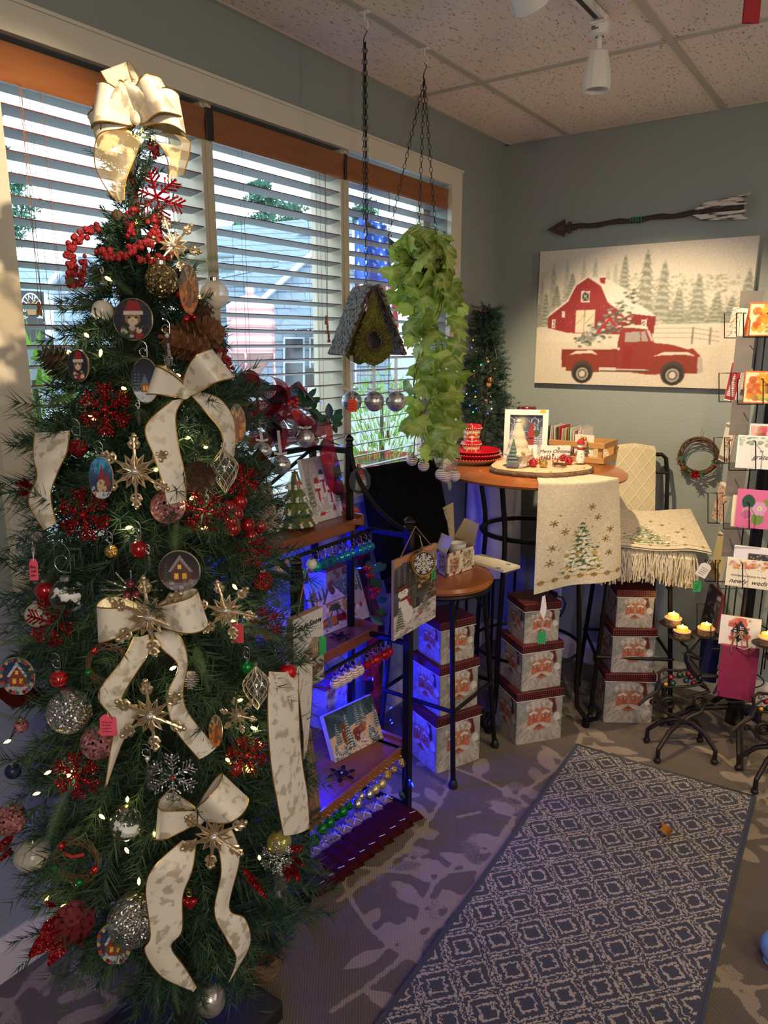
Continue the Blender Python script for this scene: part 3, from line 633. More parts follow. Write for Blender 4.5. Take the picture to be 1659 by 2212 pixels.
A.poly(Q(825, 1025, 880, 1025, 890, 1080, 880, 1185, 825, 1185), '86201f'); A.line(Q(680, 1190, 1000, 1190), .005, '55443c'); A.line(Q(680, 1178, 1000, 1180), .003, 'cfc5b5'); c = q(795, 1043); A.ell(c[0], c[1], .01, .01, 'd8d2c6')
A.poly(Q(1290, 1085, 1315, 1090, 1330, 1185, 1295, 1200), 'b0a79c'); A.spots(120, (.1, .45, 1.5, 1), .003, 'e4dfd4', .7); A.blur(1).grain(.05)
cx0, cz0, cw, ch = .209, 1.366, .914, .597
cv = thing('canvas_print', 'large canvas print of a red barn and old red pickup truck in snow', 'picture', (cx0, 0, cz0))
part(cv, 'stretched_canvas', MB().rbox((0, -.034, 0), (cw, -.002, ch), .002), mat('canvas_edge', 'c9c0b2', .8), False)
part(cv, 'print', A.mesh('print', print_mat('canvas_ink', .75, 500, .25), lambda u, v: (.001+(cw-.002)*u, -.0346, .001+(ch-.002)*v)), None)
# ---- arrow
P0, P1 = Y(1183, 497, -.03), Y(1622, 446, -.03); ax = (P1-P0).normalized(); ay = V((0, -1, 0)).cross(ax)*-1
if ay.z < 0: ay = -ay
AR = thing('wooden_arrow', 'rustic wooden arrow with a carved head and white-bark fletching above the canvas', 'wall decor', P0); L = (P1-P0).length
AW = mat('dark_stick', '3b302a', .8, nz=(60, .4), bump=(60, .6, .004)); AH = mat('carved_head', '4a3a34', .7, nz=(50, .3), bump=(45, .8, .006))
al = lambda t, h=0, o=0: P0+ax*(L*t)+ay*h+V((0, -o, 0))
part(AR, 'shaft', MB().tube([al(.12+.85*i/16, .004*math.sin(i*1.7), .004*math.cos(i*2.1)) for i in range(17)], [.0105+.0015*math.sin(i*2.9) for i in range(17)], 8), AW, True, True)
b = MB(); hp = [(0, 0), (.080, .037), (.085, .012), (.105, .010), (.105, -.010), (.085, -.012), (.080, -.037)]
b.prism(hp, al(0, 0, .008), ax, ay, V((0, .014, 0))); b.add([al(0), al(0)+ax*.08+ay*.037, al(0)+ax*.08-ay*.037, al(0)+ax*.05+V((0, -.02, 0)), al(0)+ax*.088+V((0, -.016, 0))], [(0, 3, 1), (0, 2, 3), (1, 3, 4), (3, 2, 4)]); part(AR, 'arrowhead', b, AH, False, True)
b = MB(); 
for k in (-1, 1): b.ball(al(.125, .014*k), .011, 10, 8)
for i in range(4): b.lathe([(.012, 0), (.0145, .004), (.012, .008)], al(.11+.014*i), 10, ax)
part(AR, 'head_binding', b, AH, True, True)
b = MB(); [b.lathe([(.011, 0), (.0135, .003), (.011, .006)], al(.445+.013*i), 10, ax) for i in range(5)]; part(AR, 'teal_binding', b, mat('teal_cord', '1e7f80', .7), True, True)
b = MB(); [b.lathe([(.011, 0), (.0135, .003), (.011, .006)], al(.75+.012*i), 10, ax) for i in range(6)]; part(AR, 'rear_binding', b, AH, True, True)
t = T('birch_bark'); v = t.co('Object', (12, 60, 160)); nn = t.noise(1, 3, v); t.col(t.mix(t.step(nn, .52, .6), 'cfc9c0', '4a423c')); t.set(rough=.85); BIRCH = t.m
for k in (1, -1): part(AR, 'fletching', MB().prism([(L*.745, k*.008), (L*.80, k*.034), (L*1.0, k*.048), (L*.965, k*.03), (L*.985, k*.010)][::k], al(0, 0, .004), ax, ay, V((0, -.006, 0))), BIRCH, False, True)
part(AR, 'nail', MB().cyl(al(.5, 0, .02)+V((0, .024, 0)), al(.5)+V((0, .034, 0)), .002), IRON, False, True)
# ---- wall outlet with plug and cord
OP = Y(1198, 1290, 0); ol = thing('wall_outlet', 'white power outlet low on the back wall', 'outlet', OP)
part(ol, 'plate', MB().rbox((-.036, -.006, -.058), (.036, 0, .058), .003), WHITE, False); part(ol, 'socket', MB().cyl((0, -.006, -.02), (0, -.008, -.02), .016), CARD); part(ol, 'slots', MB().box((-.006, -.0085, -.024), (-.004, -.008, -.014)).box((.004, -.0085, -.024), (.006, -.008, -.014)).cyl((0, -.0085, -.031), (0, -.008, -.031), .0025), INK, False)
pg = thing('power_cord', 'black power cord plugged in the wall outlet and dropping behind boxes', 'cord', OP+V((0, -.008, .02)))
part(pg, 'plug', MB().rbox((-.014, -.035, -.012), (.02, 0, .014), .004), BLK, False); part(pg, 'cord', MB().tube([(.015, -.025, 0), (.06, -.03, 0), (.075, -.03, -.03), (.06, -.03, -.08), (.02, -.04, -.15), (-.02, -.05, -.22), (-.03, -.05, -.30)], .0035, 6), BLK)
# ---- track light and heads
t0, t1 = Z(1262, -120, H), Z(1297, 28, H); tk = thing('light_track', 'white lighting track running along the ceiling', 'track light', (t1.x, t1.y, H))
d = V((0, -1, 0)); part(tk, 'rail', MB().box((-.018, -2.2, -.022), (.018, 0, -.006)), WHITE, False); part(tk, 'slot', MB().box((-.006, -2.2, -.0235), (.006, -.03, -.022)), BLK, False); part(tk, 'end_cap', MB().rbox((-.021, -.01, -.026), (.021, .012, -.006), .003), WHITE, False)
SP = V((t1.x, t1.y+.005, H-.026)); sp = thing('track_spotlight', 'unlit white bell-shaped spotlight hanging from the end of the track', 'spotlight', SP)
zz = lambda v: solve(lambda k: SP-V((0, 0, k)), v=v, hi=.5)
z1, z2, z3 = zz(76), zz(108), zz(196)
part(sp, 'adapter', MB().lathe([(.026, 0), (.027, -.012), (.024, -z1), (.012, -z1-.004)], (0, 0, 0), 20).box((-.02, -.03, -.006), (.02, .03, 0)), WHITE); part(sp, 'stem', MB().cyl((0, 0, -z1), (0, 0, -z2-.01), .0075), WHITE)
hd = part(sp, 'shade', MB().lathe([(.012, -z2), (.026, -z2-.006), (.036, -z2-.05), (.040, -z3*.8-.02), (.038, -z3), (.034, -z3), (.035, -z3*.8), (.02, -z2-.02)], (0, 0, 0), 12), WHITE, 25)
part(sp, 'label_print', MB().box((-.016, -.0262, -z1*.7), (.004, -.0258, -z1*.35)), mat('label_grey', '77736c', .7), False)
S2P = Z(1146, 0, H-.09); s2 = thing('track_spotlight', 'lit white cylinder spotlight cut off at the top edge of the frame', 'spotlight', S2P)
aimd = V((.06, 1., -.95)).normalized(); part(s2, 'shade', MB().lathe([(.03, .10), (.042, .09), (.046, .02), (.046, -.012), (.041, -.012), (.040, .0), (.001, .02)], (0, 0, 0), 28, -aimd), WHITE)
part(s2, 'lamp_face', MB().lathe([(.038, .003), (.001, .004)], (0, 0, 0), 24, -aimd), emat('lamp_glow', 'ffd9a0', 4)); part(s2, 'arm', MB().cyl((0, 0, .05), (0, -.0, .084), .008), WHITE)
RH = Z(1622, 50, 2.25); hb = thing('hanging_banner', 'red rectangular banner end hanging at the top right corner', 'banner', RH)
part(hb, 'cloth', MB().grid(lambda u, v: VR*((u-.5)*px(36, RH))+UP*(.19*v)+VT*(.003*math.sin(u*6)), 6, 4).grid(lambda u, v: VR*((.5-u)*px(36, RH))+UP*(.19*v)-VT*.004, 6, 4), mat('banner_red', 'a8232c', .7)); part(hb, 'string', MB().tube([(0, 0, .19), (0, 0, H-RH.z)], .001, 4), STR)
# ---- iron shelf unit below the window
YR, YL, YM = -1.505, -2.03, -1.475
SH = thing('etagere_shelf', 'black iron display shelf with three wooden tray shelves under the window', 'shelf', (.26, (YR+YL)/2, 0))
for k, y in enumerate((YR, YL)):
    part(SH, 'front_post', MB().box((.443, y-.012, 0), (.467, y+.012, .985)), IRON, False, True)
    part(SH, 'middle_post', MB().box((.214, y-.009, 0), (.232, y+.009, 1.225)), IRON, False, True); part(SH, 'back_post', MB().box((.06, y-.009, 0), (.078, y+.009, 1.225)), IRON, False, True)
    for (fx, fz, s) in ((.455, .985, 1), (.223, 1.225, .85)):
        part(SH, 'finial', MB().lathe([(.012*s, 0), (.021*s, .004), (.021*s, .010), (.017*s, .013), (.017*s, .02), (.023*s, .026), (.021*s, .032), (.006*s, .042), (.0005, .043)], (fx, y, fz), 4, (0, 0, 1)), IRON, False, True)
    part(SH, 'curved_rail', MB().tube([(.225+.222*t_, y, 1.225-.245*(t_**.55)-.02*math.sin(PI*t_)) for t_ in [i/14 for i in range(15)]], .0075, 6), IRON, True, True)
    for z, xa in ((.965, .223), (.605, .26), (.215, .06), (.012, .06)): part(SH, 'side_bar', MB().box((xa, y-.007, z-.007), (.445, y+.007, z+.007)), IRON, False, True)
    part(SH, 'top_bar', MB().box((.07, y-.008, 1.205), (.22, y+.008, 1.222)), IRON, False, True)
part(SH, 'back_rail', MB().box((.062, YL, 1.205), (.076, YR, 1.222)), IRON, False, True)
for (ya, yb) in ((YL, YR), (YR, YL)): part(SH, 'cross_brace', MB().tube([(.068, ya, .98), (.068, yb, 1.21)], .006, 6), IRON, False, True)
SHELVES = [(.985, .07, .250), (.613, .07, .305), (.222, .07, .435)]
for z, xa, xb in SHELVES:
    s_ = part(SH, 'tray_shelf', MB().box((xa, YL+.005, z-.012), (xb-.012, YR+.03, z)), SHELFW, False, True)
    part(s_, 'front_lip', MB().rbox((xb-.012, YL+.005, z-.03), (xb, YR+.03, z+.006), .002), SHELFW, False, True); part(s_, 'side_lip', MB().rbox((xa, YR+.03, z-.03), (xb, YR+.042, z+.016), .002), SHELFW, False, True)
RODS = [(.272, .945), (.335, .578)]
for x, z in RODS: part(SH, 'hanging_rod', MB().tube([(x, YL, z), (x, YR+.05, z)], .0065, 8), IRON, True, True)
# ---- bar chairs with round wooden seats
def barchair(label, c, ang, rz_seat=.735):
    t_ = thing('bar_chair', label, 'bar chair', (c[0], c[1], 0), 'black iron bar chairs', ang); h = rz_seat-.032
    part(t_, 'seat', MB().lathe([(.001, h+.032), (.165, h+.032), (.186, h+.026), (.194, h+.014), (.190, h+.004), (.178, h), (.001, h)], (0, 0, 0), 40), CHERRY); part(t_, 'seat_ring', MB().tube([(.182*math.cos(a*PI/16), .182*math.sin(a*PI/16), h-.008) for a in range(32)], .0085, 6, True), IRON)
    for sx, sy in ((1, 1), (1, -1), (-1, 1), (-1, -1)):      # front is +x
        top = (.118*sx, .118*sy, h-.01); ft = (.165*sx, .165*sy, 0)
        lg = part(t_, 'leg', MB().tube([top, ft], .0095, 8), IRON); part(lg, 'rubber_foot', MB().lathe([(.016, 0), (.0165, .012), (.012, .03), (.010, .032)], (ft[0], ft[1], 0), 10, UP, True), BLK)
        part(t_, 'corner_brace', MB().tube([(.13*sx, .13*sy, h-.14), (.12*sx, .095*sy, h-.09), (.10*sx, .04*sy, h-.03), (.09*sx, .0, h-.012)], .005, 6), IRON)
    k = .152; zf = .285
    for p_, r_ in (((k, -k), (k, k)), ((k, k), (-k, k)), ((-k, k), (-k, -k)), ((-k, -k), (k, -k))): part(t_, 'foot_rail', MB().tube([(p_[0], p_[1], zf), (r_[0], r_[1], zf)], .0075, 6), IRON)
    P = []
    for sy in (-1, 1):
        P.append([(-.125, .15*sy, h-.03), (-.150, .165*sy, h+.10), (-.185, .165*sy, h+.28), (-.215, .16*sy, h+.36), (-.228, .145*sy, h+.375)])
    part(t_, 'back_frame', MB().tube(P[0]+P[1][::-1], .009, 8), IRON)
    for zz_ in (.12, .30): part(t_, 'back_rail', MB().tube([(-.152-.2*(zz_-.12), -.165, h+zz_), (-.17-.2*(zz_-.12), 0, h+zz_), (-.152-.2*(zz_-.12), .165, h+zz_)], .006, 6), IRON)
    return t_
barchair('black iron bar chair by the shelf, open gift box on its round wooden seat', (.357, -1.14), 0.)
C2 = V((.82, -.335, 0)); A2 = math.atan2(-.87, .49); barchair('black iron bar chair by the back wall, under the cream fringed throw', C2, A2)
# ---- round bar table
TC = V((.475, -.605, 0)); TZ, TR = 1.06, .365
bt = thing('bar_table', 'round cherry-topped bar table on black iron legs in the corner', 'table', TC)
part(bt, 'table_top', MB().lathe([(.001, TZ), (TR-.075, TZ), (TR-.072, TZ-.002), (TR-.03, TZ-.002), (TR-.012, TZ-.006), (TR, TZ-.014), (TR-.002, TZ-.022), (TR-.03, TZ-.03), (.001, TZ-.03)], (0, 0, 0), 64), CHERRY)
LA = [math.radians(a) for a in (-118, -62, -20, 60, 110, 190)]
for a in [math.radians(x) for x in (-95, -2, 88, 180)]:
    c, s = math.cos(a), math.sin(a)
    part(bt, 'leg', MB().tube([(c*.25, s*.25, TZ-.03), (c*.215, s*.215, .85), (c*.21, s*.21, .75), (c*.235, s*.235, .35), (c*.235, s*.235, .14)], .0105, 8), IRON)
    part(bt, 'scroll_foot', MB().tube([(c*.235, s*.235, .16), (c*.245, s*.245, .075), (c*.29, s*.29, .03), (c*.33, s*.33, .05), (c*.34, s*.34, .085), (c*.315, s*.315, .108), (c*.295, s*.295, .09), (c*.305, s*.305, .07)], .0105, 8).cyl((c*.285, s*.285, 0), (c*.285, s*.285, .03), .016), IRON)
part(bt, 'ring', MB().tube([(.205*math.cos(a*PI/20), .205*math.sin(a*PI/20), .80) for a in range(40)], .010, 6, True), IRON); part(bt, 'lower_ring', MB().tube([(.225*math.cos(a*PI/16), .225*math.sin(a*PI/16), .30) for a in range(32)], .007, 6, True), IRON)
# ---- corner stand under a white cloth, small potted tree on it
cs = thing('covered_stand', 'small corner stand covered with a plain white cloth', 'stand', (.125, -.25, 0)); WCL = mat('white_cloth', 'cfcbd2', .85, nz=(12, .04), sheen=.3)
part(cs, 'stand_top', MB().box((-.08, -.13, .975), (.08, .13, .99)), BLK, False)
for sx in (-1, 1):
    for sy in (-1, 1): part(cs, 'leg', MB().cyl((sx*.07, sy*.12, 0), (sx*.07, sy*.12, .975), .007, n=8), IRON)
def drape(u, v):
    a = u*2*PI; s = (abs(math.cos(a))**3+abs(math.sin(a))**3)**(-1/3.); f = 1+.06*v*math.sin(a*9)+.10*v
    return (.095*s*math.cos(a)*f, .16*s*math.sin(a)*f, .995-.52*v)
part(cs, 'cloth', MB().grid(drape, 72, 8).add([drape(i/72, 0) for i in range(72)], [tuple(range(72))]), WCL)
# ---- runner over the table edge: two views of the same linen with a snowy tree
def linen(w, h, tw=1.):
    A = Art(w, h, 'cfc3ab', w/h); a = A.A; A.grain(.05, 2)
    A.fir(a*.5, .13, .46, a*.52, '3f5a33', 'e8e2d2', 12); A.spots(150, (a*.30, .13, a*.70, .34), .013, ['e9e4d6', 'd8d0bc', '4a6238', 'c09a48'], .9); A.spots(60, (a*.4, .3, a*.6, .5), .009, ['e9e4d6', '4a6238', 'b98f3e'], .9)
    for x, y in ((.18, .58), (.30, .50), (.68, .60), (.84, .48), (.78, .40), (.17, .37), (.82, .27), (.15, .24), (.6, .70)):
        for k in range(3):
            an = k*PI/3+.3; r = .028; A.line([(a*x-r*math.cos(an), y-r*math.sin(an)), (a*x+r*math.cos(an), y+r*math.sin(an))], .0045, '7a6138')
    A.spots(70, (a*.08, .2, a*.92, .66), .0045, '6e5c3c'); A.line([(0, .085), (a, .085)], .003, '9a7b40')
    for i in range(7): A.flake(a*(.07+.145*i), .085, .02, '8a6c34', .0035)
    return A
LINEN = print_mat('linen_print', .9, 300, .3)
rr = V((.87, .49, 0)); ro = V((.49, -.87, 0))
tl, tr_ = Z(1163, 1026, TZ), Z(1338, 1030, TZ)
rl, rrr = Z(1163, 1024, TZ-.02)+VT*.004, None
rim = lambda a: TC+V((math.cos(a)*(TR+.004), math.sin(a)*(TR+.004), TZ))
AL_ = solve(rim, u=1163, lo=-1.7, hi=-.4); AR_ = solve(rim, u=1337, lo=-.9, hi=.35)
EL = TC+V((math.cos(-1.17), math.sin(-1.17), 0))*(TR+.004); ER = TC+V((math.cos(.06), math.sin(.06), 0))*(TR+.004)
def edgept(u):                                        # along the table rim
    a = AL_+(AR_-AL_)*u; return TC+V((math.cos(a), math.sin(a), 0))*(TR+.004)
BLp, BRp = Z(1180, 1266, .62), None
def runner(u, v):
    e = edgept(u); d = (e-TC); d.z = 0; d.normalize(); s = v*.60
    if s > .37: q = s-.37; return TC+d*(TR+.004-q*.9)+V((0, 0, TZ+.004)) if q > 0 else 0
    k = 1-s/.37; chord = edgept(0).lerp(edgept(1), u); hang = e.lerp(chord, .55*k); hang = hang+d*(.012*math.sin(u*7+k*2)*k+.03*k)
    return V((hang.x, hang.y, TZ-.001-.365*k+.006*k*math.sin(u*5)-.035*k*(1-u)))
A = linen(120, 190); A.a = np.concatenate([np.tile(A.a[:1], (90, 1, 1)), A.a], 0); A.h = A.a.shape[0]
tt_ = A.mesh('table_runner', LINEN, lambda u, v: runner(u, v)); shade(tt_, 60)
solo('table_runner', tt_, None, 'cream linen table runner with a snowy fir draped over the bar table edge', 'table runner')
# ---- cream throw over the chair by the back wall, folded runner and fringe on its seat
CRM = T('cream_cable_knit'); x, y, z = CRM.xyz(CRM.co('UV') if False else CRM.co()); w = ((x*.87+y*.49)*18); hgt = z*14
dm = ((w+hgt).fr()-.5).ab().mx(((w-hgt).fr()-.5).ab()); kn = CRM.vor(420)
CRM.col(CRM.mix(CRM.step(dm, .44, .47), 'cdbf9a', 'e3d7b5')); CRM.set(rough=.95, sheen=.3); CRM.bump(CRM.step(dm, .42, .48)*.8+kn*.5, .7, .004); CRM = CRM.m
R2 = Matrix.Rotation(A2, 4, 'Z'); L2 = lambda x, y, z: C2+R2.to_3x3() @ V((x, y, z))
th = thing('knit_throw', 'cream cable-knit throw hung over the back of the chair by the wall', 'throw', C2+V((0, 0, .735)))
def thr(u, v):
    y = -.20+.31*u; s = v*.66
    if s < .30: return L2(-.118-.075*s/.30, y, .79+s*1.0)
    if s < .36: a = (s-.30)/.06*PI; return L2(-.225+.032*math.cos(a)-.0, y, 1.09+.03*math.sin(a))
    return L2(-.257, y, 1.09-(s-.36))
part(th, 'blanket', MB().grid(lambda u, v: thr(u, v)+V((0, 0, .006*math.sin(u*9+v*3))), 26, 34), CRM, True, True)
part(th, 'folded_seat_part', MB().grid(lambda u, v: L2(-.15+.33*v, -.20+.385*u, .745+.07*(1-v)**1.5*(1-.9*abs(2*u-1)**6)+.012*math.sin(u*5)), 16, 12), CRM, True, True)
fl = []; rs = random.Random(3)
for i in range(420):
    u = rs.random(); y0 = -.205+.40*u; l = rs.uniform(.06, .12); x0 = .175+rs.uniform(-.012, .012); a = rs.uniform(-.025, .025); z0 = .765-.02*abs(2*u-1)
    pts = [L2(x0, y0, z0), L2(x0+.016, y0+a*.3, z0-.02), L2(x0+.02+rs.uniform(-.006, .006), y0+a*.8, z0-.02-l*.5), L2(x0+.018+rs.uniform(-.01, .01), y0+a+rs.uniform(-.01, .01), z0-.02-l)]
    m_ = MB().tube(pts, .0024, 4); fl += [[m_.v[j] for j in f] for f in m_.f if len(f) == 4]
s0 = wloc(th); me = soup('fringe', mat('cream_yarn', 'd8ceb4', .95), np.array([[tuple(p) for p in f] for f in fl])-np.array(s0), True); part(th, 'fringe', me, None, kind='stuff')
A = linen(130, 100); tw = A.mesh('folded_runner', LINEN, lambda u, v: L2(.205-.30*v, -.215+.46*u+.0*v, .775+.085*v+.006*math.sin(u*8)-.02*max(0, u-.8)*5*(1-v))); shade(tw, 60)
fr_ = thing('folded_runner', 'folded cream linen runner with snowflake border lying on the chair by the wall', 'table runner', L2(0, 0, .8)); o = link('top_layer', tw, fr_); o.location = -wloc(fr_)
part(fr_, 'under_layer', MB().grid(lambda u, v: L2(.207-.30*v, -.217+.462*u, .768+.083*v+.006*math.sin(u*8)-.02*max(0, u-.8)*5*(1-v)), 12, 6), mat('linen_plain', 'd6ccb6', .9), True, True)
tagcard('white printed product card hanging at the end of the folded runner', Z(1521, 1213, .74)+VT*.03, .045, .055, CARD, VT, (VR*.5+UP).normalized(), 4, .03, 'product tag'); tagcard('green price tag hanging below the fringe of the cream throw', Y(1507, 1254, -.48), .03, .045, GREENT, VT, UP, 3, .05)
tagcard('green price tag hanging on a white string below the linen runner', V(runner(.12, 0))+V((.0, -.012, -.15)), .03, .05, GREENT, VT, UP, 0, .10)
ws = MB(); 
P = V(runner(.12, 0))+V((0, -.012, -.03)); ws.prism([(-.012, -.045), (.004, -.075), (.012, -.03), (.004, .02), (-.006, .015)], P, VR, UP, VT*.002); solo('white_cloth_label', ws, CARD, 'folded white cloth label tied above the green tag under the linen runner', 'label', smooth=False)
# ================================================================== HUNG FROM THE CEILING: birdhouse, ivy
CHX = .301; t = T('grey_birch_bark'); vv = t.vor(55, feat='DISTANCE_TO_EDGE'); nz_ = t.noise(60, 4); t.col(t.mix(t.step(vv+(nz_-.5)*.35, .02, .16), '3a302a', t.mix(t.noise(26, 3), '6f6b68', 'a39d98'))); t.set(rough=.95); t.bump(vv+nz_, 1, .012); BARKG = t.m; MOSS = mat('dry_moss', '6e6a2e', .95, nz=(90, .45), bump=(140, 1, .006)); TWIG = mat('brown_twig', '5a3f2a', .85, nz=(80, .35))
CHN = mat('dark_chain', '2c2f33', .35, .85, nz=None)
def chain(b, p, q, L=.017, w=.0042, r=.0009):
    p = V(p); q = V(q); n = max(2, int((q-p).length/(L*.82))); d = (q-p).normalized(); a = d.orthogonal().normalized(); c = d.cross(a)
    for i in range(n):
        m_ = p.lerp(q, (i+.5)/n); s = a if i % 2 else c; h = (q-p).length/n*.60
        b.tube([m_+d*h, m_+d*h*.5+s*w, m_-d*h*.5+s*w, m_-d*h, m_-d*h*.5-s*w, m_+d*h*.5-s*w], r, 4, True)
    return b
def ceilhook(label, y):
    t_ = thing('ceiling_hook', label, 'hook', (CHX, y, H-.006)); part(t_, 'clip', MB().rbox((-.016, -.008, -.004), (.016, .008, 0), .001), WHITE, False)
    part(t_, 'hook', MB().tube([(0, 0, -.004), (0, 0, -.02), (.010, 0, -.028), (.012, 0, -.040), (.002, 0, -.047), (-.008, 0, -.042)], .002, 6), WHITE); return V((CHX, y, H-.052))
BY, IY = -1.515, -1.20
hk = ceilhook('white ceiling hook that carries the birdhouse chain', BY); hk2 = ceilhook('white ceiling hook that carries the ivy basket chains', IY)
bz0, bz1 = 1.485, 1.715
BH = thing('birdhouse', 'A-frame birdhouse of birch bark and moss hanging on a chain', 'birdhouse', (CHX, BY, bz0))
fn_ = V((.80, -.60, 0)).normalized(); r_, u_, n_ = frame(fn_); o = V((CHX, BY, 0)); dpt = .075
Pz = lambda x, z, d=0: o+r_*x+V((0, 0, z))+n_*d
hh = bz1-bz0; prof = [(-.062, bz0+.045), (-.03, bz0+.012), (0, bz0), (.03, bz0+.012), (.062, bz0+.045), (0, bz1-.008)]
body = MB(); ringN = 24; hc = (0, bz0+.075); hr = .026
# front with a round hole: strip between outline and hole
def outl(a):
    dx, dz = math.cos(a), math.sin(a); best = 9
    for (x0, z0), (x1, z1) in zip(prof, prof[1:]+prof[:1]):
        den = dx*(z1-z0)-dz*(x1-x0)
        if abs(den) < 1e-9: continue
        t_ = ((x0-hc[0])*(z1-z0)-(z0-hc[1])*(x1-x0))/den; s_ = ((x0-hc[0])*dz-(z0-hc[1])*dx)/den
        if t_ > 0 and -1e-6 <= s_ <= 1+1e-6: best = min(best, t_)
    return (hc[0]+dx*best, hc[1]+dz*best)
ang = [2*PI*i/40 for i in range(41)]
body.grid(lambda u, v: Pz(*( (lambda p, q_: (p[0]*(1-v)+q_[0]*v, p[1]*(1-v)+q_[1]*v))(outl(2*PI*u), (hc[0]+hr*math.cos(2*PI*u), hc[1]+hr*math.sin(2*PI*u)))), dpt+.008*math.sin(v*3)*(1+.4*math.sin(u*40+v*9))), 80, 8)
part(BH, 'mossy_front', body, MOSS, True, True)
part(BH, 'back', face([Pz(x, z, -dpt) for x, z in prof], -n_*.004), MOSS, False, True)
tuf = []
for _ in range(1500):
    a = random.uniform(0, 2*PI); v = random.random(); p, q_ = outl(a), (hc[0]+hr*math.cos(a), hc[1]+hr*math.sin(a)); c = Pz(p[0]*(1-v)+q_[0]*v, p[1]*(1-v)+q_[1]*v, dpt+.004); d = (r_*random.uniform(-1, 1)+UP*random.uniform(-1, 1)+n_*random.uniform(.3, 1)).normalized()*random.uniform(.008, .02); w = d.cross(V((random.random(), .3, .5))).normalized()*.0022; tuf.append((c-w, c+w, c+d))
me = soup('moss_tufts', mat('moss_tufts', '85803a', .95, nz=(40, .5)), np.array([[tuple(p-V(BH.location)) for p in t3] for t3 in tuf])); part(BH, 'moss_tufts', me, None, kind='stuff')
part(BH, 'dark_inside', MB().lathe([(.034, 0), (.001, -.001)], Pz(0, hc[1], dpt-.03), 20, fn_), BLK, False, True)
b = MB()
for k in range(5): b.tube([Pz(hc[0]+(hr+.002+.003*math.sin(i*2.1+k*2))*math.cos(2*PI*i/18), hc[1]+(hr+.002+.003*math.cos(i*1.7+k))*math.sin(2*PI*i/18), dpt+.012+.003*math.sin(i+k)) for i in range(18)], .0016, 4, True)
part(BH, 'twig_ring', b, TWIG, True, True)
for sgn in (-1, 1):
    for i in range(6):                                 # overlapping bark courses on each slope
        t0_, t1_ = i/6, (i+1.12)/6; p0 = (sgn*(.008+.078*t0_), bz1-(hh-.035)*t0_); p1 = (sgn*(.012+.078*t1_), bz1-(hh-.035)*t1_); nn = V((0, 0, 1))*.012+r_*sgn*.02
        part(BH, 'bark_shingle', face([Pz(p0[0], p0[1], dpt+.018), Pz(p1[0], p1[1], dpt+.02+random.uniform(-.003, .004)), Pz(p1[0], p1[1], -dpt-.02), Pz(p0[0], p0[1], -dpt-.018)], nn.normalized()*.009), BARKG, False, True)
b = MB()
for sgn in (-1, 1): b.tube([Pz(sgn*.004, bz1-.004, dpt+.024), Pz(sgn*.09, bz0+.045, dpt+.026)], .0022, 4)
part(BH, 'twig_edging', b, TWIG, True, True)
b = MB(); 
for k in range(3): chain(b, hk+V((.003*math.cos(k*2.1), .003*math.sin(k*2.1), -.03)), V((CHX+.006*math.cos(k*2.1), BY+.006*math.sin(k*2.1), 1.905)))
b.tube([hk+V((0, 0, .004)), hk+V((.008, 0, -.004)), hk+V((0, 0, -.014)), hk+V((-.004, 0, -.026)), hk+V((0, 0, -.034))], .0016, 5)
c_ = V((CHX, BY, 1.88)); b.tube([c_+V((0, 0, .03)), c_+V((.002, 0, 0))], .003, 6).tube([c_+V((-.006, 0, -.012)), c_+V((-.004, 0, 0)), c_+V((.005, 0, 0)), c_+V((.006, 0, -.012)), c_+V((-.002, 0, -.03)), c_+V((.001, 0, -.04))], .0018, 5); chain(b, c_+V((0, 0, -.04)), V((CHX, BY, bz1)))
part(BH, 'hanging_chain', b, CHN, True, True)
# silver bells under it
SILB = mat('satin_silver', 'd2d5d9', .36, .85, nz=(30, .08)); RIBW = mat('sheer_white_ribbon', 'e6e2e4', .6, alpha=.75)
def fretball(label, P, r, top, word=None, group='silver openwork bell ornaments'):
    P = V(P); t_ = thing('bell_ornament', label, 'ornament', P, group); part(t_, 'upper_half', MB().lathe([(r*math.sin(a), r*math.cos(a)) for a in [PI/2*i/8+.02 for i in range(9)]], (0, 0, 0), 24), SILB); part(t_, 'lower_half', MB().lathe([(r*math.cos(a), -r*math.sin(a)) for a in [PI/2*i/8 for i in range(9)]], (0, 0, 0), 24), SILB)
    part(t_, 'rim', MB().lathe([(r*.98, -.001), (r*1.09, -.0006), (r*1.09, .0006), (r*.98, .001)], (0, 0, 0), 28), SILB)
    b = MB(); rs = random.Random(int(P.y*1e4))
    for lat in (.35, .75, -.4):
        for k in range(7):
            a = k*.9+lat*2; e = V((math.cos(a)*math.cos(lat), math.sin(a)*math.cos(lat), math.sin(lat)))
            if word and e.dot(VT) > .75 and lat > 0: continue
            rr_, uu_, nn_ = frame(e)
            for g in range(4): c = e*r*1.003+rr_*r*.09*math.cos(g*1.57)+uu_*r*.09*math.sin(g*1.57); b.add([c+rr_*r*.04, c+uu_*r*.07, c-rr_*r*.04, c-uu_*r*.07], [(0, 1, 2, 3)])
    part(t_, 'cutouts', b, BLK, False)
    if word: text(t_, word, r*.62, P+VT*r*.93+UP*r*.38, VR, (UP-VT*-.35).normalized(), BLK, 'cutout_lettering', .3)
    b = MB(); q_ = V((0, 0, r))
    for s in (-1, 1): b.strip([q_+VR*s*r*(.1+.6*math.sin(PI*i/6))*(i/6 > -1)+UP*r*(.12+.25*math.sin(PI*i/6*.9)) for i in range(7)], [q_+VR*s*r*(.1+.55*math.sin(PI*i/6))+UP*r*(.02+.1*math.sin(PI*i/6*.9))+VT*r*.2 for i in range(7)])
    w = r*.16; b.strip([q_-VR*w, V(top)-P-VR*w], [q_+VR*w, V(top)-P+VR*w]); part(t_, 'ribbon', b, RIBW, True); return t_
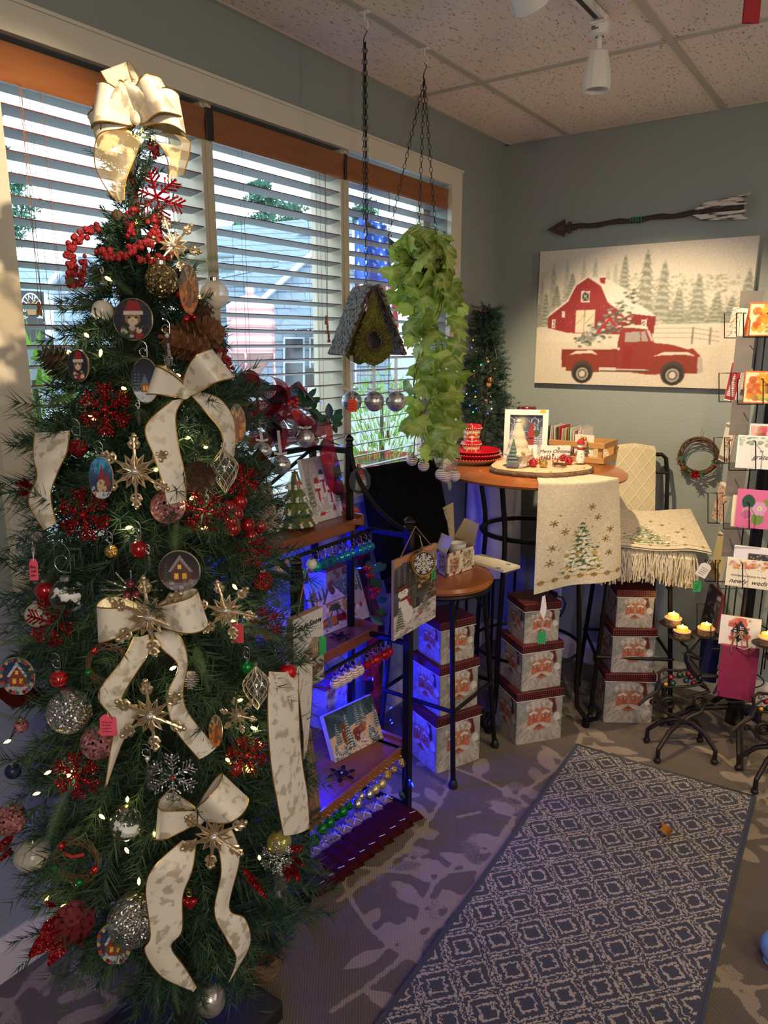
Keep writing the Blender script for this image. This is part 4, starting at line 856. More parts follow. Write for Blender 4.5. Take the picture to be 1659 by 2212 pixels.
bp = [(-.068, 'Joy', 'left'), (0, 'Joy', 'middle'), (.058, None, 'right')]
for (dx, wd_, nm), (u, v) in zip(bp, ((760, 867), (808, 867), (855, 867))):
    c = D(u, v, dep((CHX, BY, bz0))); fretball('silver openwork bell, the %s one of three under the birdhouse' % nm, c, px(22, c), c+V((0, 0, (V((0, 0, bz0+.03))-V((0, 0, c.z))).z)), wd_)
tagcard('orange-red handwritten price tag on the left bell under the birdhouse', D(761, 861, dep((CHX, BY, bz0))-.035), .026, .040, ORT, VT, UP, 3, .04)
# ivy basket
IV = thing('hanging_ivy', 'bushy green artificial ivy hanging on three long chains by the window', 'plant', (CHX, IY, 1.80))
t = T('ivy_leaf'); inf = t.n('ObjectInfo').outputs['Random']; at = t.attr(); vein = E(t.t, t.n('SeparateColor').outputs[0]); t.L(at.outputs['Color'], vein.k.node.inputs[0])
t.col(t.mix(vein, t.mix(inf, '42701f', 'c2d660'), 'e4e8a0')); t.set(rough=.45); trn = t.n('BsdfTranslucent'); trn.inputs[0].default_value = lin('b4d858')+(1,); mx = t.n('MixShader'); mx.inputs[0].default_value = .28; t.L(t.b.outputs[0], mx.inputs[1]); t.L(trn.outputs[0], mx.inputs[2]); t.L(mx.outputs[0], t.out.inputs[0]); LEAF = t.m
def leafmesh(k):
    rs = random.Random(k); tips = [(-.55, .05), (-.95, .45), (-.6, .62), (-.62, .95), (-.25, .88), (0, 1.3), (.25, .88), (.62, .95), (.6, .62), (.95, .45), (.55, .05)]
    out = [(0, 0)]
    for i, p in enumerate(tips):
        p = (p[0]*(1+rs.uniform(-.12, .12)), p[1]*(1+rs.uniform(-.1, .1))); out.append(p)
        if i < 10: q_ = tips[i+1]; out.append(((p[0]+q_[0])/2*.93, (p[1]+q_[1])/2*.97))
    z = lambda x, y: .22*abs(x)**1.5*(1 if k % 2 else -1)-.22*y*y*(.6+.3*(k % 3))+.03*math.sin(x*9+k)
    vs, fs, cs = [], [], []
    def V3(x, y): return (x, y, z(x, y))
    ctr = (0, .38); n = len(out); vs.append(V3(*ctr)); cs.append(.9)
    for s in (.5, 1.):
        for x, y in out: xx, yy = ctr[0]+(x-ctr[0])*s, ctr[1]+(y-ctr[1])*s; vs.append(V3(xx, yy)); cs.append(.15 if s < 1 else .05)
    for i in (2*1, 2*2+1, 11, 2*9, 19, 0): cs[1+min(i, n-1)] = .7
    for i in range(n):
        j = (i+1) % n; fs += [(0, 1+i, 1+j), (1+i, 1+n+i, 1+n+j, 1+j)]
    me = bpy.data.meshes.new('leaf'); me.from_pydata(vs, [], fs); me.materials.append(LEAF); ca = me.color_attributes.new('Col', 'FLOAT_COLOR', 'POINT'); ca.data.foreach_set('color', np.array([[c, c, c, 1] for c in cs], np.float32).ravel()); shade(me, 80); return me
LM = [leafmesh(k) for k in range(5)]
rs = random.Random(21); vine = MB(); dI = dep((CHX, IY, 1.5))
def ivyw(v):                                           # silhouette of the plant, photo px left/right at row v
    T_ = [(500, 880, 965), (530, 838, 985), (600, 828, 985), (650, 835, 1015), (720, 868, 1005), (780, 878, 995), (830, 868, 1015), (880, 860, 1010), (930, 858, 1000), (960, 870, 1000), (1000, 945, 1000)]
    for (a, l0, r0_), (b_, l1, r1_) in zip(T_, T_[1:]):
        if a <= v <= b_: t_ = (v-a)/(b_-a); return l0+(l1-l0)*t_, r0_+(r1_-r0_)*t_
    return 930, 960
s1 = px(1, D(925, 750, dI))
for i in range(185):
    v = rs.uniform(505, 985) if i > 40 else rs.uniform(505, 640); l, r0_ = ivyw(v); u = rs.uniform(l+14, r0_-14); off = rs.uniform(-.07, .09)
    P = D(u, v, dI-off); sz = px(rs.uniform(24, 42), P); yaw = rs.uniform(-1.5, 1.5); nrm = (VT*math.cos(yaw)+VR*math.sin(yaw)+UP*rs.uniform(-.5, 1.1)).normalized()
    dn = (-UP+VR*rs.uniform(-.8, .8)+VT*.2); yv = (dn-nrm*dn.dot(nrm)).normalized(); xv = yv.cross(nrm); M = Matrix((xv*sz, yv*sz, nrm*sz)).transposed().to_4x4(); M.translation = P-yv*sz*.4-V(IV.location)
    o = link('leaf', rs.choice(LM), IV); o.matrix_local = M
    if i % 2 == 0: vine.tube([D(925+(u-925)*.35, v-22, dI), D(925+(u-925)*.7, v-20, dI-off*.5), P-yv*sz*.4], .0013, 4)
for k in range(4): vine.tube([D(925+math.sin(k*2+i*.6)*32, 510+i*40, dI+.02*math.sin(i+k*2)) for i in range(13)], .002, 5)
part(IV, 'vine_stems', vine, mat('vine_stem', '7a6a30', .8), True, True)
part(IV, 'basket', MB().lathe([(.02, 0), (.045, .01), (.055, .05), (.05, .055), (.001, .045)], D(925, 560, dI)-V((0, 0, .05)), 20), mat('coco_basket', '4a3d2c', .95), True, True)
b = MB(); b.tube([hk2+V((0, 0, .004)), hk2+V((.009, 0, -.006)), hk2+V((0, 0, -.02)), hk2+V((-.004, 0, -.036)), hk2+V((0, 0, -.045))], .0018, 5)
for u, v, o_ in ((842, 500, .0), (905, 490, .04), (942, 515, -.03)):
    e = D(u, v, dI+o_); chain(b, hk2+V((0, 0, -.04)), e, .020, .0048, .001); b.tube([e+V((0, 0, .0)), e+VR*.006+V((0, 0, -.012)), e+V((0, 0, -.032)), e-VR*.006+V((0, 0, -.012))], .0014, 5, True).tube([e+V((0, 0, -.032)), D(u+(925-u)*.25, v+55, dI+o_)], .0012, 4)
part(IV, 'hanging_chain', b, CHN, True, True)
# ---- striped white bells hanging under the ivy
SPIR = lambda: None
def spiral(b, P, h, r, up=UP, rt=VR, wr=.0007):       # decorative S hook with a curl, bottom at P
    P = V(P); pts = [P+rt*r*.18*k*math.cos(k*1.15-1.2)+up*(h*.42+r*.18*k*math.sin(k*1.15-1.2)) for k in [1+i*.35 for i in range(14)]]
    b.tube([P, P+up*h*.15-rt*r*.5, pts[-1]], wr, 4); b.tube(pts, wr, 4); b.tube([pts[-1], P+up*h*.72+rt*r*.5, P+up*h*.9+rt*r*.2, P+up*h-rt*r*.2, P+up*h*.93-rt*r*.6], wr, 4); return b
def mstripe(name, a, b_, n, rough=.35):
    t = T(name); z = t.xyz()[2]; wv = t.noise(60, 1); t.col(t.mix(((z*n+(wv-.5)*.5).fr()).gt(.72), a, b_)); t.set(rough=rough, coat=.3); return t.m
STRIPE = mstripe('white_red_stripe', 'eee6e2', '9a2430', 150); CAPM = mat('bauble_cap', 'c3c6c9', .25, .95, nz=None)
BAU = {}
def bauble(label, P, r, m, group=None, hook=True, cap=CAPM, name='bauble', sq=1., hl=None, cat='ornament', wire=None, gloss=None):
    key = (round(r, 4), m.name, hook, sq, cap.name); src = BAU.get(key)
    if src: t_ = copy_tree(src); t_.location = P; t_['label'] = label; t_['category'] = cat
    else:
        t_ = thing(name, label, cat, P, group); part(t_, 'ball', MB().ball((0, 0, 0), r, 24, 14, (1, 1, sq)), m, 60)
        part(t_, 'cap', MB().lathe([(r*.30, r*sq*.93), (r*.30, r*sq*1.16), (r*.22, r*sq*1.2), (.0005, r*sq*1.2)], (0, 0, 0), 12), cap)
        if hook: part(t_, 'hook', spiral(MB(), V((0, 0, r*sq*1.2)), (hl or r*1.9), r*.75), wire or CAPM)
        BAU[key] = t_
    if group: t_['group'] = group
    return t_
for i, (u, v, r) in enumerate([(918, 965, 12), (890, 994, 13), (915, 1006, 13), (952, 1025, 13), (962, 1030, 12), (982, 1028, 13)]):
    P = D(u, v, dI+.02+.012*(i % 3)); bauble('small white bauble with thin red stripes, %s from the left under the ivy' % ORD[[1, 0, 2, 3, 4, 5][i]], P, round(px(12.5, P), 4), STRIPE, 'striped baubles under the ivy')
# ================================================================== BOXES WITH THE BEARDED FACE
def santa_art():
    A = Art(84, 84, '8f8e86', 1.); A.vgrad('7f7f78', 'a2a29a'); A.grain(.1, 3).blur(1)
    A.ell(.50, .22, .46, .34, 'aaa298'); A.ell(.5, .12, .5, .25, 'b3aca2')
    for _ in range(170):
        x = random.uniform(.06, .94); y = random.uniform(0, .5); dx = (x-.5)*.25+random.uniform(-.05, .05); A.line([(x, y), (x+dx*.5+.02*math.sin(y*30), y-.05), (x+dx, y-.1)], .006, random.choice(['cfc8be', '9d9488', '6f675e', 'b8b0a6', 'dad4ca', '847b70']), .75)
    A.poly([(.30, .80), (.42, .96), (.66, .98), (.82, .86), (.88, .60), (.80, .55), (.74, .70)], '5f1f22'); A.poly([(.45, .9), (.6, .95), (.72, .9), (.7, .8)], '74302f')
    A.ell(.5, .52, .25, .27, 'a86a4c'); A.ell(.34, .43, .10, .09, 'b05c42'); A.ell(.66, .43, .10, .09, 'b05c42'); A.ell(.5, .6, .2, .1, 'b67a5a')
    A.poly([(.22, .66), (.20, .78), (.32, .86), (.5, .885), (.68, .85), (.79, .76), (.76, .65), (.62, .70), (.5, .715), (.36, .70)], 'c2baae'); A.spots(60, (.24, .69, .76, .84), .03, ['d6cfc4', 'aba397', '8f877b', 'dcd6cb'], .6)
    for s in (-1, 1):
        x = .5+s*.125; A.ell(x, .535, .062, .036, 'b07253'); A.ell(x, .53, .046, .021, 'e0d6ca'); A.ell(x+.004, .53, .022, .022, '4a4a42'); A.ell(x+.004, .53, .010, .010, '16130f'); A.ell(x-.005, .537, .006, .006, 'ffffff')
        A.line([(x-.055, .545), (x-.02, .562), (x+.03, .560), (x+.055, .54)], .0032, '7a4c38'); A.line([(x-.05, .50), (x, .492), (x+.05, .505)], .003, '9a5b42', .6)
        A.line([(x-s*.06, .60), (x-s*.0, .632), (x+s*.08, .595)], .021, 'ece7dd'); A.line([(x-s*.05, .615), (x, .64), (x+s*.07, .61)], .008, 'c2baad'); A.ell(.5+s*.19, .44, .055, .045, 'cf7a5c', .7)
    A.ell(.5, .445, .052, .048, 'c77a5b'); A.ell(.5, .50, .026, .07, 'cc8a68'); A.ell(.465, .43, .025, .022, 'b3654a'); A.ell(.535, .43, .025, .022, 'b3654a'); A.ell(.507, .455, .014, .012, 'e6b597')
    for s in (-1, 1): A.poly([(.5, .40), (.5+s*.1, .405), (.5+s*.24, .35), (.5+s*.29, .28), (.5+s*.16, .29), (.5+s*.03, .345)], 'cbc4b9'); A.line([(.5, .385), (.5+s*.12, .37), (.5+s*.25, .31)], .007, 'b3ab9e')
    A.ell(.5, .325, .065, .026, '6d2b27'); A.ell(.5, .308, .05, .016, 'b06354')
    A.ell(.885, .48, .075, .085, 'd9d3c8'); A.spots(22, (.83, .42, .94, .55), .02, ['efebe3', 'b8b0a4', 'c9c2b6'], .8)
    A.blur(1).grain(.06); return A
SA = santa_art(); SPM = print_mat('box_print', .5, 500, 0, .1)
t = T('red_black_check'); g = t.xyz(); gx, gy, gz = [(q_*110).fr()-.5 for q_ in g]; nrm = t.n('NewGeometry').outputs['Normal']
N3 = t.xyz(t.co('Normal')); fs = [q_.ab().lt(.27).mx(k_.ab().gt(.6)) for q_, k_ in zip((gx, gy, gz), N3)]; t.col(t.mix(fs[0]*fs[1]*fs[2], '20100f', '8c2029')); t.set(rough=.5); CHECK = t.m
BOXW = mat('box_board', '92908a', .6)
SME = {}
def facebox(label, P, s, h, lidh, ang):
    t_ = thing('nesting_box', label, 'box', P, 'lidded boxes printed with a bearded face', ang); key = (s, h)
    if key not in SME:
        b_ = MB().box((-s/2, -s/2, 0), (s/2, s/2, h-.004)).data('body', BOXW, False)
        pr = SA.mesh('printed_face', SPM, lambda u, v: (-s/2+s*u, -s/2-.0006, (h-lidh*.35)*v)); L_ = s/2+.005
        lid = MB().rbox((-L_, -L_, h-lidh), (L_, L_, h), .002).data('lid', CHECK, False); rim = MB().box((-L_-.0005, -L_-.0005, h-lidh-.0015), (L_+.0005, L_+.0005, h-lidh)).data('lid_edge', WHITE, False); SME[key] = (b_, pr, lid, rim)
    b_, pr, lid, rim = SME[key]; link('body', b_, t_); f1 = link('printed_face', pr, t_); f2 = link('printed_face', pr, t_); f2.rotation_euler.z = -PI/2; l = link('lid', lid, t_); link('lid_edge', rim, l); return t_
def stack(Pf, Pl, Pr, name, sizes, tops):
    f, l, r = Z(*Pf), Z(*Pl), Z(*Pr); e1 = (r-f); ang = math.atan2(e1.y, e1.x); s = sizes[0]; ex = V((math.cos(ang), math.sin(ang), 0)); ey = V((-math.sin(ang), math.cos(ang), 0)); c = f+ex*s/2+ey*s/2; z = 0
    for k, (s, h) in enumerate(zip(sizes, tops)):
        cc = c+V((0, 0, z))+ex*[0, .004, .006][k]; facebox('%s bearded-face box in the stack %s' % (['bottom', 'middle', 'top'][k], name), cc, s, h, [.034, .032, .030][k], ang+[0, .03, -.02][k]); z += h+.0005
stack((941, 1672), (893, 1583), (1032, 1640), 'under the chair beside the shelf', (.20, .175, .148), (.222, .192, .162))
stack((1113, 1610), (1080, 1555), (1220, 1592), 'below the hanging linen runner', (.20, .175, .148), (.222, .192, .162))
stack((1302, 1560), (1288, 1530), (1408, 1562), 'under the chair by the back wall', (.20, .175, .148), (.222, .192, .162))
# ================================================================== ON THE LEFT CHAIR: pillow, folded fur, gift box, board
FUR = mat('black_fur', '141417', 1, nz=(160, .6), bump=(220, 1, .012), spec=.08)
pw = thing('fur_pillow', 'black faux-fur pillow leaning on the back of the bar chair', 'pillow', (.215, -1.14, .93)); R_ = Matrix.Rotation(math.radians(-8), 3, 'Z') @ Matrix.Rotation(math.radians(-14), 3, 'Y')
def pil(u, v, s):
    x, y = u*2-1, v*2-1; e = (1-x**4)*(1-y**4); pin = 1-.10*(1-y*y)*abs(x)**3; pin2 = 1-.10*(1-x*x)*abs(y)**3
    return R_ @ V((s*.058*max(e, 0)**.5+.004*math.sin(x*9+y*4)*e, x*.20*pin2, y*.20*pin))
part(pw, 'cover', MB().grid(lambda u, v: pil(u, v, 1), 22, 22).grid(lambda u, v: pil(1-u, v, -1), 22, 22), FUR)
fr2 = []
for _ in range(2600):
    u, v = random.random(), random.random(); c = pil(u, v, 1); d = V((random.uniform(.2, 1), random.uniform(-1, 1), random.uniform(-1.2, .6))).normalized()*.014; w = d.cross(V((.3, .5, random.random()))).normalized()*.0009; fr2.append((c-w, c+w, c+d))
part(pw, 'fur', soup('fur', FUR, np.array([[tuple(p) for p in t3] for t3 in fr2])), None, kind='stuff')
ft = thing('folded_fur_throw', 'folded black fur throw under the pillow on the bar chair', 'throw', (.235, -1.13, .737))
for k in range(2): part(ft, 'fold', MB().ball((0, 0, .030), .029, 20, 10, (2.4, 5.6, 1), UP) if k == 0 else MB().ball((.005, .0, .078), .024, 20, 10, (2.6, 6.4, 1)), FUR)
gb = thing('gift_box', 'open printed gift box with raised flap on the round wooden seat', 'box', (0, 0, 0)); c1, c0_, c2_ = Z(925, 1222, .737), Z(966, 1247, .737), Z(1023, 1226, .737)
gb.location = (c1+c2_)/2; A = Art(70, 44, 'e6dccc', 1.6); A.rect(.08, .1, .72, .9, 'd9c9ae'); A.rect(.88, .1, 1.52, .9, 'd6c6ab')
A.spots(90, (.15, .2, .66, .7), .05, ['8a6a4a', '6f4a38', 'a88a66', '9a3030'], .6); A.spots(60, (.95, .2, 1.45, .85), .05, ['8a7a52', '6f5a48', 'b09a72', '5a6a3a'], .6)
for x in (.04, .8, 1.56, .4): 
    for y in (.08, .92): A.spots(10, (x-.06, y-.08, x+.06, y+.08), .04, ['8e1f30', 'a82c3c', '701828'])
A.line([(.2, .16), (.62, .14)], .012, '7a5a40'); A.grain(.12, 2)
hG = .085; hv = V((0, 0, hG)); c3_ = c1+c2_-c0_
b = MB()
for p, q_ in ((c1, c0_), (c0_, c2_), (c2_, c3_), (c3_, c1)):
    nn = (q_-p).cross(UP).normalized(); b.add([p, q_, q_+hv, p+hv, p-nn*.002, q_-nn*.002, q_+hv-nn*.002, p+hv-nn*.002], [(0, 1, 2, 3), (5, 4, 7, 6), (3, 2, 6, 7)])
b.add([c1, c0_, c2_, c3_], [(3, 2, 1, 0)]); KR = mat('kraft_inside', 'b3a283', .8); part(gb, 'walls', b, KR, False, True)
for p, q_ in ((c1, c0_), (c0_, c2_)):
    nn = (q_-p).cross(UP).normalized(); o = part(gb, 'printed_side', A.mesh('printed_side', PRINT, lambda u, v: p+(q_-p)*u+hv*v+nn*.0008), None); o.location = -V(gb.location)
b = MB(); b.prism([(0, 0), (1, 0), (1, 1.1), (0, .9)], c1+hv, (c3_-c1), V((0, 0, .118))+(c1-c0_)*.10, (c1-c0_)*.012); part(gb, 'raised_flap', b, KR, False, True)
b = MB(); b.prism([(0, 0), (1, 0), (.86, .8), (.14, .8)], c3_+hv, (c2_-c3_), V((0, 0, .085))+(c3_-c1)*.35, UP*.0015); part(gb, 'side_flap', b, KR, False, True)
b = MB(); b.prism([(0, 0), (1, 0), (1, 1), (0, 1)], c1+(c2_-c0_)*.12+hv*.75, (c0_-c1)*.72, (c3_-c1)*.30+V((0, 0, .055)), UP*.001); part(gb, 'tucked_card', b, CARD, False, True)
mug = MB().lathe([(.026, .005), (.03, .06), (.033, .088), (.030, .088), (.027, .01)], (c1+c2_)/2+(c2_-c1)*.13+(c3_-c0_)*.08, 18); part(gb, 'white_cup_inside', mug, WHITE, True, True)
cbp = [Z(1000, 1205, .745), Z(1088, 1232, .745), Z(1108, 1226, .745), Z(1124, 1222, .745), Z(1040, 1196, .745)]
cbd = thing('serving_board', 'long white serving board with green price dots behind the gift box', 'board', cbp[1]); part(cbd, 'board', face([p for p in cbp], V((0, 0, -.010))), mat('white_board', 'e2d8c2', .4), False, True)
for u, v in ((1077, 1227), (1098, 1219)): part(cbd, 'price_dot', MB().box((-.008, -.006, 0), (.008, .006, .0006)).data('price_dot', GREENT, False), None).location = Z(u, v, .7455)-V(cbd.location)
# ================================================================== ON THE BAR TABLE
def T3(u, v): return Z(u, v, TZ)
def onp(u, v, d=0): return T3(u, v)
CER = mat('red_glazed_ceramic', 'c11224', .12, .0, coat=.6, nz=None); CLAY = mat('cream_clay', 'd2a878', .4); CREAMC = mat('cream_glaze', 'e3d3b4', .25, coat=.4)
pc = T3(1018, 1004); pc = V((.215, -.635, TZ)); pr_ = px(62, pc); 
for k, (z, nm) in enumerate(((0, 'bottom cream-sided'), (.017, 'middle bead-rimmed'), (.031, 'top flat red'))):
    pl_ = thing('dinner_plate', '%s plate of the red plate stack on the bar table' % nm, 'plate', pc+V((0, 0, z)), 'red plates stacked on the bar table'); R_ = pr_*(1-.05*k)
    part(pl_, 'dish', MB().lathe([(.001, .004), (R_*.55, .004), (R_*.62, .002), (R_*.7, .008), (R_*.97, .021), (R_, .024)], (0, 0, 0), 40), CLAY if k == 0 else CER); part(pl_, 'glazed_face', MB().lathe([(R_, .024), (R_*.99, .027), (R_*.92, .024), (R_*.66, .010), (.001, .009)], (0, 0, 0), 40), CER)
    bb = MB(); 
    for i in range(56): bb.ball((R_*.965*math.cos(i*PI/28), R_*.965*math.sin(i*PI/28), .0265), .0022, 5, 4)
    if k < 2: part(pl_, 'bead_rim', bb, CREAMC, kind='stuff')
mc = D(1008, 950, dep(pc)+.06); mc = V((.165, -.57, TZ)) 
def mugp(z, nm):
    mg = thing('ceramic_tumbler', '%s red and cream patterned tumbler of the stack behind the plates' % nm, 'cup', (mc.x, mc.y, z), 'patterned tumblers stacked behind the plates'); R_ = .041
    A = Art(120, 40, 'dcc79c', 3.); 
    for i in range(6):
        x = .25+i*.5; A.ell(x, .45, .12, .26, 'c9ae7c', .6)
        for g in (-1, -.5, .5, 1): A.poly([(x, .45), (x+g*.22, .75), (x+g*.25, .55)], 'b3202c'); A.poly([(x, .42), (x+g*.2, .15), (x+g*.25, .32)], 'b3202c')
        A.ell(x, .44, .05, .09, 'b08a3c'); A.line([(x-.25, .8), (x-.12, .9), (x, .8), (x+.12, .9), (x+.25, .8)], .02, '9a7b3c')
    A.rect(0, .9, 3, 1, 'b3202c')
    part(mg, 'patterned_wall', A.mesh('patterned_wall', GLOSSY_PRINT, lambda u, v: ((R_*(.78+.2*v))*math.cos(2*PI*u), (R_*(.78+.2*v))*math.sin(2*PI*u), .004+.062*v)), None); part(mg, 'red_rim', MB().lathe([(R_*.98, .066), (R_*1.06, .069), (R_*1.07, .078), (R_*1.0, .082), (R_*.92, .078), (R_*.85, .02), (.001, .015)], (0, 0, 0), 32), CER); part(mg, 'base', MB().lathe([(R_*.7, 0), (R_*.79, .004)], (0, 0, 0), 24, UP, True), CER)
    bb = MB(); [bb.ball((R_*1.07*math.cos(i*PI/16), R_*1.07*math.sin(i*PI/16), .068), .0024, 5, 4) for i in range(32)]; part(mg, 'bead_ring', bb, CREAMC, kind='stuff')
mugp(TZ+.002, 'lower'); mugp(TZ+.070, 'upper')
# wood slice
wc = T3(1168, 1006); wc = V((.515, -.655, TZ)); WS = thing('wood_slice', 'round wood slice with bark edge carrying the gnome on the bar table', 'wood slice', wc); wr = px(104, wc)
BARK2 = mat('rough_bark', '6f5540', .95, nz=(50, .5), bump=(70, 1, .01)); t = T('sawn_wood'); x, y, z = t.xyz(); rad = ((x*x+y*y).op('SQRT')*90+t.noise(9, 2)*3).sin()*.5+.5; t.col(t.mix(rad, 'd8b48a', 'e2c39c')); t.set(rough=.7); SAWN = t.m
wob = lambda a: wr*(1+.04*math.sin(3*a+1)+.03*math.sin(5*a))
part(WS, 'bark', MB().grid(lambda u, v: (wob(2*PI*u)*(1.0+.035*math.sin(v*PI)+.012*math.sin(u*190)+.01*math.sin(u*77+v*4))*math.cos(2*PI*u), wob(2*PI*u)*(1.0+.035*math.sin(v*PI)+.012*math.sin(u*190))*math.sin(2*PI*u), .022*v), 120, 5), BARK2)
part(WS, 'sawn_face', MB().grid(lambda u, v: (wob(2*PI*u)*.995*v*math.cos(2*PI*u), wob(2*PI*u)*.995*v*math.sin(2*PI*u), .0222), 60, 4), SAWN)
WZ = TZ+.0225
def WP(u, v): return Z(u, v, WZ)
b = MB(); gemp = [(1098, 1010), (1130, 1016), (1160, 1017), (1190, 1020), (1215, 1014), (1245, 1014), (1262, 1011)]
for i, (u, v) in enumerate(gemp): part(WS, 'inset_gem', MB().ball(WP(u, v)-wc, .0048, 8, 6, (1, 1, .4)), [RED, SILVERM, SILVERM, RED, SILVERM, SILVERM, RED][i])
# gnome
GN = WP(1117, 1008); g = thing('gnome_figurine', 'frosted cream garden gnome with tall hat holding a small fir', 'figurine', GN); s = px(1, GN); GLC = mat('frosted_cream', 'cdbfa6', .8, nz=(300, .3), bump=(200, .8, .003)); GRY = mat('frosted_grey', 'a9a6a6', .8, nz=(200, .3), bump=(150, .8, .003)); BEARD = mat('beard_cream', 'd8c8a8', .85, nz=(40, .2), bump=(60, 1, .006))
part(g, 'body', MB().lathe([(.001, 0), (21*s, 1*s), (24*s, 12*s), (22*s, 26*s), (14*s, 34*s)], (0, 0, 0), 24), GRY)
part(g, 'hat', MB().grid(lambda u, v: ((lambda r, x: (r*math.cos(2*PI*u)*(1+.05*math.sin(v*22)), r*math.sin(2*PI*u)*(1+.05*math.sin(v*22)), (26+70*v)*s))( (23*(1-v)**.9+4.5)*s*(1.06 if v < .05 else 1), 0)), 24, 22).ball((0, 0, 97*s), 6*s, 12, 8), GLC)
part(g, 'beard', MB().grid(lambda u, v: tuple((VT*(25*s*math.cos((u-.5)*2.2)*(1-.12*v)+4*s*math.sin(u*26)*.25)+VR*(22*s*math.sin((u-.5)*2.2)*(1-.25*v)+5*s)+UP*(34-30*v)*s)), 20, 8), BEARD); part(g, 'nose', MB().ball(VT*26*s+VR*7*s+UP*34*s, 5*s, 12, 8), mat('gnome_nose', 'c9a07a', .6))
fm = MB(); fo = VT*20*s-VR*13*s
for k in range(6): fm.lathe([((15-2.1*k)*s, (14+7*k)*s), (1*s, (30+6.5*k)*s)], fo, 9)
part(g, 'little_fir', fm, mat('frosted_fir', '66756a', .8, nz=(160, .45), bump=(120, 1, .006)), 20); part(g, 'boot', MB().ball(VT*22*s+VR*3*s+UP*4*s, 6*s, 12, 8, (1.2, 1, .9)), GRY)
# framed picture
fb0, fb1 = Z(1074, 1006, TZ), Z(1170, 1000, TZ); fb0 = V((.46, -.52, TZ)); 
def leaning(name, label, cat, bl, br, z, vtop, art, m=PRINT, th=.02, lean=14, edge='e6e0d6', at=None, hmax=.5, group=None):
    p, q_ = Z(bl[0], bl[1], z), Z(br[0], br[1], z); r_ = (q_-p).normalized(); w = (q_-p).length; n_ = r_.cross(UP).normalized()
    if n_.dot(VT) < 0: n_ = -n_
    up = (UP*math.cos(math.radians(lean))-n_*math.sin(math.radians(lean))); nn = r_.cross(up).normalized()
    if nn.dot(VT) < 0: nn = -nn
    h = solve(lambda k: p+up*k, v=vtop, lo=.02, hi=hmax); t_ = thing(name, label, cat, p, group)
    b = MB(); b.add([p-nn*th, q_-nn*th, q_, p, p-nn*th+up*h, q_-nn*th+up*h, q_+up*h, p+up*h], [(0, 3, 2, 1), (4, 5, 6, 7), (0, 1, 5, 4), (1, 2, 6, 5), (2, 3, 7, 6), (3, 0, 4, 7)]); part(t_, 'panel', b, mat(name+'_edge', edge, .7), False, True)
    o = part(t_, 'print', art.mesh('print', m, lambda u, v: p+r_*(w*u)+up*(h*v)+nn*.0008), None); o.location = -V(t_.location); return t_, p, q_, up, nn, h, w
A = Art(80, 100, '2c3348', .8); A.vgrad('59607a', '39415c'); A.rect(0, 0, .8, .30, 'cfd3dc'); A.put(np.exp(-(((A.x-.3)/.12)**2+((A.y-.82)/.2)**2)), 'e9dcae', .8)
for x in (.06, .13, .70, .77, .62): A.fir(x, .25, random.uniform(.4, .6), .2, '6b7488', 'e6eaf0', 9)
for x in (.1, .22, .52, .68):
    A.line([(x, .2), (x+.01, .9)], .006, 'c6c9d2')
    for k in range(7): yy = .45+.07*k; A.line([(x, yy), (x+random.choice((-1, 1))*.1, yy+.09)], .004, 'd5d8e0')
A.spots(150, (0, 0, .8, .6), .012, ['eef1f6', 'b9c0cf'], .8); A.poly([(.43, .2), (.46, .62), (.52, .68), (.60, .62), (.60, .2)], 'b02a2c'); A.ell(.53, .70, .05, .055, 'a83230'); A.poly([(.48, .72), (.53, .82), (.58, .72)], 'a02226'); A.rect(.44, .42, .60, .45, '2a2020'); A.ell(.66, .56, .07, .09, '4c5a3a'); A.ell(.40, .36, .1, .09, '7a5238'); A.line([(.36, .2), (.37, .35)], .012, '5a3c2a'); A.line([(.44, .2), (.43, .35)], .012, '5a3c2a'); A.line([(.34, .5), (.30, .58), (.36, .55)], .008, '8a6a4c'); A.grain(.08)
dpt_ = dep(V((.40, -.45, TZ))); pb0 = D(1085, 1000, dpt_); pb0.z = TZ
pL = solve(lambda k: V((k, -.47+.45*(k-.4), TZ+.001)), u=1087, lo=.2, hi=.7); pR = solve(lambda k: V((k, -.47+.45*(k-.4), TZ+.001)), u=1180, lo=.2, hi=.9)
p, q_ = V((pL, -.47+.45*(pL-.4), TZ+.001)), V((pR, -.47+.45*(pR-.4), TZ+.001)); r_ = (q_-p).normalized(); w = (q_-p).length; up = (UP*.996+V((-r_.y, r_.x, 0))*.08).normalized(); nn = r_.cross(up)
h = solve(lambda k: p+up*k, v=884, lo=.05, hi=.5); FRM = thing('picture_frame', 'white framed winter print of a red-coated figure behind the gnome', 'picture frame', p); bw = w*.125
b = MB(); th = .03
for (x0, y0, x1, y1) in ((0, 0, w, bw), (0, h-bw, w, h), (0, bw, bw, h-bw), (w-bw, bw, w, h-bw)):
    P8 = [p+r_*x+up*y+nn*z for z in (-th, .004) for x, y in ((x0, y0), (x1, y0), (x1, y1), (x0, y1))]; b.add(P8, [(0, 3, 2, 1), (4, 5, 6, 7), (0, 1, 5, 4), (1, 2, 6, 5), (2, 3, 7, 6), (3, 0, 4, 7)])
part(FRM, 'frame', b, WHITE, False, True); o = part(FRM, 'print', A.mesh('print', PRINT, lambda u, v: p+r_*(bw+(w-2*bw)*u)+up*(bw+(h-2*bw)*v)-nn*.006), None); o.location = -p
part(FRM, 'glazing', face([p+r_*bw+up*bw, p+r_*(w-bw)+up*bw, p+r_*(w-bw)+up*(h-bw), p+r_*bw+up*(h-bw)], -nn*.0015), glass('picture_glass', 'ffffff', .02, .02), False, True)
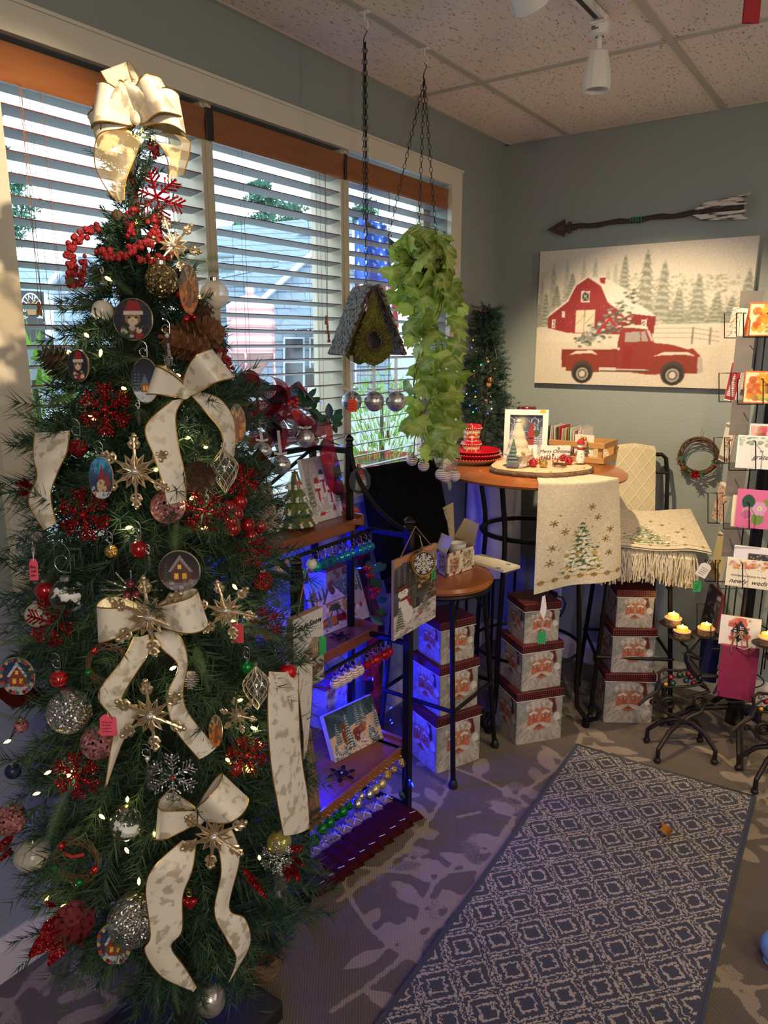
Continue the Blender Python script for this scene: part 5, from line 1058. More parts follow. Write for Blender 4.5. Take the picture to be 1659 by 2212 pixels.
part(FRM, 'price_sticker', face([p+r_*(w-.035)+up*(h-.014)+nn*.0045, p+r_*(w-.012)+up*(h-.014)+nn*.0045, p+r_*(w-.012)+up*(h-.001)+nn*.0045, p+r_*(w-.035)+up*(h-.001)+nn*.0045], -nn*.0004), mat('yellow_sticker', 'e0b020', .6), False, True)
rj = p+r_*w*.5+V((-r_.y, r_.x, 0))*.10+UP*.0; rj.z = TZ; zt = solve(lambda k: rj+UP*k, v=876, hi=.4); jr = thing('red_jar', 'dark red lidded jar showing just above the white picture frame', 'jar', rj); jR = px(20, rj)
part(jr, 'jar', MB().lathe([(.001, 0), (jR*.8, 0), (jR*.9, zt*.6), (jR*.95, zt-.02), (jR*.8, zt-.018)], (0, 0, 0), 24), mat('dark_red_ceramic', '5c0f1c', .2, coat=.5)); part(jr, 'lid', MB().lathe([(jR, zt-.02), (jR*1.02, zt-.012), (jR*.9, zt-.004), (.001, zt)], (0, 0, 0), 24), bpy.data.materials['dark_red_ceramic'])
# message blocks on the slice
def block(label, u0, u1, vb, vt, dx, artfn, name='message_block'):
    p = WP(u0, vb); q_ = WP(u1, vb-1); r_ = VR; n_ = VT; w = px(u1-u0, p); h = px(vb-vt, p)/math.cos(PITCH)*1.0; t_ = thing(name, label, 'sign block', p); part(t_, 'block', MB().box((0, -.0, 0), (w, .018, h), Matrix((r_, -n_, UP)).transposed().to_4x4()), WHITE, False); artfn(t_, p, w, h); return t_
def firs(t_, p, w, h, n, c='8a8378', big=False):
    b = MB()
    for i in range(n):
        x = w*(i+.5)/n; k = h*(.8 if big else random.uniform(.22, .34)); bw_ = k*.3
        for q in range(4): y = h*.06+k*q*.22; b.add([VR*(x-bw_*(1-q*.2))+UP*y+VT*.0004, VR*(x+bw_*(1-q*.2))+UP*y+VT*.0004, VR*x+UP*(y+k*.34)+VT*.0004], [(0, 1, 2)])
    part(t_, 'printed_firs', b, mat('print_taupe', c, .8), False)
def mc_(t_, p, w, h):
    text(t_, 'Merry Christmas', w*.155, p+VR*w*.5+UP*h*.62+VT*.0008, VR, UP, INK, shear=.35); firs(t_, p, w, h, 11)
    for x, y, m in ((.42, .40, mat('gem_dark', '3d4a4a', .2, .5)), (.60, .86, mat('gem_clear', '9aa4ac', .1, .7)), (.80, .38, RED)): part(t_, 'gem', MB().ball(VR*w*x+UP*h*y+VT*.001, .0045, 8, 6), m)
MBK = block('white block lettered Merry Christmas standing on the wood slice', 1167, 1231, 994, 964, 0, mc_)
block('white block with a silver fir beside the gnome', 1138, 1159, 992, 963, 0, lambda t_, p, w, h: firs(t_, p, w, h, 1, 'b3aca0', True))
# bauble garland and twig nest
for i, (u, v, r, c, nm) in enumerate([(1152, 1000, 9, RED, 'shiny red'), (1174, 1001, 9, glitter('gold_glitter', 'c7ad6a', 700), 'gold glitter'), (1229, 995, 9, RED, 'dark red'), (1216, 989, 7, RED, 'small red')]):
    P = Z(u, v, WZ+.012); bauble('%s bauble lying by the twig nest on the wood slice' % nm, Z(u, v, WZ+px(r, P)), px(r, P), c, None, False)
RW = mat('red_foil_wire', 'a8283a', .25, .8, nz=None); gl_ = MB(); rs = random.Random(5); WS0 = WP(1187, 996); GT = thing('foil_garland', 'curled red foil wire garland on the wood slice below the lettered block', 'garland', WS0)
for k in range(26): c = Z(rs.uniform(1142, 1232), rs.uniform(985, 998), WZ+.012); a = rs.uniform(0, 6); gl_.tube([c-WS0+VR*.010*math.cos(q*.9+a)+UP*(.010*math.sin(q*.9+a))+VT*.004*math.sin(q+a) for q in range(7)], .0013, 4, True)
part(GT, 'foil_curls', gl_, RW, kind='stuff')
ns = MB()
for k in range(16): a = rs.uniform(0, 6); c = Z(1208+rs.uniform(-3, 3), 1003, WZ+.006+.007*rs.random()); ns.tube([c+V((.024*math.cos(a+q*.5), .016*math.sin(a+q*.5), .003*math.sin(q+k))) for q in range(8)], .0013, 4)
solo('twig_nest', ns, TWIG, 'little brown twig nest on the wood slice below the block', 'twig wreath')
# snowman figurine
SM = WP(1252, 1003); g = thing('snowman_figurine', 'small snowman figurine with red mittens and fir at the end of the wood slice', 'figurine', SM); s = px(1, SM); SNW = mat('white_resin', 'e6dfd2', .6, nz=(60, .08)); 
part(g, 'body', MB().lathe([(.001, 2*s), (9*s, 4*s), (11*s, 14*s), (8*s, 26*s), (6*s, 34*s)], (0, 0, 0), 20).ball((0, 0, 40*s), 7*s, 16, 10), SNW); part(g, 'hat', MB().lathe([(8*s, 44*s), (8*s, 48*s), (5*s, 54*s), (.001, 57*s)], (0, 0, 0), 16), mat('red_felt', 'a82a2a', .8)); part(g, 'gold_bow', MB().ball(VR*8*s+UP*55*s, 4.5*s, 8, 6).ball(VR*2*s+UP*57*s, 3.5*s, 8, 6), GOLDM); part(g, 'scarf', MB().lathe([(7*s, 32*s), (7.5*s, 34*s), (7*s, 36*s)], (0, 0, 0), 16), bpy.data.materials['red_felt'])
for sx in (-1, 1): part(g, 'arm', MB().tube([VR*sx*6*s+UP*28*s, VR*sx*12*s+UP*22*s+VT*3*s], 3.2*s, 8), mat('grey_sleeve', '6f7a80', .8)); part(g, 'mitten', MB().ball(VR*sx*12.5*s+UP*22*s+VT*4*s, 3.6*s, 10, 8), RED)
part(g, 'buttons', MB().ball(VT*9.5*s+UP*24*s, 1*s, 6, 5).ball(VT*11*s+UP*18*s, 1*s, 6, 5), BLK); part(g, 'eyes', MB().ball(VT*6.5*s+UP*42*s-VR*2*s, .8*s, 6, 5).ball(VT*6.5*s+UP*42*s+VR*2*s, .8*s, 6, 5), BLK); part(g, 'carrot_nose', MB().cyl(VT*6*s+UP*40*s, VT*10*s+UP*39.5*s, 1.2*s, .2*s, 8), mat('carrot', 'd8742a', .6))
fm = MB(); [fm.lathe([((6-1.3*k)*s, (24+6*k)*s), (.5*s, (33+6*k)*s)], VR*14*s+VT*2*s, 8) for k in range(4)]; part(g, 'fir', fm, mat('toy_fir', '3c5a38', .8, nz=(120, .3)), 20)
hl = MB(); [hl.prism([(-4*s, 0), (-1*s, 2*s), (4*s, 2.5*s), (9*s, 0), (4*s, -2.5*s), (-1*s, -2*s)], VT*6*s+UP*1*s+VR*sx*5*s, VR*sx, VT*.8+UP*.3, UP*.8*s) for sx in (-1, 1)]; part(g, 'holly_leaf', hl, mat('holly_green', '2f6a38', .5), False); part(g, 'berry', MB().ball(VT*8*s+UP*3*s, 2*s, 8, 6), RED)
# crate of cards
k0 = V((.56, -.40, TZ+.002)); ex = V((.97, -.24, 0)).normalized(); 
cl = solve(lambda k: V((k, -.36, TZ)), u=1172, lo=.3, hi=.8); cr_ = solve(lambda k: V((k, -.36-.05*(k-cl), TZ)), u=1303, lo=.4, hi=1.0)
CRT = thing('slatted_crate', 'slatted wooden crate holding greeting cards behind the wood slice', 'crate', (cl, -.36, TZ)); cw_ = cr_-cl; cdp = .15; chh = solve(lambda k: V((cr_, -.38, TZ+k)), v=959, hi=.3)
part(CRT, 'front_slat', MB().rbox((cw_*.1, -.012, .0), (cw_, 0, .024), .002), OAK, False); part(CRT, 'front_slat', MB().rbox((cw_*.1, -.012, chh-.024), (cw_, 0, chh), .002), OAK, False)
part(CRT, 'side_slat', MB().prism([(0, .0), (.15, 0), (.15, chh*1.55), (.0, chh*.75)], (0, 0, 0), (0, 1, 0), UP, (.010, 0, 0)), OAK, False); part(CRT, 'side_slat', MB().box((cw_-.01, 0, 0), (cw_, .15, .024)).box((cw_-.01, 0, chh-.024), (cw_, .15, chh)), OAK, False); part(CRT, 'corner_post', MB().box((cw_-.03, 0, 0), (cw_-.012, .012, chh)), OAK, False); part(CRT, 'base', MB().box((.01, 0, 0), (cw_-.01, .15, .006)), OAK, False); part(CRT, 'back_slat', MB().box((0, .15, .01), (cw_, .158, chh)), OAK, False)
cols = ['5b6a58', 'e8e2d6', 'b8c0b4', 'a83040', 'f0ece4', '3f6a48', 'c63a3a', 'e8e2d6', '9fbf5a', 'e6e0d4', 'b02838', '7aa060', 'ece6dc', 'e4ded4', 'c8302c', 'f2eee6', 'ebe5da', 'ddd6ca', 'ece8de']
for i, c in enumerate(cols):
    x = cw_*(.03+.62*i/len(cols)); hgt = chh*(1.62-.006*i+.05*math.sin(i*2.3)); cdm = mat('card_'+c, c, .7, nz=(50, .1))
    o = solo('greeting_card', MB().box((x, .02, .008), (x+.0022, .145, hgt), Matrix.Translation((cl, -.36, TZ)) @ Matrix.Rotation(.05*math.sin(i), 4, 'Y')), cdm, 'greeting card filed in the crate, %s from its left end' % (ORD[i] if i < 16 else ['seventeenth', 'eighteenth', 'nineteenth'][i-16]), 'card', 'greeting cards filed in the crate', False)
A = Art(50, 50, 'e6dcc6'); A.poly([(.45, .05), (.62, .82), (.72, .05)], 'c2272b'); A.ell(.58, .05, .2, .12, 'f0ece2'); A.grain(.04)
leaf_ = V((cl+cw_*.52, -.365, TZ+.03)); gc = thing('greeting_card', 'square cream card with a red pointed hat at the front of the crate', 'card', leaf_); gw = px(42, leaf_); part(gc, 'card', MB().box((0, .001, 0), (gw, .003, gw*1.05)), CARD, False); part(gc, 'print', A.mesh('print', PRINT, lambda u, v: (gw*u, .0004, gw*1.05*v)), None)
# small potted tree in the corner
ST = V((.125, -.25, .9965)); 
for yy in np.linspace(-.45, -.06, 60):
    xx = .125; 
ST = V((.085, -.30, .9965)); tz = solve(lambda k: ST+UP*k, v=668, hi=1.0); stt = thing('small_fir_tree', 'small potted fir with coloured lights in the corner behind the table', 'tree', ST); sx = px(1, ST+V((0, 0, .3)))
GALV = mat('galvanised_steel', '9a9da0', .4, .7, nz=(20, .15)); part(stt, 'bucket', MB().lathe([(.001, 0), (22*sx, 0), (30*sx, .09), (31*sx, .095), (29*sx, .09), (.001, .085)], (0, 0, 0), 24), GALV); part(stt, 'gold_band', MB().lathe([(27*sx, .05), (28.6*sx, .051), (29.4*sx, .066), (28*sx, .067)], (0, 0, 0), 24), GOLDM)
def sprigs(n, R, z0, z1, L, needles, seed, w=.0011, droop=.2, core=.25):
    rs = np.random.RandomState(seed); out = []
    for _ in range(n):
        z = z0+(z1-z0)*rs.rand(); a = rs.rand()*2*PI; r = R(z); rad = np.array([math.cos(a), math.sin(a), 0]); q0 = rad*r*(core+(1-core)*rs.rand()**.6)*.8; q0[2] = z
        d = rad*(.9+.3*rs.rand())+np.array([0, 0, -droop+.5*rs.rand()]); d += rs.normal(size=3)*.25; d /= np.linalg.norm(d); l = L*(.6+.7*rs.rand())*min(1, max(.35, r/.20) if L > .09 else 1)
        sd = np.cross(d, [0, 0, 1.]); sd /= np.linalg.norm(sd)+1e-9; u2 = np.cross(sd, d)
        t = rs.rand(needles); ph = rs.rand(needles)*2*PI; nl = L*.42*min(1, max(.5, r/.16) if L > .09 else 1)*(1-.5*t)*(.7+.5*rs.rand(needles))
        base = q0+d*l*t[:, None]; dirn = d*.8+(np.cos(ph)[:, None]*sd+np.sin(ph)[:, None]*u2)*.8; tip = base+dirn*nl[:, None]; wv = np.cross(dirn, rs.normal(size=(needles, 3))); wv /= np.linalg.norm(wv, axis=1)[:, None]+1e-9
        out.append(np.stack([base-wv*w, base+wv*w, tip], 1)); out.append(np.array([[q0-sd*w*1.5, q0+sd*w*1.5, q0+d*l]]))
    return np.concatenate(out)
NEED = mat('fir_needles_dark', '24402f', .7, nz=(25, .45)); NEED2 = mat('fir_needles_light', '425f3c', .65, nz=(30, .35))
Rs = lambda z: (.010+.050*sx*0)+max(.012, (62*sx)*(1-((z-.10)/(tz-.10))**1.1)) if z < tz*.72 else .014
part(stt, 'foliage', soup('foliage', NEED, sprigs(760, Rs, .10, tz, .062, 40, 5, .0012)), None, kind='stuff'); part(stt, 'trunk', MB().cyl((0, 0, .05), (0, 0, tz), .012, .004, 8), BARKM); 
part(stt, 'hanging_cord', MB().tube([(0, 0, tz), (-.03, -.02, tz-.2)], .004, 5).tube([(0, 0, tz), (.055, 0, tz-.22)], .004, 5), BLK); part(stt, 'black_bow', MB().ball((.06, -.0, tz*.52), .016, 10, 8, (1.6, .6, 1)), BLK); part(stt, 'wooden_beads', MB().ball((.05, -.05, tz*.56), .0125, 12, 8).ball((.045, -.055, tz*.53), .012, 12, 8), mat('bead_wood', 'b07a4c', .5))
def onsmall(u, v, o=.01): 
    d = dep(ST+UP*.3)-.065; return D(u, v, d)
for i, (u, v, nm, c) in enumerate([(1044, 717, 'red bauble near the tip', 'c2182a'), (1029, 772, 'green bauble in the upper middle', '1e7a4a'), (1024, 814, 'red bauble on the left side', 'c2182a'), (1070, 828, 'red bauble on the right edge', 'c2182a'), (1056, 835, 'gold bauble in the lower middle', 'c0a068'), (1050, 877, 'green bauble at the bottom', '1e7a4a'), (1052, 786, 'dark green bauble on the right', '14502f'), (1060, 869, 'silver bauble at the bottom', 'b8bcc0')]):
    bauble(nm+' of the small corner fir', onsmall(u, v), .0075, mat('mini_bauble_'+str(i), c, .15, .5, nz=None, coat=.5), 'mini baubles on the corner fir', hl=.018)
MINI = {}
for i, (u, v, c) in enumerate([(1039, 671, 'ff3030'), (1039, 687, '3060ff'), (1022, 735, 'ffd040'), (1019, 751, '3050ff'), (1041, 713, '40ff90'), (1022, 834, '30e070'), (1027, 846, '3050ff'), (1008, 851, '60a0ff'), (1015, 876, '3a70ff'), (1029, 882, '3a50ff'), (1022, 890, '30e070'), (1054, 893, '4060ff'), (1062, 883, 'ffe080'), (1039, 788, '30e0a0'), (1055, 781, 'ff6030'), (1043, 873, 'ff4040'), (1069, 796, 'ff6040'), (1027, 857, 'ffb040')]):
    m_ = MINI.get(c) or MINI.setdefault(c, emat('mini_light_'+c, c, 3)); part(stt, 'mini_light', MB().ball(onsmall(u, v)-ST, .0032, 8, 6), m_)
# ================================================================== WREATH ON THE WALL
WC = Y(1510, 985, -.025); wR = px(37, WC); wth = thing('twig_wreath', 'small twig wreath with pinecones, holly and red flower on the back wall', 'wreath', WC); b = MB(); rs = random.Random(9)
for k in range(14): b.tube([(wR*(1+.13*math.sin(k*1.7+q*.21))*math.cos(2*PI*q/30), -.012+.010*math.cos(k+q*.3), wR*(1+.13*math.sin(k*1.7+q*.21))*math.sin(2*PI*q/30)) for q in range(30)], .0017, 4, True)
part(wth, 'twig_ring', b, TWIG); part(wth, 'wire_hanger', MB().tube([(0, 0, wR), (.004, .0, wR+.012), (-.003, 0, wR+.02), (.002, .01, wR+.045)], .001, 4), WIRE)
HOL = mat('holly_leaf_green', '2f5a2c', .4, nz=(60, .3)); b = [(-1, .0), (-.75, .35), (-.55, .2), (-.2, .5), (0, .3), (.35, .45), (.5, .2), (1, 0), (.5, -.2), (.35, -.45), (0, -.3), (-.2, -.5), (-.55, -.2), (-.75, -.35)]
for k, (a, s_) in enumerate([(200, .022), (215, .018), (235, .02), (255, .018), (285, .02), (305, .02), (325, .018), (340, .022), (190, .018)]):
    a = math.radians(a); c = V((wR*math.cos(a), -.028, wR*math.sin(a))); d = V((math.cos(a*3), -.2, math.sin(a*3))).normalized(); part(wth, 'holly_leaf', MB().prism([(x*s_, y*s_) for x, y in b], c, d, d.cross(V((0, -1, 0))), V((0, -.001, 0))), HOL, False)
def cone(b, c, r, h, axis=UP, rows=7, rng=random.Random(4), sc=1.):      # pinecone: rows of scales
    c = V(c); r_, u_, n_ = frame(axis)
    for i in range(rows):
        t_ = i/(rows-1); rr2 = r*math.sin(PI*(.18+.72*t_))**.8; z = -h/2+h*t_; n = max(5, int(9*rr2/r))
        for j in range(n):
            a = 2*PI*(j+.5*(i % 2))/n; e = r_*math.cos(a)+u_*math.sin(a); s_ = n_.cross(e); p = c+n_*z+e*rr2*.45; q_ = c+n_*(z+h*.10)+e*rr2*1.0; w = rr2*.42*sc
            b.add([p-s_*w*.5, p+s_*w*.5, q_+s_*w*.7, q_+e*w*.25+n_*h*.03, q_-s_*w*.7, q_-n_*h*.05], [(0, 1, 2, 4), (2, 3, 4), (0, 4, 5), (4, 2, 5), (1, 5, 2)])
    b.tube([c-n_*h*.45, c+n_*h*.45], r*.5, 6); return b
CONE = mat('brown_cone_scale', '6a4426', .8, nz=(60, .4)); 
for a in (228, 262, 312): a = math.radians(a); part(wth, 'pinecone', cone(MB(), (wR*math.cos(a), -.035, wR*math.sin(a)), .011, .022, V((0, -1, .3)), 5), CONE, False)
for k, a in enumerate((195, 207, 222, 318, 330, 338)): a = math.radians(a); part(wth, 'berry', MB().ball((wR*1.02*math.cos(a), -.040, wR*1.02*math.sin(a)), .0055, 10, 8), RED)
b = MB(); 
for k in range(12): a = k*PI/6; d = V((math.cos(a), -.35 if k % 2 else -.8, math.sin(a))); c = V((wR*math.cos(math.radians(272)), -.042, wR*math.sin(math.radians(272)))); s_ = d.cross(V((0, -1, 0))).normalized()*.0045; b.add([c, c+d*.011+s_, c+d*.024, c+d*.011-s_], [(0, 1, 2, 3)])
part(wth, 'red_flower', b, glitter('red_glitter', 'b3141f', 600, .8, .3, .7, '7a0c16'), False)
REDG = bpy.data.materials['red_glitter']; GOLDG = bpy.data.materials['gold_glitter']
# ================================================================== ON AND AROUND THE IRON SHELF
zs = [s[0]+.001 for s in SHELVES]
def snowart():
    A = Art(72, 90, '8d8289', .8); A.vgrad('c9bdb8', 'a79a98', .1, 1); A.spots(40, (0, .55, .8, 1), .05, ['b9adac', '8f8488', 'cfc4c0'], .4)
    for x in (.05, .1, .72, .78): A.fir(x, .25, .5, .14, '6f7460', 'c9c4ae', 7)
    A.rect(0, 0, .8, .16, 'd6cdc6')
    for cx_, cy, r, hat in ((.27, .56, .07, 'a3242c'), (.42, .68, .065, '3b3a40'), (.56, .50, .065, '6d8570')):
        A.ell(cx_, cy-.2, r*1.4, r*2, 'd9d4d2'); A.ell(cx_, cy, r, r, 'e9e4e0'); A.poly([(cx_-r*1.1, cy+r*.4), (cx_-r*.5, cy+r*1.7), (cx_+r*.5, cy+r*1.6), (cx_+r*1.1, cy+r*.4)], hat); A.rect(cx_-r, cy-r*1.3, cx_+r, cy-r*.75, 'b0252e'); A.rect(cx_-.01, cy-.26, cx_+.035, cy-r, 'b0252e'); A.ell(cx_-.02, cy+.012, .008, .008, '222'*2); A.ell(cx_+.025, cy+.012, .008, .008, '222222'); A.poly([(cx_, cy), (cx_+.04, cy-.012), (cx_, cy-.015)], 'd8742a')
    A.spots(60, (.05, .1, .75, .35), .012, ['f2eee9', 'd0434a', '6f86b0', 'e0a050', '7fa070'], .9); A.poly([(.2, .09), (.34, .09), (.36, .14), (.22, .13)], 'c02630'); A.poly([(.55, .12), (.6, .25), (.65, .12)], '9a2a2e'); A.grain(.1); return A
def storeart():
    A = Art(110, 84, '7d9aa0', 1.31); A.vgrad('caa58f', '4f8a96', .62, 1)
    for x in [.05+.1*i for i in range(13)]: A.fir(x, .55, random.uniform(.2, .42), .11, '2f4744', None, 8)
    A.rect(0, 0, 1.31, .34, 'cbb7a6'); A.poly([(.1, .30), (.1, .62), (.36, .62), (.36, .30)], 'c9b08c'); A.poly([(.30, .30), (.30, .56), (.56, .93), (.86, .55), (.86, .28)], 'd9c3a0'); A.poly([(.27, .54), (.56, .96), (.90, .54), (.86, .52), (.56, .87), (.31, .52)], '4a4a48'); A.poly([(.60, .92), (.95, .86), (1.26, .66), (.90, .56)], '51605c'); A.poly([(.86, .28), (.86, .58), (1.24, .60), (1.24, .30)], 'b9a488')
    for i in range(5): A.rect(.86+.075*i, .70, .91+.075*i, .80, 'd8c9ae'); A.rect(.87+.075*i, .71, .90+.075*i, .79, '4a4a50')
    A.rect(.08, .66, .14, .80, '8a4a38'); A.rect(.36, .30, .66, .50, 'd08a3a'); A.spots(60, (.34, .3, .68, .52), .02, ['e0a84a', 'a0522a', '5a6a38', 'c03a2c', 'f0c870'], .9); A.rect(.72, .30, 1.0, .50, 'c98a40'); A.spots(40, (.7, .3, 1.02, .52), .018, ['e0a84a', 'a03a2a', '4a5a30', 'f0d080'], .9); A.line([(.33, .52), (.70, .54), (1.04, .53)], .012, 'a05a30'); A.ell(.56, .74, .07, .09, '3c3a34'); A.spots(12, (.5, .66, .62, .82), .02, ['6a5a40', 'a02a2a'], .9); A.rect(.50, .58, .72, .64, 'cdb48a')
    A.ell(.07, .38, .1, .12, '4a5048'); A.spots(40, (0, .28, .16, .5), .014, ['6a7ac0', 'c04a5a', 'e0c070', '5a8a60'], .9)
    A.poly([(.12, .10), (.12, .22), (.24, .27), (.36, .28), (.44, .38), (.66, .36), (.74, .24), (.72, .12), (.5, .10)], '8f1f26'); A.poly([(.12, .12), (.13, .21), (.36, .27), (.50, .27), (.50, .12)], 'c06a28'); A.poly([(.40, .28), (.45, .365), (.54, .355), (.54, .27)], 'b9b4ae'); A.poly([(.57, .27), (.57, .355), (.65, .34), (.68, .27)], 'a9a49e'); A.ell(.55, .12, .06, .07, '2a2422'); A.ell(.55, .12, .03, .035, 'cfc4b4'); A.ell(.22, .1, .05, .06, '2a2422'); A.ell(.70, .22, .05, .07, '7a161c'); A.poly([(.36, .37), (.42, .47), (.60, .48), (.68, .40), (.6, .36)], '3f5a2c'); A.rect(.27, .06, .34, .30, '5f6a7a'); A.ell(.31, .33, .03, .04, 'c08a6a')
    A.poly([(.86, .10), (.88, .17), (.98, .18), (1.0, .1), (.97, .14), (.9, .14)], 'b06a34'); A.ell(.92, .27, .03, .045, 'b0262c'); A.ell(1.06, .28, .03, .05, 'e8e2da'); A.ell(1.16, .3, .03, .05, 'b0262c'); A.spots(80, (0, 0, 1.3, .12), .03, ['d8c6b4', 'bfa996', 'e2d3c4'], .5); A.grain(.08); return A
def forestart():
    A = Art(100, 84, '24384a', 1.2); A.vgrad('3f5a6c', '1c2c3c', .4, 1)
    for i in range(60): A.line([(random.uniform(0, 1.2), .5), (random.uniform(0, 1.2), 1)], .01, random.choice(['3a5468', '5a7484', '22323f', '6f8894']), .35)
    A.poly([(0, 0), (0, .5), (.3, .52), (.7, .60), (1.2, .66), (1.2, 0)], 'd9b79a'); A.poly([(.5, .62), (.5, .95), (.9, .95), (1.0, .68)], '4a6472', .6)
    for x, y, h_, w in ((.72, .52, .42, .22), (.86, .55, .36, .2), (.2, .30, .45, .2), (1.14, .3, .5, .2), (.1, .02, .32, .26), (1.0, .02, .34, .3), (.28, 0, .25, .26), (.95, .15, .28, .26)): A.fir(x, y, h_, w, '3a4a52', 'cfd8dc', 9)
    A.ell(.36, .42, .07, .22, '7a3a1e'); A.ell(.34, .64, .06, .06, '7a3a1e'); A.fir(.45, .12, .72, .30, '2f3f38', 'e8ecec', 12); A.ell(.66, .40, .13, .09, '8a4322'); A.ell(.62, .30, .07, .13, '7a3a1e'); A.ell(.78, .43, .09, .1, '94502c'); A.ell(.84, .48, .05, .05, 'a86a44')
    for i in range(26): A.ell(random.uniform(.28, .95), random.uniform(.12, .55), .012, .014, random.choice(['5a7ad0', 'c83a3a', 'e8e2da', 'd8a04a', '6a9ad8']))
    A.spots(160, (0, 0, 1.2, .2), .02, ['e6e9ec', '5a6c78', '3a4a56', 'f4f4f4'], .7); A.grain(.08); return A
leaning('canvas_print', 'small canvas print of three snowmen on the top shelf', 'picture', (678, 1131), (742, 1113), zs[0], 992, snowart(), th=.018, lean=14)
leaning('canvas_print', 'canvas print of a snowy store with red and wood wagon on the middle shelf', 'picture', (690, 1376), (799, 1332), zs[1], 1262, storeart(), GLOSSY_PRINT, .016, 20)
leaning('canvas_print', 'blue canvas print of bears trimming a snowy fir on the bottom shelf', 'picture', (725, 1647), (828, 1593), zs[2], 1548, forestart(), GLOSSY_PRINT, .022, 22)
A = Art(50, 60, 'b99a8c', .8); A.vgrad('c9b0a4', '8f7c7c'); A.spots(120, (0, 0, .8, 1), .05, ['d8c0b4', 'a03a3a', 'b08a78', 'e6d8cc', '7a6058'], .6); A.grain(.1)
leaning('canvas_print', 'pinkish village canvas half hidden by the tree at the left of the top shelf', 'picture', (556, 1160), (604, 1148), zs[0], 1050, A, th=.015, lean=12)
A = Art(40, 80, '8a6a54', .5); [A.line([(.05*i+.02*math.sin(i), 0), (.05*i, .5), (.05*i+.03*math.sin(i*2), 1)], .008, random.choice(['6a4c3a', 'b08c70', 'a07a5e', '5a4030'])) for i in range(11)]; A.blur(1)
leaning('wood_plaque', 'narrow wood-grain plaque at the left of the bottom shelf', 'plaque', (652, 1760), (692, 1742), zs[2], 1590, A, th=.012, lean=10)
for i, (bl, br, z, vt, nm) in enumerate([((690, 1535), (735, 1516), zs[2]+.0, 1478, 'behind the bear canvas on the bottom shelf'), ((690, 1300), (745, 1280), zs[1], 1222, 'behind the store canvas on the middle shelf')]):
    z0 = z; P, Q_ = X(bl[0], bl[1], .13), X(br[0], br[1], .13); w = abs(Q_.y-P.y); P.z = z0; hh = solve(lambda k: V((.13, P.y, z0+k)), v=vt, hi=.4); A = Art(40, 40, '9a94a8', 1.); A.spots(50, (0, 0, 1, 1), .09, ['7a2a4a', 'b8b0c4', '6a6080', 'cfc8d6'], .6)
    g_ = thing('printed_gift_box', 'flower-printed gift box %s' % nm, 'box', (.12, P.y+w/2, z0)); part(g_, 'box', MB().rbox((-.04, -w/2, 0), (.04, w/2, hh), .002), mat('gift_board', 'a8a2b4', .6), False); part(g_, 'lid', MB().rbox((-.043, -w/2-.003, hh-.02), (.043, w/2+.003, hh+.002), .002), mat('gift_lid', '7a3050', .6), False); part(g_, 'print', A.mesh('print', PRINT, lambda u, v: (.0405, -w/2+w*u, (hh-.021)*v)), None)
# ceramic tree with bulbs
CP = Z(640, 1138, zs[0]); ct = thing('ceramic_tree', 'green glazed ceramic tree with white-tipped boughs on the top shelf', 'ceramic tree', CP); s = px(1, CP); GG = mat('green_glaze', '5a6a34', .15, coat=.7, nz=(60, .3)); WT = mat('white_glaze', 'e9e4da', .2, coat=.6)
part(ct, 'base', MB().lathe([(.001, 0), (38*s, 0), (41*s, 4*s), (36*s, 8*s)], (0, 0, 0), 24), mat('dark_glaze', '3a2420', .2, coat=.5))
for k in range(4):
    z0, r0_, r1_, hh = (6+26*k)*s, (42-8*k)*s, (20-4.5*k)*s, 33*s
    part(ct, 'bough_tier', MB().grid(lambda u, v: ((lambda r: (r*math.cos(2*PI*u), r*math.sin(2*PI*u), z0+hh*v))((r0_*(1-v)+r1_*v)*(1+.09*(1-v)*math.cos(2*PI*u*(11-k))))), 88-8*k, 6), GG)
    tips, bl_ = MB(), MB(); n = 11-k
    for j in range(n):
        a = 2*PI*j/n; e = V((math.cos(a), math.sin(a), 0)); tips.ball(e*(r0_*1.02)+V((0, 0, z0+3*s)), 4.4*s, 8, 6, (1, 1, .8)).ball(e*(r0_*.93)+V((0, 0, z0+8*s)), 3.6*s, 8, 6)
    part(ct, 'white_tips', tips, WT)
    for j in range(0, n, 2): a = 2*PI*(j+.1)/n; part(ct, 'bulb', MB().ball(V((math.cos(a), math.sin(a), 0))*r0_*.98+V((0, 0, z0+11*s)), 2.4*s, 8, 6), [mat('bulb_red', 'e0303c', .2), mat('bulb_yellow', 'e8b820', .2), mat('bulb_clear', 'e8e8f0', .2), mat('bulb_pink', 'e87080', .2)][(j//2+k) % 4])
star_ = [(9*s*(1 if k % 2 == 0 else .45)*math.cos(PI/2+k*PI/5), 9*s*(1 if k % 2 == 0 else .45)*math.sin(PI/2+k*PI/5)) for k in range(10)]
part(ct, 'gold_star', MB().prism(star_, V((0, 0, 118*s)), VR, UP, VT*3*s), GOLDM, False); part(ct, 'trunk_tip', MB().cyl((0, 0, 100*s), (0, 0, 112*s), 6*s, 3*s), GG)
part(ct, 'price_sticker', MB().box((-.005, -.004, 0), (.007, .004, .0005), Matrix.Translation(VT*14*s+VR*6*s+UP*100*s) @ Matrix((VR, UP, VT)).transposed().to_4x4()), mat('pink_sticker', 'e8405a', .6), False)
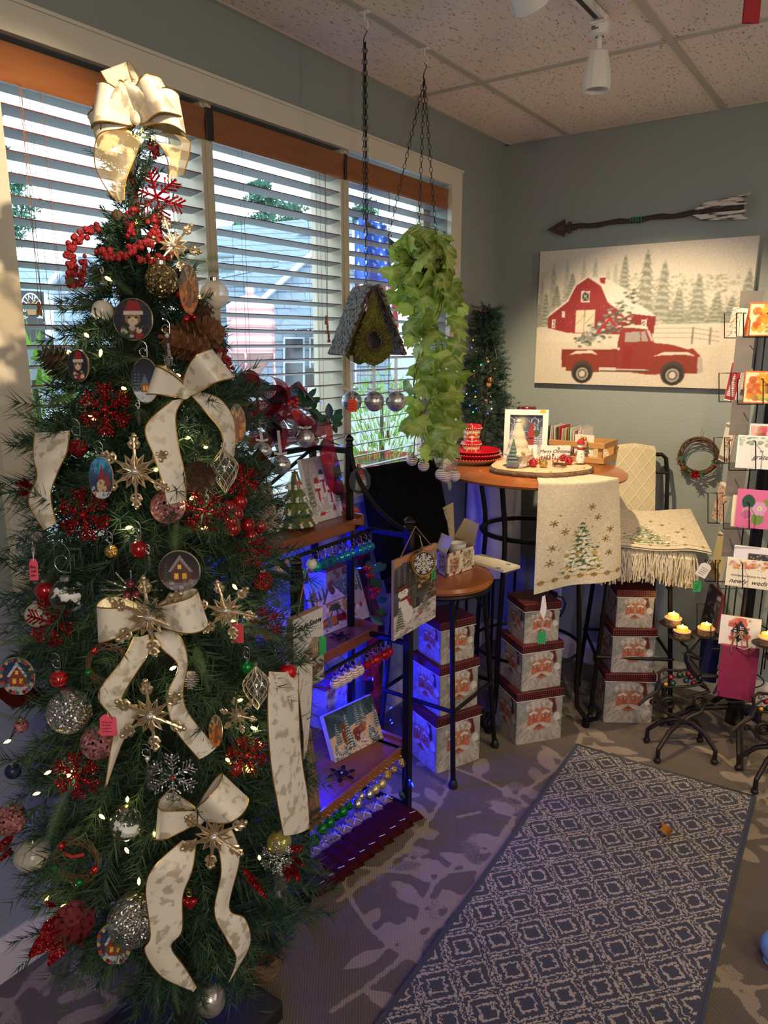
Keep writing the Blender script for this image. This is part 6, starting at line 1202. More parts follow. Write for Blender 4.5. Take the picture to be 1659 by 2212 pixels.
# baubles on the rods
TEAL = mat('teal_shiny', '1590b8', .12, .65, coat=.5, nz=None); TEALM = mat('teal_matte', '12a0a0', .35, .5, nz=None); TEALG = glitter('teal_glitter', '1f6f8a', 700, .7, .3, .7); REDM = mat('red_satin', 'b3131c', .3, .4, nz=None); GRN = mat('green_satin', '0f7a3a', .3, .5, nz=None); GRG = glitter('green_glitter', '1a7a3c', 700, .8); CHA = mat('champagne_satin', 'cdbb90', .32, .7, nz=None); GLG = glitter('gold_fine_glitter', 'cfab62', 700, .7)
def hung(u, x, zrod, r, m, label, grp, drop):
    P = X(u, 1200, x); hl = drop-r*1.2; return bauble(label, V((x+.004, P.y if True else 0, zrod-drop)), r, m, grp, True, hl=hl, wire=WIRE)
def yof(u, v, x): return X(u, v, x).y
def row(items, x, z, grp, where):
    n = len(items)
    for i, (u, v, r, m, nm) in enumerate(items):
        y = yof(u, v, x); dr = max(.045, z-X(u, v, x).z); rr_ = {1: .0130, 2: .0175, 3: .0205}[r]; dr = round(dr/.008)*.008
        bauble('%s bauble on %s, %s from its right end' % (nm, where, ORD[i]), V((x+.003, y, z-dr)), rr_, m, grp, True, hl=dr-rr_*1.2+.004, wire=WIRE)
row([(797, 1160, 2, TEAL, 'shiny teal'), (785, 1164, 2, TEAL, 'shiny teal'), (775, 1167, 2, TEAL, 'shiny teal'), (760, 1166, 1, TEAL, 'shiny teal'), (748, 1175, 2, TEAL, 'shiny teal'), (735, 1180, 2, TEAL, 'shiny teal'), (722, 1178, 1, TEAL, 'shiny teal'), (712, 1187, 3, TEALG, 'glittered teal'), (697, 1192, 3, TEALG, 'glittered teal'), (681, 1200, 2, TEALM, 'matt turquoise'), (668, 1200, 1, SILVERM, 'shiny silver'), (650, 1207, 1, TEALM, 'small turquoise'), (640, 1212, 1, SILVERM, 'small silver'), (622, 1215, 1, TEAL, 'small teal')], RODS[0][0], RODS[0][1]-.004, 'baubles on the upper rod', 'the upper rod')
row([(838, 1393, 2, REDM, 'red satin'), (828, 1400, 3, REDM, 'large red satin'), (818, 1380, 1, REDM, 'small red'), (809, 1405, 3, REDM, 'large red satin'), (800, 1388, 1, RED, 'shiny red'), (791, 1414, 2, glitter('red_fine_glitter', 'c01824', 700, .7), 'glittered red'), (772, 1422, 3, STRIPE, 'white striped'), (762, 1428, 3, STRIPE, 'white striped'), (748, 1440, 3, STRIPE, 'white striped'), (735, 1452, 3, STRIPE, 'white striped'), (722, 1460, 2, STRIPE, 'small white striped')], RODS[1][0], RODS[1][1]-.004, 'baubles on the lower rod', 'the lower rod')
row([(881, 1640, 1, GLG, 'gold glitter'), (866, 1648, 2, GLG, 'gold glitter'), (848, 1660, 1, GLG, 'gold glitter'), (834, 1670, 2, GLG, 'gold glitter'), (822, 1692, 2, CHA, 'champagne satin'), (808, 1705, 2, CHA, 'champagne satin'), (795, 1715, 2, SILVERM, 'shiny silver'), (778, 1718, 1, SILVERM, 'shiny silver'), (770, 1738, 2, SILVERM, 'shiny silver'), (752, 1740, 1, GRG, 'green glitter'), (738, 1750, 2, GRN, 'green satin'), (725, 1764, 1, GRG, 'green glitter'), (710, 1776, 2, GRN, 'green satin'), (694, 1790, 2, GRN, 'green satin'), (676, 1812, 2, GRG, 'green glitter')], .437, .226, 'baubles along the bottom shelf edge', 'the bottom shelf edge')
# glitter snowflakes lying on shelves
def snowflake(name, label, P, R, m, n, kind=0, gem=None, cat='ornament', group=None, rot=0.):
    r_, u_, n_ = frame(n); c, s = math.cos(rot), math.sin(rot); r_, u_ = r_*c+u_*s, u_*c-r_*s; t_ = thing(name, label, cat, P, group); key = (name, round(R, 3), m.name, kind); b = MB(); th = R*.042
    def arm(a, L, w=1.): d = r_*math.cos(a)+u_*math.sin(a); return d
    if kind == 0:                                     # glitter branching flake
        for k in range(6):
            a = k*PI/3+PI/6; d = r_*math.cos(a)+u_*math.sin(a); b.tube([(0, 0, 0), d*R], [th*1.3, th], 5)
            for q_ in (.30, .48, .66, .82):
                for g in (.85, -.85): e = r_*math.cos(a+g)+u_*math.sin(a+g); f_ = R*(.40-.2*abs(q_-.5)) if q_ > .35 else R*.22; b.tube([d*R*q_, d*R*q_+e*f_], th*.85, 4); b.ball(d*R*q_+e*f_, th*1.25, 6, 4)
            b.ball(d*R, th*1.6, 6, 4)
        part(t_, 'branches', b, m)
    else:                                             # openwork flower flake: petals, six scrolled arms
        for k in range(12):
            a = k*PI/6; d = r_*math.cos(a)+u_*math.sin(a); e = n_.cross(d); L = R*.52
            b.tube([d*R*.1, d*L*.55+e*R*.075+n_*R*.04, d*L, d*L*.55-e*R*.075+n_*R*.04], th*.8, 5, True); b.tube([d*R*.1, d*L*.9], th*.45, 4)
        part(t_, 'petals', b, m); b = MB()
        for k in range(6):
            a = k*PI/3+PI/2; d = r_*math.cos(a)+u_*math.sin(a); e = n_.cross(d); b.tube([d*R*.02, d*R*.98], [th*1.2, th], 5); b.ball(d*R*.99, th*1.8, 8, 6)
            for g in (1, -1):
                b.tube([d*R*.62, d*R*.66+e*g*R*.10, d*R*.78+e*g*R*.15, d*R*.84+e*g*R*.09, d*R*.78+e*g*R*.06], th, 5); b.tube([d*R*.80, d*R*.86+e*g*R*.07, d*R*.95+e*g*R*.10], [th, th*.8, th*1.3], 5); b.ball(d*R*.76+e*g*R*.09, th*1.5, 6, 4)
        part(t_, 'scroll_arms', b, m)
    if gem: part(t_, 'gem', MB().ball(n_*th*1.6, R*.10, 12, 8, (1, 1, .8)), gem)
    return t_
GEM = mat('clear_gem', 'dfe3ea', .05, .6, coat=1, nz=None); BLKG = glitter('black_glitter', '14161c', 600, .6, .3, .6)
snowflake('glitter_snowflake', 'black glitter snowflake lying on the bottom shelf', Z(738, 1671, zs[2]+.008), px(30, Z(738, 1671, zs[2])), BLKG, UP, 1, GEM); snowflake('glitter_snowflake', 'black glitter snowflake at the left of the middle shelf', Z(735, 1374, zs[1]+.008), .035, BLKG, UP, 1)
# signs hung on the front posts
def sign(label, P00, w, h, art, th, top, lab_name='hanging_sign', m=PRINT, edge='b08a78', yaw=0.):
    t_ = thing(lab_name, label, 'sign', P00); ex_ = V((math.sin(yaw)*-1, math.cos(yaw), 0)); en = V((math.cos(yaw), math.sin(yaw), 0))
    part(t_, 'panel', face([P00, P00+ex_*w, P00+ex_*w+UP*h, P00+UP*h], -en*th), mat('sign_edge_'+edge, edge, .7), False, True); o = part(t_, 'print', art.mesh('print', m, lambda u, v: P00+ex_*(w*u)+UP*(h*v)+en*.0007), None); o.location = -V(P00)
    part(t_, 'twine', MB().tube([P00+ex_*w*.14+UP*h, top, P00+ex_*w*.86+UP*h], .0018, 5), TWINE, True, True); return t_, ex_, en
A = Art(80, 150, '4a4648', .55); A.vgrad('4a4a52', '9a8478', .45, 1); A.poly([(0, .9), (.55, .95), (.55, 1), (0, 1)], 'c48a66'); A.poly([(0, .85), (.12, .93), (.3, .86), (.3, .7), (0, .7)], '5f5f6a'); [A.fir(x, .58, .32, .09, '3a3c40', None, 7) for x in (.03, .1, .17, .24)]
A.poly([(.28, .45), (.28, .72), (.42, .80), (.55, .80), (.55, .45)], '3a3432'); [A.poly([(.27+.05*i, .70), (.30+.05*i, .70), (.33+.045*i, .79), (.31+.045*i, .79)], 'cfc8be') for i in range(6)]; A.rect(.32, .52, .55, .66, '5a4030'); A.spots(40, (.3, .52, .55, .66), .018, ['c08a4a', '7a5a3a', '2c2420', 'd8b070'], .8); A.ell(.52, .40, .11, .1, '6a5a4c'); A.ell(.52, .40, .09, .085, '3a3230'); [A.line([(.52, .40), (.52+.09*math.cos(a), .4+.085*math.sin(a))], .006, '8a7a68') for a in np.linspace(0, 6.28, 9)]
A.rect(0, 0, .55, .30, 'c9c0bc'); A.spots(90, (0, 0, .55, .28), .03, ['8f8884', 'ddd6d2', 'b3aaa6', '6f6a68'], .6); A.ell(.15, .25, .09, .12, 'e2dedb'); A.ell(.13, .42, .07, .1, 'e6e2df'); A.ell(.115, .545, .062, .055, 'efeae6'); A.poly([(.03, .585), (.06, .66), (.12, .67), (.15, .62), (.2, .60), (.1, .58)], '2c2022'); A.line([(.06, .605), (.15, .615)], .011, '9a2028'); A.poly([(.07, .48), (.2, .50), (.19, .46), (.24, .36), (.2, .35), (.16, .45), (.08, .455)], '8a1c26'); A.ell(.10, .555, .008, .008, '151515'); A.ell(.135, .56, .008, .008, '151515'); A.poly([(.115, .545), (.15, .535), (.115, .535)], 'd0742c'); A.rect(.235, .28, .33, .42, '5a4a3c'); A.rect(.245, .29, .32, .41, '26282a'); [A.line([(.255, .31+.02*k), (.31, .315+.02*k)], .002, 'b0a898') for k in range(5)]; A.fir(.08, .10, .3, .17, '4a4a42', 'd8d4cc', 9); A.fir(.40, .22, .2, .14, '4a4a42', 'd8d4cc', 7); A.line([(.21, .4), (.22, .78)], .007, '2a2a2c'); A.ell(.215, .80, .018, .03, 'c9a060'); A.spots(14, (.2, .45, .235, .72), .012, ['3c4a38', 'a02a2c'], .9); A.poly([(.30, .155), (.35, .16), (.36, .2), (.33, .19)], 'c02430'); A.grain(.07)
g0 = X(850, 1385, .485); g1 = X(940, 1366, .485); gt = X(848, 1213, .485); sg_, ex_, en_ = sign('hanging sign of a snowman by a snowy market stall on the right front post', g0, g1.y-g0.y, gt.z-g0.z, A, .008, V((.478, YR, 1.0)))
tagcard('green price tag on the snowman market sign', g0+ex_*(g1.y-g0.y)*.90+UP*(gt.z-g0.z)*.72+en_*.004, .028, .045, GREENT, en_, UP, 3, .05)
A = Art(60, 110, 'cbc7c4', .55); A.vgrad('a39a90', 'cfccca', .25, .75); [A.fir(x, .35, .3, .1, '8d8a80', 'd8d6d2', 7) for x in (.04, .12, .2)]; A.poly([(.2, .35), (.2, .55), (.36, .70), (.55, .62), (.55, .35)], '9a8a74'); A.poly([(.15, .53), (.36, .74), (.57, .66), (.57, .58), (.36, .66), (.2, .5)], 'd6d2cc'); A.rect(.42, .42, .5, .52, 'c9a050'); A.rect(.26, .38, .34, .5, '8a5a3a'); A.rect(0, 0, .55, .2, 'bdb3aa'); A.ell(.4, .2, .14, .07, '6a4a3a'); A.spots(120, (0, 0, .55, .6), .015, ['e6e3df', '8f867c', 'c9c2ba'], .7); A.grain(.07)
l0 = X(637, 1502, .52); l1 = X(700, 1478, .52); lt = X(637, 1338, .52); ls_, ex_, en_ = sign('hanging Let it Snow sign with a snowy cabin on the left front post', l0, l1.y-l0.y, lt.z-l0.z, A, .020, V((.49, YL, 1.0)))
lw, lh = l1.y-l0.y, lt.z-l0.z; text(ls_, 'Let it Snow', lw*.195, l0+ex_*lw*.49+UP*lh*.855+en_*.0012, ex_, (UP-ex_*0), INK, shear=.28, bold=.0004)
tagcard('green price tag on the Let it Snow sign', l0+ex_*lw*.93+UP*lh*.62+en_*.004, .028, .05, GREENT, en_, UP, 0, .06)
# ornaments hanging from the finials
def disc(name, label, P, R, art, n, rim, m=GLOSSY_PRINT, sx=1., hook=True, th=.006, group=None, gem=None):
    r_, u_, n_ = frame(n); t_ = thing(name, label, 'ornament', P, group); keep = (art.x-.5)**2+(art.y-.5)**2 < .25
    part(t_, 'print', art.mesh('print', m, lambda u, v: r_*((u-.5)*2*R*sx)+u_*((v-.5)*2*R)+n_*th*.55, keep), None); b = MB()
    b.grid(lambda u, v: r_*R*sx*math.cos(2*PI*u)*(1.05 if .2 < v < .8 else 1.0)+u_*R*math.sin(2*PI*u)*(1.05 if .2 < v < .8 else 1.0)+n_*th*(.62-1.24*v), 40, 5); part(t_, 'rim', b, rim); part(t_, 'back', MB().grid(lambda u, v: r_*R*sx*math.cos(-2*PI*u)*v+u_*R*math.sin(-2*PI*u)*v-n_*th*.6, 30, 1), rim, False)
    if hook: part(t_, 'hook', spiral(MB(), u_*R*1.02, R*.8, R*.3), CAPM)
    return t_
A = Art(60, 60, '3a3038', 1.); A.spots(60, (0, 0, 1, 1), .06, ['4a3c40', '2c2630', '5a4a4c'], .5); A.flake(.5, .5, .40, 'e8e2da', .018, 8); A.flake(.5, .5, .25, 'cfc4b8', .02, 8); A.spots(50, (.15, .15, .85, .85), .014, ['f4f0ea', 'd8cdbf'], .9); A.ring(.5, .5, .46, .52, 'b8923c')
fo = X(912, 1216, .52); disc('round_ornament', 'round gold-rimmed ornament with a silver snowflake hanging by the snowman sign', fo, px(27, fo), A, V((.8, -.55, .1)), GOLDM, th=.022, hook=False); o_ = bpy.data.objects['round_ornament']; part(o_, 'cap', MB().cyl(UP*px(27, fo), UP*px(36, fo), .006), GOLDM); part(o_, 'cord', MB().tube([fo+UP*px(36, fo), fo+UP*px(60, fo)+V((-.01, .0, 0)), V((.47, YR, .985))], .0012, 4), GOLDM, True, True)
A = Art(50, 50, '2a303c', 1.); A.ell(.55, .45, .24, .3, '8f857c'); A.ell(.55, .62, .14, .12, '9a6a54'); A.poly([(.38, .72), (.55, .98), (.72, .72)], 'a02a2c'); A.spots(60, (.3, .15, .8, .5), .04, ['c9c0b6', '6a625c', 'a89e94'], .6); A.ell(.5, .64, .02, .02, '222222'); A.ell(.6, .64, .02, .02, '222222'); A.grain(.1)
so = X(775, 1037, .25); disc('round_ornament', 'dark glass ornament with a bearded face hanging from the back right post', so, px(28, so), A, V((.75, -.65, .05)), mat('dark_blue_glass', '1c2638', .1, .5), sx=.85, th=.03, hook=False); o_ = [o for o in bpy.data.objects if o.name.startswith('round_ornament')][-1]; part(o_, 'cap', MB().cyl(UP*px(28, so), UP*px(36, so), .006), GOLDM); part(o_, 'cord', MB().tube([so+UP*px(36, so), V((.245, YR, 1.23))], .001, 4), RIBW, True, True)
# bells in front of the plaid garland
fretball('silver openwork bell below the plaid garland, left of three', X(567, 974, .30), px(20, X(567, 974, .3)), X(558, 900, .27), 'Peace'); fretball('silver openwork bell below the plaid garland, middle and lowest of three', X(607, 1004, .32), px(21, X(607, 1004, .32)), X(601, 930, .27), 'Peace'); fretball('silver openwork bell below the plaid garland, right of three', X(660, 947, .28), px(20, X(660, 947, .28)), X(664, 905, .22))
# plaid mesh ribbon garland, greenery, berries
t = T('buffalo_mesh'); x, y, z = t.xyz(); gx, gz = ((y*9+x*5).fr()).gt(.5), ((z*10+x*4).fr()).gt(.5); msh = ((y*420).sin().ab()*(z*420).sin().ab()); t.col(t.mix(gx*gz, t.mix(gx.mx(gz)*.6, 'b3152a', '4a0a14'), '17080b')); t.set(rough=.45, spec=.6)
al_ = t.step(msh, .03, .12); tr = t.n('BsdfTransparent'); mx = t.n('MixShader'); t.L(al_*.2+.76, mx.inputs[0]); t.L(tr.outputs[0], mx.inputs[1]); t.L(t.b.outputs[0], mx.inputs[2]); t.L(mx.outputs[0], t.out.inputs[0]); PLAID = t.m
GLD = thing('plaid_garland', 'red and black buffalo-check mesh ribbon garland along the top of the iron shelf', 'garland', X(600, 900, .2))
def wide(pts, x0, root, name, m, twist=.5, folds=3):
    # pts: (u_left_edge, v_left, u_right_edge, v_right, x) along the ribbon
    k = len(pts); L = [X(p[0], p[1], x0+p[4]) for p in pts]; R = [X(p[2], p[3], x0+p[4]-.02) for p in pts]; n = (k-1)*8
    def cat_(S, t_):
        f = t_*(k-1); i = min(int(f), k-2); a = f-i; p0, p1, p2, p3 = S[max(i-1, 0)], S[i], S[i+1], S[min(i+2, k-1)]
        return .5*((2*p1)+(p2-p0)*a+(2*p0-5*p1+4*p2-p3)*a*a+(3*p1-p0-3*p2+p3)*a**3)
    o_ = V(root.location); b = MB(); b.grid(lambda u, v: (lambda a, c: a.lerp(c, v)+(c-a).cross(V((0, .3, .3))).normalized()*0+V((.018*math.sin(PI*v)*math.sin(u*folds*6.28), 0, 0)))(cat_(L, u), cat_(R, u))-o_, n, 6)
    part(root, name, b, m)
rs = random.Random(8)
for (u, v, R_, W_, ty, tz_) in [(525, 872, 44, 74, .2, .5), (560, 850, 46, 70, -.4, .3), (548, 920, 42, 74, .5, -.3), (592, 892, 46, 78, .1, .1), (628, 872, 42, 66, -.5, .6), (622, 926, 40, 70, .4, -.5), (508, 905, 36, 66, .6, .2), (580, 938, 34, 60, -.2, -.6), (650, 905, 34, 60, .0, .4)]:
    c = X(u, v, .20+rs.uniform(-.03, .05)); R_, W_ = px(R_, c), px(W_, c); ax_ = (VT*.75+VR*ty+UP*tz_).normalized(); e1 = ax_.orthogonal().normalized(); e2 = ax_.cross(e1); c = c-V(GLD.location); ph = rs.uniform(0, 6)
    part(GLD, 'ribbon_loop', MB().grid(lambda a, w: c+(e1*math.cos(2*PI*a*.86+ph)+e2*math.sin(2*PI*a*.86+ph))*R_*(1+.18*math.sin(a*11+ph)+.25*w*math.sin(a*17))+ax_*((w-.5)*W_+.2*W_*math.sin(a*9+ph)), 34, 6), PLAID)
SOLR = mat('burgundy_satin', '5a0f1c', .5, sheen=.5); BURG = mat('burgundy_velvet', '3a0710', .95, nz=(40, .2), spec=.15)
wide([(660, 900, 655, 945, .06), (690, 895, 685, 945, .08), (712, 905, 705, 940, .07), (722, 960, 690, 965, .05), (735, 1010, 700, 1020, .04), (745, 1060, 720, 1080, .03), (778, 1105, 740, 1110, .06)], .13, GLD, 'ribbon_tail', PLAID)
MSHR = thing('mesh_ribbon', 'red mesh ribbon trailing down behind the shelf by the right posts', 'ribbon', X(800, 1300, .1)); wide([(770, 1150, 798, 1140, 0), (772, 1215, 800, 1205, .02), (765, 1300, 812, 1290, .0), (795, 1360, 830, 1350, .02), (785, 1430, 828, 1420, .0), (790, 1520, 825, 1515, .02), (795, 1585, 830, 1580, .0)], .10, MSHR, 'ribbon', PLAID)
SVG = mat('velvet_panel', '2c0610', .9); LVS = mat('eucalyptus_leaf', '2f5a44', .45, nz=(40, .35)); 
def sprig(label, items, x0, cat='leafy sprig', berries=(), m=LVS, br=6):
    t_ = thing('leafy_sprig', label, cat, X(items[0][0], items[0][1], x0)); o_ = V(t_.location)
    for (u, v, du, dv, w) in items:
        p, q_ = X(u, v, x0+random.uniform(-.01, .03)), X(u+du, v+dv, x0+random.uniform(-.01, .04)); d = q_-p; L_ = d.length; d.normalize(); n_ = (VT+V((random.uniform(-.5, .5), random.uniform(-.5, .5), random.uniform(-.2, .6)))).normalized(); s_ = d.cross(n_).normalized(); b = MB()
        b.grid(lambda a, c: p-o_+d*L_*a+s_*(c-.5)*2*px(w, p)*math.sin(PI*min(1, a*.97+.03))**.8+n_*(-.12*L_*a*a+.25*px(w, p)*abs(c-.5)*2), 8, 4); part(t_, 'leaf', b, m)
    b = MB(); 
    for (u, v, du, dv, w) in items: b.tube([X(items[0][0], items[0][1]+10, x0)-o_, X(u, v, x0)-o_], .0012, 4)
    part(t_, 'stem', b, TWIG, False)
    for (u, v) in berries: part(t_, 'berry', MB().ball(X(u, v, x0+.035)-o_, px(br, o_), 12, 8), RED)
    return t_
sprig('dark green leafy sprig with berries standing up from the plaid garland', [(656, 875, -10, -38, 9), (655, 880, 38, -24, 10), (665, 885, 30, 12, 9), (652, 880, -8, -10, 8), (675, 885, 8, -20, 8), (660, 870, 22, -34, 8), (675, 890, 26, 18, 9)], .22, berries=[(628, 868), (640, 862), (641, 871), (636, 876), (623, 873)]); sprig('dark green leafy sprig at the right end of the plaid garland', [(712, 905, -2, -34, 9), (715, 908, 26, -10, 10), (718, 912, 22, 6, 9), (705, 912, -16, -10, 8), (722, 915, 4, 22, 7), (722, 905, 16, -22, 8)], .20)
sprig('green leafy sprig with red berries beside the middle shelf', [(795, 1235, 2, -26, 9), (800, 1240, 24, -26, 10), (812, 1235, 22, -18, 10), (800, 1250, 26, 20, 11), (808, 1290, 10, -22, 9), (815, 1300, 22, -8, 8), (812, 1320, 25, 8, 10), (800, 1330, 30, 20, 9)], .30, berries=[(790, 1226), (797, 1228), (795, 1243), (803, 1244), (803, 1275), (812, 1272), (817, 1278), (808, 1285), (806, 1290)])
for i, (u, v) in enumerate([(492, 822), (500, 838)]): pass
BC = thing('berry_cluster', 'cluster of small red berries at the left end of the plaid garland', 'berries', X(520, 890, .30))
for u, v in [(515, 885), (527, 890), (533, 902), (520, 902), (540, 895), (512, 899), (528, 878), (536, 911)]: part(BC, 'berry', MB().ball(X(u, v, .3)-V(BC.location), px(7, BC.location), 12, 8), RED)
part(BC, 'stems', MB().tube([(0, 0, 0), X(500, 930, .3)-V(BC.location)], .002, 5), TWIG)
bauble('white jingle bell beside the left front post finial', X(673, 1219, .42), px(12, X(673, 1219, .42)), mat('white_enamel', 'd8d4cc', .3, coat=.3), None, False)
# white lattice house and mitten ornament at the left, beside the tree
hp_ = X(612, 1370, .25); hp_.z = zs[1]; hs_ = px(1, hp_); wh = thing('lattice_house', 'white wooden lattice house ornament on the middle shelf beside the tree', 'lantern', hp_); WLT = mat('whitewash', 'cfc6ba', .8, nz=(60, .15))
for x in (-30, 30): part(wh, 'post', MB().box((-.006, x*hs_-.004, 0), (.006, x*hs_+.004, 80*hs_)), WLT, False)
for k in range(5): part(wh, 'lattice_bar', MB().tube([(0, -30*hs_, k*18*hs_), (0, 30*hs_, (k*18+24)*hs_)], .003, 4), WLT, False)
part(wh, 'snowy_roof', MB().prism([(-40*hs_, 78*hs_), (0, 128*hs_), (40*hs_, 78*hs_), (32*hs_, 76*hs_), (0, 112*hs_), (-32*hs_, 76*hs_)], (-.04, 0, 0), (0, 1, 0), UP, (.08, 0, 0)), mat('snow_paint', 'e6e3e0', .9, bump=(60, .8, .006)), False)
mp = X(606, 1230, .33); mt_ = thing('mitten_ornament', 'red and white striped mitten ornament hanging at the left of the upper rod', 'ornament', mp); s = px(1, mp)
part(mt_, 'mitten', MB().ball((0, 0, 0), 17*s, 18, 12, (.6, 1.5, .75)).ball((0, 20*s, 10*s), 8*s, 12, 8, (.6, .8, 1.1)), mstripe('red_white_mitten', 'e6ddd6', 'b02430', 190), 60); part(mt_, 'cord', MB().tube([(0, 0, 12*s), (-.02, .0, RODS[0][1]-mp.z)], .0012, 4), STR)
for i, (u, v) in enumerate([(752, 1270), (742, 1478)]):
    P = X(u, v, .075); vq = thing('velvet_pouch', 'dark burgundy velvet pouch hanging behind the %s shelf' % ['middle', 'bottom'][i], 'pouch', P); s = px(1, P); part(vq, 'bag', MB().grid(lambda a, c: (.012*math.sin(PI*a)*math.sin(PI*c)**.5, (-30+60*a)*s*(.75+.25*math.sin(PI*(1-c)*.6)), (-45+90*c)*s), 12, 10), BURG); part(vq, 'drawstring', MB().tube([(.01, -18*s, 42*s), (.012, 0, 52*s), (.01, 18*s, 42*s)], .0018, 5), bpy.data.materials['cream_cord'] if 'cream_cord' in bpy.data.materials else STR)
# blue light string
BLU = emat('blue_led', '1020ff', 14, '1020ff'); LS = thing('blue_light_string', 'string of blue lights wound through the iron shelf', 'lights', (.12, -1.6, .6)); o_ = V(LS.location); bl_px = [(692, 870, .2), (735, 965, .17), (782, 936, .16), (730, 1000, .15), (737, 1035, .17), (757, 1074, .2), (722, 1138, .16), (779, 1227, .26), (813, 1225, .3), (744, 1385, .2), (805, 1465, .12), (846, 1528, .2), (843, 1556, .2), (848, 1561, .21), (678, 1762, .40), (672, 1690, .25), (674, 1665, .25), (640, 1490, .3), (880, 1632, .455), (885, 1685, .47), (890, 1692, .47), (700, 1300, .1), (725, 1480, .1), (718, 1590, .15)]
Ps = [X(*q_)-o_ for q_ in bl_px]; part(LS, 'wire', MB().tube([q_ for a_, c_ in zip(Ps, Ps[1:]+[Ps[-1]]) for q_ in (a_+V((-.006, .004, .004)), V((-.055, a_.y*.7+c_.y*.3, a_.z*.7+c_.z*.3)), V((-.055, a_.y*.3+c_.y*.7, a_.z*.3+c_.z*.7)))], .0016, 5), mat('green_wire', '14281c', .6)); bm = MB().lathe([(.0005, -.004), (.0022, 0), (.0024, .006), (.0005, .014)], (0, 0, 0), 8).data('bulb', BLU)
for p in Ps: o = link('bulb', bm, LS, p); o.rotation_euler = (random.uniform(0, 6), random.uniform(0, 6), 0)
PB = X(868, 1718, .47); part(LS, 'plug', MB().rbox((-.008, -.006, -.015), (.008, .006, .015), .002, Matrix.Translation(PB-o_) @ Matrix.Rotation(.5, 4, 'X')), mat('green_plug', '1c4a30', .5), False); part(LS, 'lead', MB().tube([PB-o_+V((0, 0, .015)), PB-o_+V((0, .02, .06)), PB-o_+V((0, .015, .12))], .0016, 5), bpy.data.materials['green_wire'])
for p, e in [((.16, -1.60, .52), 6.5), ((.16, -1.80, .50), 6), ((.16, -1.62, .88), 4.5), ((.17, -1.85, .90), 4), ((.20, -1.62, .13), 6), ((.20, -1.88, .13), 5), ((.30, -1.46, .26), 3.5), ((.12, -1.35, .30), 5), ((.15, -1.50, .70), 3)]: lamp('blue_string_bulb', 'POINT', p, e*.46, (.006, .012, 1), size=.012)
# burgundy pouches on the carpet
PO = []
for i in range(10):
    f = i/9; P = Z(690+200*f, 1945-172*f, 0).lerp(Z(655+195*f, 1880-132*f, 0), .5); P.z = .0125
    if i == 0:
        t_ = thing('drawstring_pouch', '', 'pouch', P, 'burgundy pouches on the floor', -.10); part(t_, 'bag', MB().grid(lambda u, v: (-.06+.125*u, -.037+.074*v, .015*(max(0, 1-(2*u-1)**6)*max(0, 1-(2*v-1)**4))**.5+.0015*math.sin(u*14+v*5)), 16, 10).grid(lambda u, v: (-.06+.125*(1-u), -.037+.074*v, -.003), 4, 4), BURG)
        part(t_, 'gathered_neck', MB().grid(lambda u, v: (-.06-.035*u, (-.030+.06*v)*(1-.25*u+.4*u*u), .006+.006*math.sin(v*24)*(.4+u)+.006*u), 5, 18), mat('gold_lining', 'b59a78', .35, .5)); part(t_, 'drawstring', MB().tube([(-.066, -.02, .012), (-.08, 0, .02), (-.066, .02, .012), (-.09, .035, .008), (-.10, .05, .004)], .0018, 5), mat('cream_cord', 'd9ccb8', .6)); text(t_, 'Ornaments', .0062, V(P)+V((.040, 0, .0165)), V((0, 1, 0)), V((-1, 0, 0)), CARD); src = t_
    else: t_ = copy_tree(src); t_.location = P; t_.rotation_euler.z = -.10+.05*math.sin(i*2)
    t_.rotation_euler.x = -.24; t_['label'] = 'burgundy drawstring pouch on the floor, %s from the tree end of the row' % ORD[i]
# ================================================================== RUG, LEAF
RA = math.radians(2.4); rug = thing('patterned_rug', 'blue-grey area rug with a cream diamond lattice on the carpet', 'rug', (.785, -.785, 0), None, RA); RWD, RL = .635, 1.95
t = T('lattice_rug'); x, y, z = t.xyz(); n1 = t.noise(75, 2); n2 = t.noise(160, 1); wx = x+(n1-.5)*.022; wy = y+(n2-.5)*.020+(n1-.5)*.012; P_, Q2 = .137, .142
s_, t2 = wx/P_+wy/Q2, wx/P_-wy/Q2; m_ = (((s_.fr()-.5).ab()).mx((t2.fr()-.5).ab()))*2.; 
cord = ((s_+t2)*14).sin()*.5+.5
wht = ((m_.gt(.35)*m_.lt(.47))).mx(m_.gt(.74)*m_.lt(.84)).mx(m_.gt(.92)*(t.noise(120, 1).gt(.5)))
pl2 = t.noise(500, 2); brd = x.lt(.012).mx(x.gt(RWD-.012)).mx((y*-1.).lt(.012))
t.col(t.mix(wht*(brd*-1.+1.), t.mix(pl2, '32343b', '4c4f57'), t.mix(pl2, 'b0a08a', 'd6c7ad'))); t.set(rough=1, spec=.05, sheen=.2); t.bump(pl2+wht*.4, .9, .006)
part(rug, 'pile', MB().rbox((0, -RL, .001), (RWD, 0, .010), .003), t.m, False); part(rug, 'bound_edge', MB().tube([(0, -RL, .006), (0, 0, .006), (RWD, 0, .006), (RWD, -RL, .006)], .0058, 6), mat('rug_binding', '3c414c', .9))
lp = Z(1434, 1794, .014); lf = thing('dry_leaf', 'curled yellow-brown dry leaf lying on the rug', 'leaf', lp); s = px(1, lp)
part(lf, 'blade', MB().grid(lambda u, v: (s*(-8+26*u+(v-.5)*18*math.sin(PI*u)*(1+.4*math.sin(u*14))), s*(22-46*u)+s*(v-.5)*16*math.sin(PI*u), s*(4*math.sin(u*5+v*4)+3+3*abs(v-.5)*2)), 14, 6), mat('dry_leaf_brown', 'a06a20', .6, nz=(60, .4))); part(lf, 'stalk', MB().tube([(-8*s, 22*s, 2*s), (-12*s, 30*s, 4*s)], .0008, 4), TWIG)
